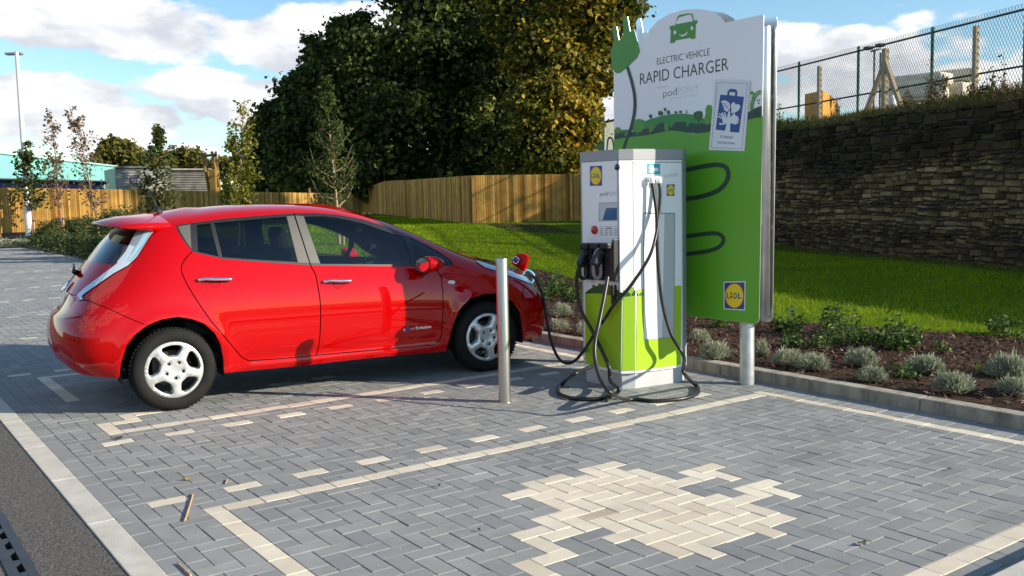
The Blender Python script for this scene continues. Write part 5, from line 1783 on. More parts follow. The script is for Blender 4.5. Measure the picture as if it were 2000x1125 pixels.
z = -.08
row = 0
rr = random.Random(3)
while z < ZW:
    hgt_ = rr.choice([.06, .075, .09, .11, .13, .17]) if z < 1.8 else rr.choice([.09, .12, .15, .19])
    u = U0 - rr.uniform(0, .4)
    while u < U1:
        ln = rr.uniform(.9, 2.9) * hgt_ + rr.uniform(0, .16)
        g = .008 + rr.uniform(0, .008)
        o = rr.uniform(-.012, .020)
        z0_, z1_ = z + g + rr.uniform(-.016, .016), z + hgt_ - g * .6 + rr.uniform(-.018, .018)
        c_ = .035
        wob = .045 * math.sin(u * 1.1 + z * 3) + .02 * math.sin(u * 3.7 + z * 9)
        kz0, kz1 = rr.uniform(-.014, .014), rr.uniform(-.014, .014)
        bb = len(V)
        if ln > c_ * 3:
            for (uu, zz, oo) in ((u + g, z0_, -.05), (u + ln - g, z0_, -.05), (u + ln - g, z1_, -.05), (u + g, z1_, -.05)):
                V.append(wall_pt(uu, zz + wob + (kz0 if uu < u + ln / 2 else kz1), oo))
            for (uu, zz, oo) in ((u + g + rr.uniform(.008, c_), z0_ + rr.uniform(.006, .025), o + rr.uniform(-.015, .015)), (u + ln - g - rr.uniform(.008, c_), z0_ + rr.uniform(.006, .025), o + rr.uniform(-.015, .015)), (u + ln - g - rr.uniform(.008, c_), z1_ - rr.uniform(.006, .025), o + rr.uniform(-.015, .015)), (u + g + rr.uniform(.008, c_), z1_ - rr.uniform(.006, .025), o + rr.uniform(-.015, .015))):
                V.append(wall_pt(uu, zz + wob + (kz0 if uu < u + ln / 2 else kz1), oo))
            Fq += [(bb + 4, bb + 5, bb + 6, bb + 7), (bb, bb + 1, bb + 5, bb + 4), (bb + 1, bb + 2, bb + 6, bb + 5), (bb + 2, bb + 3, bb + 7, bb + 6), (bb + 3, bb, bb + 4, bb + 7)]
            # soot-black upper courses, a patchy darker foot
            st_ = 1.85 + .28 * math.sin(u * .75) + .14 * math.sin(u * 1.7 + 1) + rr.uniform(-.2, .2)
            base = rr.gauss(.60, .15)
            kk_ = min(max((z - st_ + .25) / .5, 0), 1)
            base = base * (1 - kk_) + rr.gauss(.15, .09) * kk_
            if z < .6: base = rr.gauss(.40, .14)
            T += [min(max(base, 0), 1)] * 5
        u += ln
    z += hgt_
swall = link('stone_wall', arr_mesh('stone_wall', V, Fq, m_stone, attr={'tint': T}))
tag(swall, 'tall rough stone retaining wall blackened along its upper courses', 'wall')
mb = MB()
mb.quad(wall_pt(U0, -.1, -.045), wall_pt(U1, -.1, -.045), wall_pt(U1, ZW + .02, -.045), wall_pt(U0, ZW + .02, -.045))
ob = mb.build('mortar', mat('old_mortar', (.028, .023, .017), .95, var=.4, vscale=4), None)
ob.parent = swall

# earth bank behind the wall
m_bank = mat('bank_soil', (.085, .075, .030), .95, var=.5, vscale=3, bump=.6, bscale=20)
V, Fq = [], []
nu = 60
def bank_z(k): return ZW + [-.02, .20, .34, .38, .40][k]
for i in range(nu + 1):
    u = U0 + (U1 - U0) * i / nu
    for k, ob_ in enumerate((-.10, -.45, -.9, -4.0, -40.0)):
        p = wall_pt(u, ZW, ob_)
        V.append((p[0], p[1], bank_z(k) + random.uniform(-.04, .05) * (k < 3)))
for i in range(nu):
    for k in range(4):
        b = i * 5 + k; Fq.append((b, b + 1, b + 6, b + 5))
o = link('bank', arr_mesh('bank', V, Fq, m_bank, smooth=True)); o['kind'] = 'structure'

# chain-link fence on the bank
OFF = -.95
fz0 = ZW + .30


def fence_hit(x):
    """where the photo column meets the fence line"""
    a = np.array(wall_pt(0, 0, OFF)); b = np.array(wall_pt(10, 0, OFF))
    n = np.array([b[1] - a[1], a[0] - b[0], 0])
    return on_plane(x, 150, (a[0], a[1], 0), n)[:2]


m_gpost = mat('green_post_paint', (.016, .085, .038), .45, var=.15)
m_wire = mat('dark_wire', (.05, .065, .06), .5, metal=.3)
cp = mat('weathered_concrete', (.30, .245, .165), .9, var=.25, vscale=6, bump=.5, bscale=30, dark=(.15, .12, .08), dscale=6, damt=.6)
clf = thing('chain_link_fence', 'green chain link fence on the bank above the stone wall', 'fence', (*fence_hit(1700), fz0))
fdir = np.array([wdir[0], wdir[1], 0.])
fn_ = np.array([wnrm[0], wnrm[1], 0.])
top_pts = [(1554, 125.6), (1669, 91.5), (1812, 51), (1991.5, 5)]
zt_list = []
for x, y in top_pts:
    h_ = fence_hit(x)
    w = on_plane(x, y, (h_[0], h_[1], 0), fn_)
    zt_list.append(w[2])
ztop = float(np.mean(zt_list))
uu = [((fence_hit(x) - WR) @ wdir) for x, _ in top_pts]
sp_ = (uu[0] - uu[-1]) / 3
us = [uu[0] + sp_ * k for k in range(5, 0, -1)] + uu + [uu[-1] - sp_ * k for k in range(1, 4)]
for u in us:
    p = wall_pt(u, ZW, OFF + .05)
    mb = MB(); q = np.array([p[0], p[1], fz0 - .3]); e = np.array([p[0], p[1], ztop - .02])
    # tall top follows a fixed height
    mb.lathe([(.036, 0), (.036, ztop - fz0 + .3), (.03, ztop - fz0 + .27), (0, ztop - fz0 + .34)], q, (0, 0, 1), 14)
    mb.build('fence_post', m_gpost, clf)
umin, umax = min(us), max(us)


def fpt(u, z, o=0.0):
    p = wall_pt(u, ZW, OFF + o); return np.array([p[0], p[1], z])


zr_top = ztop - .10; zr_mid = fz0 + .5
mb = MB()
for zz in (zr_top, zr_mid): mb.tube([fpt(umin, zz, .02), fpt(umax, zz, .02)], .024, 6)
mb.build('fence_rail', mat('rail_dark', (.018, .026, .030), .5), clf)
V, Fq = [], []
pitch = .085
hz = ztop - .02 - (fz0 - .1)
wd = .0062
k = 0
u = umin - hz * .6
while u < umax:
    for sg_ in (1, -1):
        u0, u1 = (u, u + hz * .6) if sg_ > 0 else (u + hz * .6, u)
        z0_, z1_ = fz0 - .1, ztop - .02 + .05
        a0, a1 = max(min(u0, umax), umin), max(min(u1, umax), umin)
        if abs(u1 - u0) < 1e-6 or a0 == a1: continue
        f0, f1 = (a0 - u0) / (u1 - u0), (a1 - u0) / (u1 - u0)
        za, zb2 = z0_ + (z1_ - z0_) * f0, z0_ + (z1_ - z0_) * f1
        b = len(V)
        V += [fpt(a0 - wd, za), fpt(a0 + wd, za), fpt(a1 + wd, zb2), fpt(a1 - wd, zb2)]
        Fq.append((b, b + 1, b + 2, b + 3))
    u += pitch
link('wire_mesh', arr_mesh('wire_mesh', V, Fq, m_wire), clf)

# old concrete posts just in front of the mesh line
def conc_post(x, ytop, label, w=.10):
    h_ = fence_hit(x)
    u = (h_ - WR) @ wdir
    p = fpt(u, fz0, .16)
    zt2 = on_plane(x, ytop, p, fn_)[2]
    t = thing('concrete_post', label, 'post', (p[0], p[1], fz0), 0, 'old concrete posts along the chain link fence')
    mb = MB(); R = rotz(math.atan2(wdir[1], wdir[0]))
    mb.box((p[0], p[1], (fz0 - .4 + zt2) / 2), (w, w, zt2 - fz0 + .4), R, 0, .012)
    mb.build('shaft', cp, t)
    return t, p, zt2, R, u


conc_post(1600.7, 129, 'plain weathered concrete post beside the orange tarpaulin')
conc_post(1904.5, 51, 'plain weathered concrete post in brown weeds near the right edge')
t, p, zt2, R, u0_ = conc_post(1729, 94.7, 'weathered concrete post braced by two slanting struts', .13)
for fx, fy in ((1690, 209), (1767, 199)):
    hh = fence_hit(fx); uf = (hh - WR) @ wdir
    foot = fpt(uf, fz0 - .12, .16 + .02); head_ = p + np.array([0, 0, zt2 - p[2] - .30])
    d = head_ - foot; Ln = np.linalg.norm(d); zc = d / Ln
    xc = np.cross(fn_, zc); xc /= np.linalg.norm(xc); yc = np.cross(zc, xc)
    mb = MB(); mb.box((foot + head_) / 2, (.105, .105, Ln), np.stack([xc, yc, zc], 1), 0, .01)
    mb.build('strut', cp, t)

# things beyond the mesh
def slab(name, label, cat, pix, depth, thick, m, dirv=None):
    """solid with a traced outline at its own distance, thickness away from the viewer"""
    P = [at_depth(x, y, depth) for x, y in pix]
    dv = (np.array([FWD[0], FWD[1], 0]) / np.linalg.norm(FWD[:2]) if dirv is None else np.array(dirv)) * thick
    n = len(P)
    mb = MB()
    mb.add(P + [q + dv for q in P], [tuple(range(n)), tuple(range(2 * n - 1, n - 1, -1))] + [(i, (i + 1) % n, n + (i + 1) % n, n + i) for i in range(n)])
    o = mb.build(name, m)
    if label: tag(o, label, cat)
    return o


m_tarp = mat('orange_tarpaulin', (.62, .27, .015), .6, var=.25, vscale=3, bump=.5, bscale=5)
mb = MB()
zb0 = 2.8
tp_ = [at_depth(1572, 184, 33.5), at_depth(1607, 177, 31.5), at_depth(1624, 187, 32.6), at_depth(1634, 198, 33.3), at_depth(1641, 216, 34)]
bt_ = [np.array([p[0], p[1], zb0]) for p in tp_]
rear = at_depth(1615, 186, 36.5)
for i in range(4):
    mb.add([bt_[i], bt_[i + 1], tp_[i + 1], tp_[i]], [(0, 1, 2, 3)])
    mb.add([tp_[i], tp_[i + 1], rear], [(0, 1, 2)])
rb_ = np.array([rear[0], rear[1], zb0])
mb.add([bt_[0], tp_[0], rear, rb_], [(0, 1, 2, 3)]); mb.add([bt_[4], tp_[4], rear, rb_], [(0, 1, 2, 3)])
tag(mb.build('tarpaulin_heap', m_tarp), 'orange tarpaulin covered heap behind the chain link fence', 'tarpaulin')
# pale bales
m_bale = mat('pale_bale', (.66, .60, .48), .8, var=.25, vscale=3, bump=.6, bscale=8)
bx0 = at_depth(1812, 168, 40)
bl = thing('stacked_bales', 'heap of pale sheeted bales seen through the mesh fence', 'bales', (bx0[0], bx0[1], 3.5))
for k, (x, y, w_, h_) in enumerate(((1795, 186, 46, 26), (1842, 180, 60, 30), (1800, 158, 60, 24), (1858, 150, 50, 24), (1772, 176, 24, 34))):
    c = at_depth(x, y, 40 + (k % 2) * .8)
    mb = MB(); mb.box(c, (w_ / F_PX * 40, 2.2, h_ / F_PX * 40), rotz(-YAW + .75), 0, .14)
    mb.build('bale', m_bale, bl)
# white can on the bank
w0 = at_depth(1743, 196, 25)
mb = MB(); mb.lathe([(.10, -.16), (.105, .03), (.07, .09), (.05, .1), (.05, .14), (0, .14)], w0, (0, 0, 1), 18)
tag(mb.build('white_drum', mat('white_plastic', (.7, .7, .68), .5)), 'small white drum behind the braced concrete post', 'drum')
# twin floodlight mast
fl0 = at_depth(1709, 195, 46)
fm = thing('floodlight_mast', 'grey mast with two floodlights beyond the braced post', 'floodlight', (fl0[0], fl0[1], 3.4))
mb = MB()
for x, yt in ((1708, 100), (1720, 103)):
    tp = at_depth(x, yt, 46); mb.tube([np.array([tp[0], tp[1], 2.9]), tp], .05, 8)
pa, pb2 = at_depth(1701, 100.5, 46), at_depth(1721, 95, 46)
mb.tube([pa, pb2], .05, 6)
mb.build('mast', mat('mast_grey', (.09, .10, .11), .5, metal=.4), fm)
for x, y in ((1696, 94), (1719, 88.5)):
    mb = MB(); mb.box(at_depth(x, y, 46), (.32, .4, .16), rotz(-YAW + .3), 0, .03); mb.build('lamp_head', mat('floodlight_black', (.02, .02, .025), .4) if x == 1696 else MATS['floodlight_black'], fm)

# ------------------------------------------------------------------ buildings far left
def cprism(P, name, m, parent=None):
    mb = MB(); n = len(P) // 2
    mb.add(P, [tuple(range(n)), tuple(range(2 * n - 1, n - 1, -1))] + [(i, (i + 1) % n, n + (i + 1) % n, n + i) for i in range(n)])
    return mb.build(name, m, parent)


back_v = np.array([FWD[0], FWD[1], 0]) / np.linalg.norm(FWD[:2])
dep0, dep1 = 78, 96
L0, L1 = at_depth(-60, 292, dep0), at_depth(226, 325, dep1)
B0 = np.array([L0[0], L0[1], .2]); B1 = np.array([L1[0], L1[1], .2])
tb = thing('warehouse', 'turquoise clad warehouse behind the far fence at left', 'building', tuple(B0))
clad = mat('turquoise_cladding', (.20, .50, .47), .5, var=.06, vscale=.5)
# ribbed cladding
mb = MB()
dv = (L1 - L0); n_rib = 90
nb_ = np.cross(dv, [0, 0, 1.]); nb_ /= np.linalg.norm(nb_)
if nb_ @ (CAM - L0) < 0: nb_ = -nb_
prof = []
for i in range(n_rib * 4 + 1):
    u = i / (n_rib * 4); o_ = (.0, .0, .06, .06)[i % 4]
    prof.append((u, o_))
vs, fs = [], []
for u, o_ in prof:
    tp = L0 + dv * u + nb_ * o_; vs += [np.array([tp[0], tp[1], .2]), tp]
for i in range(len(prof) - 1): fs.append((2 * i, 2 * i + 2, 2 * i + 3, 2 * i + 1))
mb.add(vs, fs)
mb.build('cladding', clad, tb)
cprism([B0 - nb_ * .05, B1 - nb_ * .05, L1 - nb_ * .05 - UPZ3 * .05, L0 - nb_ * .05 - UPZ3 * .05, B0 - nb_ * 14, B1 - nb_ * 14, L1 - nb_ * 14, L0 - nb_ * 14], 'shell', clad, tb)
mb = MB(); mb.tube([L0 + nb_ * .12, L1 + nb_ * .12], .10, 6); mb.build('gutter', mat('gutter_pale', (.40, .62, .60), .5), tb)
# blue hoarding with a dark fascia
q0, q1 = at_depth(-20, 354, 66), at_depth(201, 360, 68); r0, r1 = at_depth(-20, 380, 66), at_depth(201, 384, 68)
hb = thing('blue_hoarding', 'deep blue screen with dark top edge in front of the turquoise warehouse', 'screen', (r0[0], r0[1], .3))
cprism([r0, r1, q1, q0] + [p + back_v * .2 for p in (r0, r1, q1, q0)], 'panel', mat('deep_blue_sheet', (.014, .024, .16), .5, var=.35, vscale=.6, bump=.3, bscale=1.5), hb)
s0_, s1_ = at_depth(-20, 350, 65.8), at_depth(206, 355.5, 67.8)
cprism([q0 - back_v * .1 + UPZ3 * -.05, q1 - back_v * .1 + UPZ3 * -.05, s1_, s0_] + [p + back_v * .5 for p in (q0, q1, s1_, s0_)], 'fascia', mat('fascia_dark', (.022, .022, .026), .5), hb)
mb = MB(); mb.tube([s0_ + UPZ3 * .05, s1_ + UPZ3 * .05], .06, 6); mb.build('capping', mat('capping_grey', (.50, .50, .48), .6), hb)
# corrugated sheds
def corr(name, label, x0, y0, x1, y1, ybot, dep, m, m2, gra=False):
    a, b = at_depth(x0, y0, dep), at_depth(x1, y1, dep + 2)
    t = thing(name, label, 'shed', (a[0], a[1], .3))
    mb = MB(); z0_ = at_depth(x0, ybot, dep)[2]
    nrow = 11
    vs, fs = [], []
    dvv = b - a
    nn = np.cross(dvv, UPZ3); nn /= np.linalg.norm(nn)
    if nn @ (CAM - a) < 0: nn = -nn
    K = nrow * 4
    for i in range(K + 1):
        zz = z0_ + (a[2] - z0_) * i / K
        o_ = .07 * math.sin(2 * math.pi * i / 4 / 1.0 + .4)
        vs += [np.array([a[0], a[1], zz]) + nn * o_, np.array([b[0], b[1], zz + (b[2] - a[2]) * i / K]) + nn * o_]
    for i in range(K): fs.append((2 * i, 2 * i + 1, 2 * i + 3, 2 * i + 2))
    mb.add(vs, fs)
    mb.build('wall', m, t)
    w_ = [np.array([a[0], a[1], z0_]), np.array([b[0], b[1], z0_]), b, a]
    cprism([p - nn * .12 for p in w_] + [p - nn * 6 for p in w_], 'back', m2, t)
    mb = MB(); mb.box((a + b) / 2 + UPZ3 * .08, (np.linalg.norm(dvv), .5, .12), rotz(math.atan2(dvv[1], dvv[0]))); mb.build('eaves', m2, t)
    return t, a, b, z0_, nn


m_corr = mat('corrugated_steel', (.42, .43, .44), .45, metal=.4, var=.3, vscale=.7, dark=(.20, .18, .16), dscale=.6, damt=.6)
m_corr2 = mat('rusty_corrugated', (.19, .185, .18), .5, metal=.3, var=.4, vscale=1.2, dark=(.07, .05, .04), dscale=.8, damt=.8)
t1, a1_, b1_, z1_, n1_ = corr('corrugated_shed', 'silver corrugated shed wall with a faded purple scrawl', 224.5, 328, 331, 328.5, 385, 72, m_corr, m_corr2)
mb = MB()
cg = at_depth(264, 352, 71.7)
ring = [cg + RGT * .42 * math.cos(a) + UPV * .36 * math.sin(a) for a in np.linspace(0, 2 * math.pi, 28)]
mb.tube(ring, .035, 5)
mb.tube([cg + RGT * (-.1 + .25 * math.cos(a)) + UPV * (.2 * math.sin(a)) for a in np.linspace(.4, 5.2, 16)], .03, 5)
mb.tube([cg + RGT * x + UPV * y for x, y in ((.3, .5), (.1, .1), (.15, -.5))], .03, 5)
mb.build('graffiti', mat('faded_purple', (.10, .05, .10), .7), t1)
corr('corrugated_shed', 'dark rusty corrugated shed beside the lattice gantry', 331, 332, 412, 333.5, 385, 74, m_corr2, m_corr2)
# lattice gantry
mb = MB()
dg = 70
def lt(x, y, d=0.0): return at_depth(x, y, dg + d)
m_gan = mat('gantry_ochre', (.20, .115, .02), .7, var=.3, vscale=2)
legs = [((394.5, 299), (412, 372)), ((400.5, 298), (414, 372)), ((413.5, 296), (428, 345)), ((421, 296), (432, 372))]
gt = thing('lattice_gantry', 'ochre steel lattice gantry leaning above the far fence', 'gantry', tuple(lt(412, 400)))
for k, (p, q) in enumerate(legs):
    mb = MB(); mb.tube([lt(*p, (k % 2) * 1.2), lt(q[0], q[1] + 20, (k % 2) * 1.2)], .10, 6); mb.build('leg', m_gan, gt)
mb = MB()
for p, q in (((393, 304), (423, 301)), ((395, 306), (424, 303)), ((398, 312), (420, 326)), ((419, 305), (402, 328)), ((402, 328), (424, 325)), ((404, 330), (426, 346)), ((424, 328), (406, 348)), ((406, 348), (428, 348)), ((408, 350), (428, 370))):
    mb.tube([lt(*p, .5), lt(*q, .5)], .06, 5)
mb.build('bracing', m_gan, gt)
mb = MB(); mb.box(lt(418, 352), (.5, .8, 1.6), rotz(-YAW), 0, .05); mb.build('cab', m_gan, gt)

# building corner seen between the trees and the sign
bg0 = thing('green_cabin', 'dark green cabin with pale panel beside the sign at the back', 'building', tuple(at_depth(1170, 290, 60)))
cprism([at_depth(x, y, 58) for x, y in ((1150, 300), (1181, 300), (1181, 224), (1150, 232))] + [at_depth(x, y, 61) for x, y in ((1150, 300), (1181, 300), (1181, 224), (1150, 232))], 'cabin_wall', mat('cabin_green', (.015, .06, .03), .5, var=.2, vscale=1), bg0)
cprism([at_depth(x, y, 59) for x, y in ((1181.5, 300), (1225, 300), (1225, 228), (1181.5, 236))] + [at_depth(x, y, 62) for x, y in ((1181.5, 300), (1225, 300), (1225, 228), (1181.5, 236))], 'pale_panel', mat('cabin_cream', (.58, .57, .50), .6, var=.1), bg0)
mb = MB(); mb.tube([at_depth(1181, 239, 58.5), at_depth(1225, 228, 58.5)], .08, 6); mb.build('dark_edge', black_plastic, bg0)
mb = MB(); mb.tube(spline([at_depth(x, y, 52) for x, y in ((1187, 320), (1186, 290), (1188, 272), (1193, 269), (1198, 280), (1200, 320))], 5), .05, 6)
tag(mb.build('hoop', black_plastic), 'thin dark hoop rising beside the sign above the fence', 'hoop')

# ------------------------------------------------------------------ lamp post
lb = on_z(58, 461, .38)
dL = Dp(lb)
lp_ = thing('street_lamp', 'tall slim white lamp post with a flat head at the left', 'street lamp', tuple(lb))
topL = at_depth(40.5, 106, dL)
HL = topL[2] - lb[2]
mlp = mat('lamp_post_white', (.66, .67, .68), .4, metal=.2, var=.05)
mb = MB(); mb.lathe([(.15, 0), (.15, 1.15), (.105, 1.25), (.095, 4), (.075, HL)], lb, (0, 0, 1), 16); mb.build('post', mlp, lp_)
mb = MB(); hd = topL + np.array([0, 0, .02])
mb.box(hd - RGT * .26, (.66, .26, .10), rotz(-YAW), 0, .035); mb.build('lamp_head', mat('lamp_head_grey', (.22, .23, .26), .4), lp_)
# ------------------------------------------------------------------ vegetation
def quads_from(centers, normals, size, aspect=1.0, rng=RNG, curl=0.0):
    """one leaf-like quad (a kite) per centre"""
    n = len(centers)
    r = rng.normal(size=(n, 3)); r -= (r * normals).sum(1, keepdims=True) * normals
    r /= np.linalg.norm(r, axis=1, keepdims=True) + 1e-9
    w = np.cross(normals, r)
    s = (size if np.ndim(size) else np.full(n, size))[:, None]
    a = centers - r * s * .5
    b = centers + w * s * .34 * aspect + normals * s * curl
    c = centers + r * s * .5
    d = centers - w * s * .34 * aspect + normals * s * curl
    V = np.stack([a, b, c, d], 1).reshape(-1, 3)
    F = np.arange(4 * n).reshape(n, 4)
    return V, F


def rand_dirs(n, rng=RNG):
    d = rng.normal(size=(n, 3)); return d / np.linalg.norm(d, axis=1, keepdims=True)


m_leaf_dark = ramp_attr_mat('leaves_dark_green', [(0, (.022, .036, .008)), (.5, (.048, .072, .014)), (.85, (.11, .135, .022)), (1, (.26, .25, .045))], .6, transl=.28, spec=.2)
m_leaf_gold = ramp_attr_mat('leaves_turning', [(0, (.040, .055, .008)), (.45, (.12, .125, .014)), (.75, (.36, .26, .025)), (1, (.55, .31, .03))], .6, transl=.3, spec=.2)
m_leaf_olive = ramp_attr_mat('leaves_olive', [(0, (.06, .065, .014)), (.5, (.13, .12, .022)), (1, (.22, .17, .03))], .7, transl=.25, spec=.2)
m_leaf_yg = ramp_attr_mat('leaves_yellow_green', [(0, (.06, .085, .010)), (.5, (.16, .17, .018)), (1, (.33, .26, .03))], .6, transl=.3, spec=.3)
m_leaf_mid = ramp_attr_mat('leaves_mid_green', [(0, (.022, .042, .010)), (.5, (.048, .078, .016)), (1, (.15, .14, .03))], .6, transl=.3, spec=.15)
m_leaf_rust = ramp_attr_mat('leaves_rust', [(0, (.09, .06, .04)), (.5, (.17, .12, .075)), (1, (.27, .20, .10))], .7, transl=.2, spec=.2)
m_bark = mat('bark_brown', (.085, .068, .050), .9, var=.35, vscale=9, bump=.6, bscale=30, stretch=(1, 1, .3))
m_bark_pale = mat('bark_pale', (.30, .23, .135), .8, var=.25, vscale=14, bump=.3, bscale=40)
m_bark_pink = mat('bark_pinkish', (.22, .13, .085), .8, var=.25, vscale=14)
m_stake = mat('stake_timber', (.38, .235, .115), .85, var=.2, vscale=8)


def big_tree(label, base, trunk_h, blobs, nleaf, lsize, m, mb_mat=None, group=None, seed=1, tr=.28, name='tree', warm=None):
    """blobs: crown ellipsoids [(centre, radii)]; leaves gather in clumps over and inside them"""
    rng = np.random.default_rng(seed)
    t = thing(name, label, 'tree', tuple(base), 0, group)
    base = np.array(base, float)
    vol = np.array([np.prod(b[1]) ** (2 / 3) for b in blobs]); vol = vol / vol.sum()
    C, Nn, T, SZ = [], [], [], []
    mb = MB()
    crown_c = np.mean([b[0] for b in blobs], 0)
    fork = base + np.array([0, 0, trunk_h])
    mb.tube([base, base + (fork - base) * .5 + rng.normal(0, .08, 3) * [1, 1, 0], fork], [tr * 1.25, tr, tr * .8], 10)
    for (c, r), f in zip(blobs, vol):
        c = np.array(c); r = np.array(r)
        mid = (fork + c) / 2 + rng.normal(0, .4, 3)
        mb.tube(spline([fork, mid, c], 4), list(np.linspace(tr * .55, tr * .12, 9)), 7)
        ncl = max(6, int(70 * f * len(blobs) / 4))
        d = rand_dirs(ncl, rng)
        d[:, 2] = np.where(d[:, 2] < -.55, -d[:, 2], d[:, 2])
        rad_ = rng.uniform(.55, 1.02, ncl)[:, None]
        cc = c + d * r * rad_
        for q in cc[:: 3]:
            mb.tube([c + (q - c) * .1, c + (q - c) * .55 + rng.normal(0, .15, 3), q], [tr * .16, tr * .10, .02], 5)
        n = int(nleaf * f)
        k = rng.integers(0, ncl, n)
        crad = (r.mean() * rng.uniform(.26, .44, ncl))
        dd = rand_dirs(n, rng); rr = np.abs(rng.normal(0, .62, n))
        sc = crad[k] * rr
        p = cc[k] + dd * sc[:, None] * np.array([1.15, 1.15, .75])
        core = rng.uniform(0, 1, n) < .22
        p = np.where(core[:, None], c + rand_dirs(n, rng) * r * (rng.uniform(0, 1, n) ** .45)[:, None], p)
        C.append(p)
        SZ.append(np.where(core, 1.45, 1.0))
        nn = dd * .5 + rng.normal(0, .6, (n, 3)) + np.array([0, 0, .45]); nn /= np.linalg.norm(nn, axis=1, keepdims=True)
        Nn.append(nn)
        tint = np.clip(rng.normal(.42, .22, n) + (rng.normal(0, .18, ncl))[k], 0, 1)
        if warm is not None: tint = np.clip(tint + np.array([warm(q) for q in p]), 0, 1)
        T.append(tint)
    C = np.concatenate(C); Nn = np.concatenate(Nn); T = np.concatenate(T)
    V, F = quads_from(C, Nn, lsize * rng.uniform(.7, 1.35, len(C)) * np.concatenate(SZ), 1.1, rng, .08)
    link('crown', arr_mesh('crown', V, F, m, attr={'tint': T}), t)
    mb.build('trunk', mb_mat or m_bark, t)
    return t


def B(x, y, dep, rx, ry, rd=None):
    """crown ellipsoid from the photo: centre pixel, pixel radii, distance"""
    c = at_depth(x, y, dep)
    return (c, (rx / F_PX * dep, (rd if rd is not None else rx / F_PX * dep), ry / F_PX * dep))


def gnd(x, dep, z=.25):
    p = at_depth(x, 400, dep); return (p[0], p[1], z)


GT = 'large trees standing behind the board fence'
big_tree('tall dark green tree in the middle of the tree belt', gnd(850, 58), 3.0, [B(850, 110, 58, 130, 110), B(730, 160, 58, 100, 95), B(960, 120, 58, 110, 120), B(800, 250, 57, 130, 95), B(950, 260, 57, 110, 95), B(870, -20, 60, 140, 90), B(680, 270, 58, 80, 100), B(900, 345, 57, 110, 50), B(760, 340, 57, 110, 55)], 95000, .30, m_leaf_dark, None, GT, 11, .38)
big_tree('dark leafy tree on the left shoulder of the tree belt', gnd(620, 60), 2.5, [B(640, 140, 60, 60, 75), B(600, 200, 60, 55, 70), B(640, 240, 59, 75, 80), B(590, 300, 59, 60, 70), B(665, 330, 59, 70, 55), B(690, 90, 61, 55, 60), B(600, 355, 58, 60, 40)], 60000, .29, m_leaf_dark, None, GT, 12, .3)
big_tree('dark bushy tree lowest at the left end of the tree belt', gnd(535, 64), 1.5, [B(540, 250, 64, 40, 55), B(520, 300, 64, 40, 60), B(560, 320, 63, 45, 60), B(530, 365, 63, 50, 35)], 34000, .30, m_leaf_dark, None, GT, 13, .22)
wz = at_depth(1120, 150, 48)
big_tree('tall tree with yellowing autumn leaves beside the sign', gnd(1122, 48), 4.2, [B(1150, 30, 48, 105, 75), B(1080, 110, 47.5, 85, 90), B(1150, 130, 48, 70, 85), B(1070, 220, 47, 85, 85), B(1125, 235, 47.5, 55, 80), B(1050, 300, 47, 80, 50), B(1120, 310, 47.5, 50, 40), B(1020, 30, 49, 90, 80), B(1225, 5, 48.5, 45, 40), B(1145, 262, 47, 22, 30)], 70000, .215, m_leaf_gold, None, GT, 14, .26,
         warm=lambda q: .25 * math.exp(-((((q - CAM) @ RGT) / ((q - CAM) @ FWD) * F_PX + 1000 - 1130) / 70) ** 2) * 1.0 - .12)
big_tree('gap filling dark tree between the tall dark tree and the yellowing one', gnd(1010, 55), 2.5, [B(1010, 180, 55, 90, 100), B(1000, 290, 54, 100, 70), B(1040, 345, 53, 90, 35), B(1000, 80, 56, 90, 80)], 50000, .27, m_leaf_dark, None, GT, 15, .3)
GF = 'olive trees on the skyline at the left'
big_tree('rounded olive tree on the skyline above the turquoise roof', gnd(232, 105, .3), 4, [B(232, 300, 105, 42, 30), B(215, 315, 104, 38, 26), B(260, 318, 104, 36, 24), B(195, 330, 104, 30, 18)], 9000, .42, m_leaf_olive, None, GF, 21, .3)
big_tree('spreading olive tree on the skyline behind the green sapling', gnd(360, 110, .3), 4, [B(365, 312, 110, 36, 22), B(335, 322, 109, 40, 18), B(395, 325, 109, 34, 18), B(300, 322, 110, 36, 20)], 9000, .42, m_leaf_olive, None, GF, 22, .3)
big_tree('small olive tree on the skyline beside the lattice gantry', gnd(440, 100, .3), 3, [B(440, 330, 100, 26, 22), B(470, 330, 100, 30, 28), B(505, 260, 90, 26, 40), B(500, 310, 90, 30, 40)], 7000, .40, m_leaf_olive, None, GF, 23, .3)
# the wood beyond the frame to the right casts the shade on the bank, lawn and fence
def sun_side(q, s):
    """point at distance q across and s along the sun's bearing"""
    h = np.array([SUN_DIR[0], SUN_DIR[1]]) / math.cos(SUN_EL)
    return np.array([-h[1], h[0]]) * q + h * s


for q, s, h, r, sd in ((35.2, 21, 23.0, 3.5, 41),):
    ot = sun_side(q, s)
    big_tree('tall tree beyond the right edge shading the fences', (ot[0], ot[1], .2), h * .25, [((ot[0], ot[1], 17.2), (r, r, 6.2)), ((ot[0], ot[1], 8.6), (r * 1.12, r * 1.12, 5.2)), ((ot[0] + .6, ot[1] - .5, 20.5), (r * .6, r * .6, 3.0))], 22000, .45, m_leaf_dark, None, 'tall trees beyond the right edge', sd, .3)


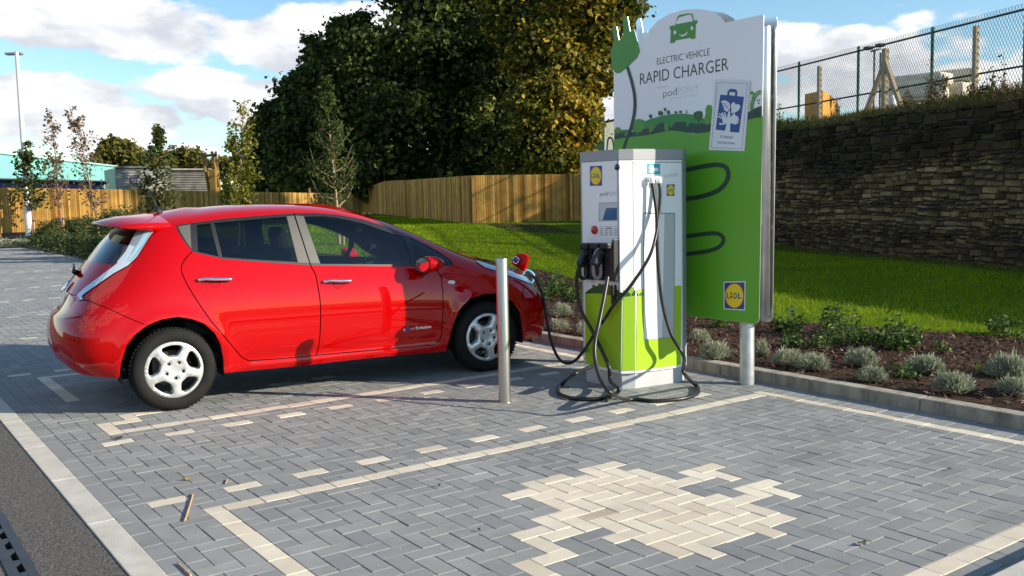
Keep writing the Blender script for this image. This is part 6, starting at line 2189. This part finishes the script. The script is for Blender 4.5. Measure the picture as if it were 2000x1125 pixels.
# young planted trees: a clean stem, rising branches, leaves along them
def sapling(name, label, pts, dep, lean_pts, crown, nb, nl, ls, m, bark, seed, up=.9, r0=.035, tip=.0, droop=0.0, group='young trees planted in the bed and lawn'):
    """lean_pts: stem pixels bottom to top; crown: [(pixel y, half width px, leafiness)]"""
    rng = np.random.default_rng(seed)
    S = spline([at_depth(x, y, dep) for x, y in lean_pts], 8)
    t = thing(name, label, 'tree', tuple(S[0]), 0, group)
    mb = MB()
    mb.tube(S, list(np.linspace(r0, .006, len(S))), 8)
    C = []; 
    ys = [c[0] for c in crown]; S = np.array(S)
    ypx = np.array([562.5 - ((p - CAM) @ UPV) / ((p - CAM) @ FWD) * F_PX for p in S])
    Tt = []
    for b in range(nb):
        y = rng.uniform(min(ys), max(ys))
        hw = np.interp(y, ys[::-1], [c[1] for c in crown][::-1]) / F_PX * dep
        lf = np.interp(y, ys[::-1], [c[2] for c in crown][::-1])
        # root sits below where the branch tip ends up
        az = rng.uniform(0, 2 * math.pi)
        hdir = np.array([math.cos(az), math.sin(az), 0])
        Ln = hw * rng.uniform(.55, 1.05)
        rise = Ln * up * rng.uniform(.5, 1.3)
        tip_z = at_depth(1000, y, dep)[2]
        k = int(np.argmin(np.abs(ypx - y)))
        tz = S[k][2]
        root_z = tz - rise
        kr = int(np.argmin(np.abs(S[:, 2] - root_z)))
        root = S[kr]
        end = np.array([root[0], root[1], root[2]]) + hdir * Ln + UPZ3 * rise
        mid = root + hdir * Ln * .6 + UPZ3 * rise * .38 + rng.normal(0, .03, 3)
        end = end - UPZ3 * droop * Ln
        path = spline([root, mid, end], 4)
        rb = max(.004, r0 * .38 * (1 - kr / len(S) * .6))
        mb.tube(path, list(np.linspace(rb, .003, len(path))), 5)
        n = int(nl * lf * rng.uniform(.6, 1.4))
        for _ in range(2):
            f = rng.uniform(.3, .8)
            i = int(f * (len(path) - 1))
            tw = path[i] + rng.normal(0, 1, 3) * Ln * .22 + UPZ3 * Ln * .12
            mb.tube([path[i], tw], [.0035, .002], 4)
            C.append(path[i] + (tw - path[i]) * rng.uniform(.4, 1.05, (max(1, n // 3), 1)) + rng.normal(0, .05 + Ln * .05, (max(1, n // 3), 3)))
        f = rng.uniform(.25, 1.03, n)
        pp = np.array(path); idx = f * (len(pp) - 1); i0 = np.clip(idx.astype(int), 0, len(pp) - 2)
        C.append(pp[i0] + (pp[i0 + 1] - pp[i0]) * (idx - i0)[:, None] + rng.normal(0, .045 + Ln * .05, (n, 3)))
    C = np.concatenate(C)
    nn = rng.normal(0, .6, (len(C), 3)) + np.array([0, 0, .6]); nn /= np.linalg.norm(nn, axis=1, keepdims=True)
    V, F = quads_from(C, nn, ls * rng.uniform(.6, 1.3, len(C)), 1.0, rng, .1)
    link('leaves', arr_mesh('leaves', V, F, m, attr={'tint': np.clip(rng.normal(.45, .25, len(C)), 0, 1)}), t)
    mb.build('stem', bark, t)
    return t


def stake(label, x, ytop, ybot, dep, dx=0):
    a, b = at_depth(x + dx, ybot, dep), at_depth(x, ytop, dep)
    t = thing('tree_stake', label, 'stake', tuple(a), 0, 'timber stakes tied to the young trees')
    mb = MB(); mb.tube([a - UPZ3 * .1, b], .035, 8); mb.build('shaft', m_stake, t)
    mb = MB(); mb.lathe([(.05, -.03), (.055, -.02), (.055, .02), (.05, .03)], b - UPZ3 * .06, (0, 0, 1), 12); mb.build('tie', black_plastic, t)


sapling('sapling', 'slender young tree with green and yellow leaves against the dark tree belt', None, 25, [(663, 487), (661, 440), (657, 390), (648, 300), (640, 210), (637, 148)], [(385, 62, .5), (350, 58, .6), (300, 66, .7), (250, 42, .65), (200, 24, .7), (150, 8, .6)], 64, 36, .10, m_leaf_mid, m_bark_pale, 31, 1.0, .052)
sapling('sapling', 'young tree with yellow green foliage and a bare twiggy top', None, 24.6, [(466, 497), (466, 440), (467, 390), (471, 300), (474, 240), (478, 190)], [(388, 36, 1.2), (360, 42, 1.6), (330, 38, 1.6), (300, 32, .9), (260, 30, .35), (225, 22, .08), (190, 9, .04)], 66, 34, .11, m_leaf_yg, m_bark_pale, 32, 1.1, .044)
sapling('sapling', 'young tree with a narrow dark green crown above the car roof', None, 27, [(303, 470), (304, 410), (307, 340), (308, 290), (309, 245)], [(400, 52, .35), (375, 50, .5), (345, 46, .7), (310, 34, .8), (275, 24, .8), (245, 8, .8)], 56, 26, .12, m_leaf_mid, m_bark_pale, 33, .9, .042)
sapling('sapling', 'leaning sparse young tree with pinkish twigs beside the car tail', None, 33, [(196, 473), (189, 425), (182, 395), (172, 345), (158, 280), (134, 205)], [(395, 22, .15), (365, 30, .4), (330, 32, .5), (290, 32, .5), (250, 26, .55), (210, 10, .5)], 62, 17, .12, m_leaf_rust, m_bark_pink, 34, 1.5, .036, 0, .1)
sapling('sapling', 'upright sparse young tree with pinkish twigs between lamp and leaning tree', None, 35.5, [(121, 446), (117, 410), (113, 370), (110, 320), (104, 270), (100, 215)], [(395, 14, .1), (365, 26, .35), (330, 28, .5), (290, 26, .5), (250, 18, .6), (215, 7, .5)], 58, 17, .13, m_leaf_rust, m_bark_pink, 35, 1.6, .036, 0, .1)
sapling('sapling', 'small spreading young tree with thin leaves right behind the lamp post', None, 37.4, [(64, 458), (63, 420), (61, 380), (59, 330), (57, 276)], [(395, 32, .4), (365, 44, .7), (335, 40, .8), (305, 28, .6), (276, 8, .5)], 46, 22, .17, m_leaf_mid, m_bark_pink, 36, .9, .036)
stake('timber stake on the leaning sparse sapling', 188, 426, 476, 32.8, 9)
stake('timber stake on the upright sparse sapling', 123.5, 424, 447, 35.3, 1)
stake('timber stake on the sapling behind the lamp post', 66.5, 428, 459, 37.2, 0)
stake('timber stake on the yellow green sapling', 477.5, 432, 498, 24.4, 0)
stake('timber stake on the sapling in front of the dark tree belt', 671, 452, 488, 24.8, 0)

# ---- grass: fine blades over the lawn
def blades(P, h, w, lean, rng):
    n = len(P)
    az = rng.uniform(0, 2 * math.pi, n)
    d = np.stack([np.cos(az), np.sin(az), np.zeros(n)], 1)
    s = np.stack([-d[:, 1], d[:, 0], d[:, 2]], 1)
    hh = h * rng.uniform(.55, 1.4, n)[:, None]
    ww = w * rng.uniform(.7, 1.3, n)[:, None]
    tip = P + np.array([0, 0, 1]) * hh + d * hh * lean * rng.uniform(.2, 1.2, n)[:, None]
    mid = P + np.array([0, 0, .6]) * hh + d * hh * lean * .3
    V = np.stack([P - s * ww, P + s * ww, mid + s * ww * .7, mid - s * ww * .7, tip, tip], 1)
    V = np.stack([P - s * ww, P + s * ww, tip + s * ww * .15, tip - s * ww * .15], 1)
    return V.reshape(-1, 3), np.arange(4 * n).reshape(n, 4)


rng = np.random.default_rng(5)
N_ = 230000
yy = rng.uniform(-7, 46, N_ * 2); xx = rng.uniform(7, 27, N_ * 2)
dist = np.hypot(xx - CAM[0], yy - CAM[1])
keep = rng.uniform(0, 1, N_ * 2) < np.clip((15 / dist) ** 1.5, 0, 1)
xi = np.interp(yy, [p[0] for p in XE], [p[1] for p in XE]); wx_ = WR[0] + (yy - WR[1]) * wdir[0] / wdir[1]
fx = FC
keep &= (xx > xi + rng.normal(0, .06, N_ * 2)) & (xx < wx_ - .3 - .9 * (1 + np.sin(yy * .7) * .3) * (yy > -20))
# the mulched strip in front of the sunny fence stays bare
bx = np.array([on_gz(940, 438)[:2], on_gz(1000, 453)[:2], on_gz(1140, 459)[:2], on_gz(1240, 459)[:2], on_gz(1240, 430)[:2]])
def in_np(x, y, P):
    c = np.zeros(len(x), bool)
    for (x1, y1), (x2, y2) in zip(P, np.roll(P, -1, 0)):
        m = (y1 > y) != (y2 > y)
        c ^= m & (x < (x2 - x1) * (y - y1) / (y2 - y1 + 1e-12) + x1)
    return c


keep &= ~in_np(xx, yy, bx)
# only what the lens or a step to the side can see
rx_ = ((xx - CAM[0]) * RGT[0] + (yy - CAM[1]) * RGT[1]); fx_ = ((xx - CAM[0]) * FWD[0] + (yy - CAM[1]) * FWD[1])
keep &= (np.abs(rx_ / fx_) < .68) & (fx_ > 2)
xx, yy = xx[keep][:N_], yy[keep][:N_]
zz = gz(xx, yy)
P = np.stack([xx, yy, zz - .005], 1)
dist = np.hypot(xx - CAM[0], yy - CAM[1])
V, F = blades(P, (.048 + .0 * dist)[:, None] if False else .05, 1.0, .9, rng)
V = V.reshape(-1, 4, 3)
wsc = (.0035 * np.maximum(1, dist / 11))[:, None]
az = rng.uniform(0, 2 * math.pi, len(P)); s = np.stack([np.cos(az), np.sin(az), np.zeros(len(P))], 1)
tipd = rng.normal(0, .022, (len(P), 3)); hh = rng.uniform(.028, .062, len(P))
tip = P + np.stack([tipd[:, 0], tipd[:, 1], hh], 1)
V = np.stack([P - s * wsc, P + s * wsc, tip + s * wsc * .2, tip - s * wsc * .2], 1).reshape(-1, 3)
pt = .5 + .25 * np.sin(xx * 1.3 + np.sin(yy * .9) * 2) * np.sin(yy * 1.1) + rng.normal(0, .18, len(P))
m_grass = ramp_attr_mat('grass_blades', [(0, (.09, .16, .003)), (.5, (.19, .29, .004)), (1, (.31, .38, .012))], .7, transl=.3, spec=.08)
o = link('grass', arr_mesh('grass', V, F, m_grass, attr={'tint': np.clip(pt, 0, 1)}))
tag(o, 'short green lawn grass between bed and stone wall', 'grass', kind='stuff')

# ---- bark mulch chips
rng = np.random.default_rng(8)
n = 30000
yy = np.concatenate([rng.uniform(-4, 14, n), rng.uniform(14, 46, 4000)])
fr = rng.uniform(0, 1, len(yy))
xx = 4.69 + (np.interp(yy, [p[0] for p in XE], [p[1] for p in XE]) - 4.69) * fr
# mulch along the wall foot and the fence strip as well
y2 = rng.uniform(-3, 12, 5000); x2 = WR[0] + (y2 - WR[1]) * wdir[0] / wdir[1] - rng.uniform(0.05, 1.1, 5000)
xx = np.concatenate([xx, x2]); yy = np.concatenate([yy, y2])
u_ = rng.uniform(0, 1, (5000, 2))
q = bx[1] + (bx[2] - bx[1]) * u_[:, :1]; q = q + (bx[0] - bx[1]) * u_[:, 1:]
ok = in_np(q[:, 0], q[:, 1], bx); q = q[ok]
xx = np.concatenate([xx, q[:, 0]]); yy = np.concatenate([yy, q[:, 1]])
zz = gz(xx, yy)
C = np.stack([xx, yy, zz + rng.uniform(.004, .03, len(xx))], 1)
nn = rng.normal(0, .45, (len(C), 3)) + np.array([0, 0, 1]); nn /= np.linalg.norm(nn, axis=1, keepdims=True)
V, F = quads_from(C, nn, rng.uniform(.025, .07, len(C)), .5, rng, 0)
m_chip = ramp_attr_mat('bark_chips', [(0, (.022, .013, .009)), (.5, (.082, .043, .026)), (.85, (.19, .11, .065)), (1, (.46, .34, .23))], .85)
tn = np.clip(rng.beta(1.6, 2.6, len(C)), 0, 1)
o = link('bark_mulch', arr_mesh('bark_mulch', V, F, m_chip, attr={'tint': tn}))
tag(o, 'brown bark chip mulch covering the planting bed', 'mulch', kind='stuff')

# ---- silvery lavender mounds in the bed
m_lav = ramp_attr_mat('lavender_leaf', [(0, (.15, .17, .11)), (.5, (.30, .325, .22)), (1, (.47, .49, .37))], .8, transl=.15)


def lavender_mesh(seed, n=900):
    rng = np.random.default_rng(seed)
    d = rand_dirs(n, rng); d[:, 2] = np.abs(d[:, 2]) * .9 + .06; d /= np.linalg.norm(d, axis=1, keepdims=True)
    r = .5 * rng.uniform(.55, 1.0, n) ** .6
    sw = 1 + .18 * np.sin(np.arctan2(d[:, 1], d[:, 0]) * 3 + seed)
    base = d * (r * sw)[:, None] * np.array([1, 1, .9])
    V, F, T = [], [], []
    for k in range(3):
        ln = rng.uniform(.10, .26, n)[:, None]
        dir_ = d * .55 + np.array([0, 0, .55]) + rng.normal(0, .28, (n, 3)); dir_ /= np.linalg.norm(dir_, axis=1, keepdims=True)
        p0 = base * rng.uniform(.55, 1, (n, 1)); p1 = p0 + dir_ * ln
        s = np.cross(dir_, rng.normal(size=(n, 3))); s /= np.linalg.norm(s, axis=1, keepdims=True)
        w = rng.uniform(.009, .018, n)[:, None]
        V.append(np.stack([p0 - s * w * .5, p0 + s * w * .5, p1 * .4 + p0 * .6 + s * w, p1, ], 1)[:, [0, 1, 3, 2]].reshape(-1, 3))
        V[-1] = np.stack([p0 - s * w, p0 + s * w, p1 + s * w * .4, p1 - s * w * .4], 1).reshape(-1, 3)
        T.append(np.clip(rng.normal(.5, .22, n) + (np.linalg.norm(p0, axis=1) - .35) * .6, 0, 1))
    V = np.concatenate(V); F = np.arange(len(V)).reshape(-1, 4)
    return arr_mesh('lavender', V, F, m_lav, attr={'tint': np.concatenate(T)})


LM = [lavender_mesh(40 + k) for k in range(3)]
LAV = [(1396, 700, 60, 46, 'silvery lavender mound just left of the sign post by the kerb'), (1365, 668, 40, 34, 'silvery lavender mound close behind the charging cabinet'), (1487, 695, 30, 42, 'silvery lavender mound peeping past the right side of the sign post'),
       (1538, 712, 62, 42, 'silvery lavender mound first in the row right of the sign post'), (1587, 722, 60, 44, 'silvery lavender mound second in the row right of the sign post'), (1684, 714, 66, 46, 'rounded lavender mound with a lower one leaning at its front'), (1703, 744, 58, 40, 'low lavender mound tucked in front of the rounded one'),
       (1808, 726, 80, 44, 'wide lavender mound with a tall sprig amid the weeds'), (1862, 764, 78, 50, 'large pale lavender mound nearest the kerb'), (1972, 738, 84, 64, 'tall lavender mound cut by the right edge'), (1985, 768, 70, 42, 'small lavender mound low at the right edge'),
       (1096, 618, 44, 34, 'pale lavender tuft between the red car and the cabinet'), (1090, 644, 42, 28, 'low pale lavender tuft by the kerb behind the car cable'), (1136, 652, 26, 30, 'lavender tuft half hidden by the cabinet edge')]
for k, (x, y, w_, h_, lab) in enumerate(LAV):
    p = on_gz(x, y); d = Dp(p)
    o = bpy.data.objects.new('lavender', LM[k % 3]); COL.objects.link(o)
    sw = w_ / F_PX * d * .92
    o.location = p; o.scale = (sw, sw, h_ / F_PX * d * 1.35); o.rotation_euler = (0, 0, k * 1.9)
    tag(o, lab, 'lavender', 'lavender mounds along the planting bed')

# ---- green weeds and perennials in the bed
m_weed = ramp_attr_mat('weed_leaf', [(0, (.022, .055, .010)), (.5, (.055, .115, .020)), (.85, (.13, .19, .03)), (1, (.24, .26, .05))], .55, transl=.25, spec=.35)
m_stalk = mat('weed_stalk', (.09, .12, .03), .7)


def weed(name, label, x, y, hpx, wpx, seed, ns=14, nl=16, ls=.055, z=.11, m=None, group='leafy plants at the back of the planting bed'):
    rng = np.random.default_rng(seed)
    p = on_gz(x, y); z = float(p[2]); d = Dp(p); H = hpx / F_PX * d; Wd = wpx / F_PX * d / 2
    t = thing(name, label, 'plant', tuple(p), 0, group)
    mb = MB(); C, Nn = [], []
    for k in range(ns):
        az = rng.uniform(0, 2 * math.pi); q = rng.uniform(0, 1) ** .6
        b = np.array(p) + np.array([math.cos(az), math.sin(az), 0]) * Wd * q * .8
        h = H * rng.uniform(.45, 1.0) * (1.1 - .5 * q)
        e = b + np.array([math.cos(az) * Wd * .35 * q, math.sin(az) * Wd * .35 * q, h]) + rng.normal(0, .02, 3)
        mid = (b + e) / 2 + rng.normal(0, .02, 3)
        path = spline([b, mid, e], 4)
        mb.tube(path, list(np.linspace(.005, .002, len(path))), 4)
        pp = np.array(path); f = rng.uniform(.1, 1, nl) * (len(pp) - 1); i0 = np.clip(f.astype(int), 0, len(pp) - 2)
        C.append(pp[i0] + (pp[i0 + 1] - pp[i0]) * (f - i0)[:, None] + rng.normal(0, .030, (nl, 3)))
    C = np.concatenate(C); C[:, 2] = np.maximum(C[:, 2], z + .01)
    nn = rng.normal(0, .5, (len(C), 3)) + np.array([0, 0, .8]); nn /= np.linalg.norm(nn, axis=1, keepdims=True)
    V, F = quads_from(C, nn, ls * rng.uniform(.6, 1.4, len(C)), .8, rng, .12)
    link('leaves', arr_mesh('leaves', V, F, m or m_weed, attr={'tint': np.clip(rng.normal(.45, .25, len(C)), 0, 1)}), t)
    mb.build('stalks', m_stalk, t)


weed('leafy_plant', 'bright green leafy plant behind the red car nose', 1085, 580, 52, 60, 51, 22, 22)
weed('leafy_plant', 'bright green leafy plant closest to the cabinet edge', 1122, 588, 36, 40, 52, 14, 16)
weed('leafy_plant', 'weedy green clump just right of the sign edge', 1540, 650, 50, 60, 53, 18, 18)
weed('leafy_plant', 'tall gangly weed rising highest over the lawn edge', 1640, 655, 92, 70, 54, 16, 22)
weed('leafy_plant', 'low spreading weed patch beneath the gangly tall weed', 1650, 665, 30, 110, 55, 30, 18, .05)
weed('leafy_plant', 'dense dark weed clump right of the gangly tall weed', 1748, 680, 60, 90, 56, 30, 22)
weed('leafy_plant', 'yellowish drooping plant in mulch near the sign post', 1545, 678, 34, 36, 57, 12, 10, .06)
weed('leafy_plant', 'yellowish drooping plant midway along the mulch', 1598, 682, 30, 34, 58, 12, 10, .06)
weed('leafy_plant', 'thin strappy weed above the tall-sprigged lavender', 1840, 688, 36, 20, 59, 7, 6)
weed('leafy_plant', 'dusky weed at the lawn edge near the right edge', 1968, 655, 50, 70, 60, 16, 14)
weed('leafy_plant', 'yellow green tuft in mulch under the sign board', 1408, 640, 26, 34, 61, 10, 10)
weed('leafy_plant', 'sparse low weed between the two right-hand lavender mounds', 1925, 728, 18, 50, 62, 12, 8, .04)
weed('leafy_plant', 'short grassy weed before the wide lavender mound', 1765, 734, 18, 50, 63, 14, 8, .04)

# ---- shrub border at the left
m_shrub = ramp_attr_mat('shrub_leaf', [(0, (.022, .045, .012)), (.5, (.055, .085, .022)), (.85, (.11, .13, .035)), (1, (.20, .15, .05))], .6, transl=.2, spec=.3)


def shrub_mesh(seed, m, n=2600, ls=.11):
    rng = np.random.default_rng(seed)
    d = rand_dirs(n, rng); d[:, 2] = np.abs(d[:, 2])
    lump = 1 + .22 * np.sin(d[:, 0] * 5 + seed) * np.sin(d[:, 1] * 6 + 1) + .12 * np.sin(d[:, 2] * 9 + seed)
    p = d * (rng.uniform(.45, 1.05, n) ** .5 * lump)[:, None]
    nn = d * .6 + rng.normal(0, .5, (n, 3)); nn /= np.linalg.norm(nn, axis=1, keepdims=True)
    V, F = quads_from(p, nn, ls * rng.uniform(.6, 1.4, n), .8, rng, .1)
    return arr_mesh('shrub', V, F, m, attr={'tint': np.clip(rng.normal(.45, .25, n), 0, 1)})


SM = [shrub_mesh(70 + k, m_shrub) for k in range(3)]
SHR = [(92, 482, 58, 36, 34, 'green shrub at the left end of the far shrub border'), (128, 488, 62, 44, 31, 'green shrub second from the left in the far border'), (165, 494, 60, 46, 28.5, 'bushy green shrub third from the left in the far border'), (205, 500, 66, 48, 26.5, 'green shrub half hidden behind the car tail light'), (118, 462, 70, 30, 38, 'darker shrub behind the two left shrubs'), (165, 466, 70, 34, 36, 'darker shrub behind the leaning sapling stake'), (240, 470, 90, 50, 33, 'dark shrub behind the car rear window'), (300, 480, 90, 50, 30, 'dark shrub behind the car roof spoiler')]
for k, (x, y, w_, h_, d, lab) in enumerate(SHR):
    p = at_depth(x, y, d)
    o = bpy.data.objects.new('shrub', SM[k % 3]); COL.objects.link(o)
    o.location = (p[0], p[1], float(gz(p[0], p[1])) - .02); o.scale = (w_ / F_PX * d * .62, w_ / F_PX * d * .62, h_ / F_PX * d * .95); o.rotation_euler = (0, 0, k * 2.1)
    tag(o, lab, 'shrub', 'shrubs in the far left border')
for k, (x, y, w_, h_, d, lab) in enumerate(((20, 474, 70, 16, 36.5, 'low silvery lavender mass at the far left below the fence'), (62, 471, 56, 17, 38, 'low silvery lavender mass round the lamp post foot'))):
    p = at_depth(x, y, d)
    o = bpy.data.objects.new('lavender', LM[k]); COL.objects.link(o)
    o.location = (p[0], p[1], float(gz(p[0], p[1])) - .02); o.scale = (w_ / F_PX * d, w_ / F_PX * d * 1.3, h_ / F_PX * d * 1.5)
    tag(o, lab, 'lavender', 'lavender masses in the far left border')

# ---- rough grass and weeds on top of the wall
rng = np.random.default_rng(91)
n = 11000
u = rng.uniform(U0 + .5, U1, n)
off = -rng.beta(1.2, 2.0, n) * 1.3 - .02
base = np.array([WR + wdir * uu_ - wnrm * .106 + wnrm * oo for uu_, oo in zip(u, off)])
zz = np.interp(-off, [.0, .10, .45, .9, 2], [ZW - .03, ZW - .02, ZW + .20, ZW + .34, ZW + .36])
P = np.stack([base[:, 0], base[:, 1], zz], 1)
hh = rng.uniform(.03, .15, n) * (1 + .6 * np.sin(u * 1.1) * np.sin(u * .37 + 1))
az = rng.uniform(0, 2 * math.pi, n); s = np.stack([np.cos(az), np.sin(az), np.zeros(n)], 1)
tip = P + rng.normal(0, .06, (n, 3)) * [1, 1, 0] + np.array([0, 0, 1]) * hh[:, None] + np.array([wnrm[0], wnrm[1], 0]) * (hh * .3)[:, None]
V = np.stack([P - s * .011, P + s * .011, tip + s * .003, tip - s * .003], 1).reshape(-1, 3)
tn = np.clip(.42 + .25 * np.sin(u * .9 + 2) + rng.normal(0, .2, n) + .35 * np.clip((5.5 - u) / 2, 0, 1) * np.clip((u + 1) / 2, 0, 1), 0, 1)
m_rough = ramp_attr_mat('rough_grass', [(0, (.035, .055, .012)), (.45, (.085, .105, .022)), (.75, (.15, .12, .035)), (1, (.17, .085, .04))], .8, transl=.2)
o = link('bank_grass', arr_mesh('bank_grass', V, np.arange(4 * n).reshape(n, 4), m_rough, attr={'tint': tn}))
tag(o, 'rough grass and dead stems on the bank above the wall', 'grass', kind='stuff')


def bank_weed(label, x, y, hpx, wpx, seed, m, ns=12, nl=14, ls=.07):
    rng = np.random.default_rng(seed)
    h_ = fence_hit(x); u = (h_ - WR) @ wdir
    p = np.array(wall_pt(u, ZW, OFF + .4)); p[2] = ZW + .22; d = Dp(p)
    H = hpx / F_PX * d; Wd = wpx / F_PX * d / 2
    t = thing('bank_weed', label, 'plant', tuple(p), 0, 'weeds on top of the stone wall')
    mb = MB(); C = []
    for k in range(ns):
        az = rng.uniform(0, 2 * math.pi); q = rng.uniform(.1, 1)
        b = p + np.array([wdir[0], wdir[1], 0]) * Wd * rng.uniform(-.8, .8)
        e = b + np.array([math.cos(az) * Wd * .3, math.sin(az) * Wd * .3, H * rng.uniform(.4, 1)])
        path = spline([b, (b + e) / 2 + rng.normal(0, .03, 3), e], 4)
        mb.tube(path, list(np.linspace(.007, .003, len(path))), 4)
        pp = np.array(path); f = rng.uniform(.15, 1, nl) * (len(pp) - 1); i0 = np.clip(f.astype(int), 0, len(pp) - 2)
        C.append(pp[i0] + (pp[i0 + 1] - pp[i0]) * (f - i0)[:, None] + rng.normal(0, .04, (nl, 3)))
    C = np.concatenate(C)
    nn = rng.normal(0, .6, (len(C), 3)) + np.array([0, 0, .5]); nn /= np.linalg.norm(nn, axis=1, keepdims=True)
    V, F = quads_from(C, nn, ls * rng.uniform(.6, 1.4, len(C)), .7, rng, .1)
    link('leaves', arr_mesh('leaves', V, F, m, attr={'tint': np.clip(rng.normal(.45, .25, len(C)), 0, 1)}), t)
    mb.build('stalks', m_stalk, t)


m_brown = ramp_attr_mat('dead_leaf', [(0, (.06, .028, .014)), (.5, (.13, .062, .028)), (1, (.23, .13, .05))], .8, transl=.15)
bank_weed('green leafy weed on the wall top nearest the sign', 1540, 235, 55, 26, 101, m_weed, 6, 14)
bank_weed('brown dead weed clump under the pale bales', 1850, 190, 60, 70, 102, m_brown, 20, 16)
bank_weed('rusty brown dead weeds left of the pale bales', 1790, 205, 40, 30, 103, m_brown, 10, 12)
bank_weed('green feathery weed between plain post and right edge', 1950, 160, 70, 40, 104, m_weed, 8, 14)
bank_weed('tall thin seeding weed beside the rightmost green post', 1978, 150, 90, 16, 105, m_brown, 4, 16)
bank_weed('low brown weed clump right of the plain concrete post', 1935, 172, 30, 60, 106, m_brown, 16, 12)
bank_weed('thin tall weed standing before the bales', 1838, 185, 95, 10, 107, m_brown, 3, 14)
bank_weed('small dark weed by the left strut of the braced post', 1650, 222, 40, 20, 108, m_weed, 6, 12)

# ---- litter on the blocks
rng = random.Random(4)
m_stick = mat('dry_stick', (.46, .30, .16), .8, var=.2)
for name, lab, pts, r in (('reed_stick', 'pale dry reed stick lying on the grey blocks', [(377, 964), (371, 985), (361, 1017)], .0055), ('twig', 'thin dark twig at the bottom left of the blocks', [(347, 1100), (357, 1109), (373, 1124)], .005), ('twig', 'tiny twig near the light dash blocks', [(444, 936), (441, 944)], .004)):
    mb = MB(); mb.tube(spline([on_z(x, y, r + .001) for x, y in pts], 4), r, 6)
    tag(mb.build(name, m_stick), lab, 'twig')
m_dleaf = mat('dry_leaf', (.20, .13, .05), .8)
m_dleaf2 = mat('dark_leaf', (.02, .015, .012), .8)
for x, y, s_, m_, lab in ((366, 936, .05, m_dleaf, 'curled tan leaf near the pale reed stick'), (858, 949, .018, m_dleaf2, 'small dark leaf left of the light block figure'), (1684, 1062, .05, m_dleaf2, 'dark curled leaf towards the bottom right'), (1855, 917, .022, m_dleaf2, 'dark leaf scrap below the head line'), (232, 856, .06, m_dleaf2, 'dark oily leaf beside the left light blocks'), (936, 1036, .016, m_dleaf2, 'dark speck of leaf left of the light zigzag')):
    p = on_z(x, y, .006)
    mb = MB()
    P_ = [p + np.array([s_ * .5 * math.cos(a) * (1 + .2 * math.sin(3 * a)), s_ * .28 * math.sin(a), .006 + .008 * math.cos(2 * a)]) for a in np.linspace(0, 2 * math.pi, 12, endpoint=False)]
    mb.add([p + np.array([0, 0, .012])] + P_, [(0, i + 1, (i + 1) % 12 + 1) for i in range(12)])
    tag(mb.build('fallen_leaf', m_), lab, 'leaf')
V, F = [], []
rg = np.random.default_rng(17)
for k in range(170):
    x, y = rg.uniform(0, 2000), rg.uniform(760, 1120)
    p = on_z(x, y, .002)
    if p[0] > 4.2 or p[0] < -.45: continue
    s_ = rg.uniform(.002, .0045)
    b = len(V)
    a = rg.uniform(0, 6.28)
    for q in range(4): V.append(p + np.array([s_ * math.cos(a + q * 1.57), s_ * math.sin(a + q * 1.57) * .7, .001]))
    V.append(p + np.array([0, 0, .003]))
    F += [(b, b + 1, b + 4), (b + 1, b + 2, b + 4), (b + 2, b + 3, b + 4), (b + 3, b, b + 4)]
o = link('grit', arr_mesh('grit', V, F, mat('pale_grit', (.55, .52, .46), .9)))
tag(o, 'pale grit specks scattered on the blocks', 'grit', kind='stuff')
# drift of bark at the sign post foot

# ------------------------------------------------------------------ the shop across the car park, seen only in reflections
shop = thing('shop_building', 'long low brick shop across the car park mirrored in the car', 'building', (-30, 10, 0))
mb = MB(); mb.box((-33, 12, 2.3), (6, 66, 4.6)); mb.build('wall', mat('shop_brick', (.20, .14, .10), .9, var=.2, vscale=2), shop)
mb = MB(); mb.box((-33, 12, 4.85), (6.8, 67, .4)); mb.build('roof', mat('shop_roof', (.12, .12, .13), .6), shop)
for k in range(8):
    mb = MB(); mb.box((-29.98, -14 + k * 7, 1.8), (.06, 4.4, 2.4)); mb.build('window', mat('shop_glass', (.03, .04, .05), .1) if k == 0 else MATS['shop_glass'], shop)
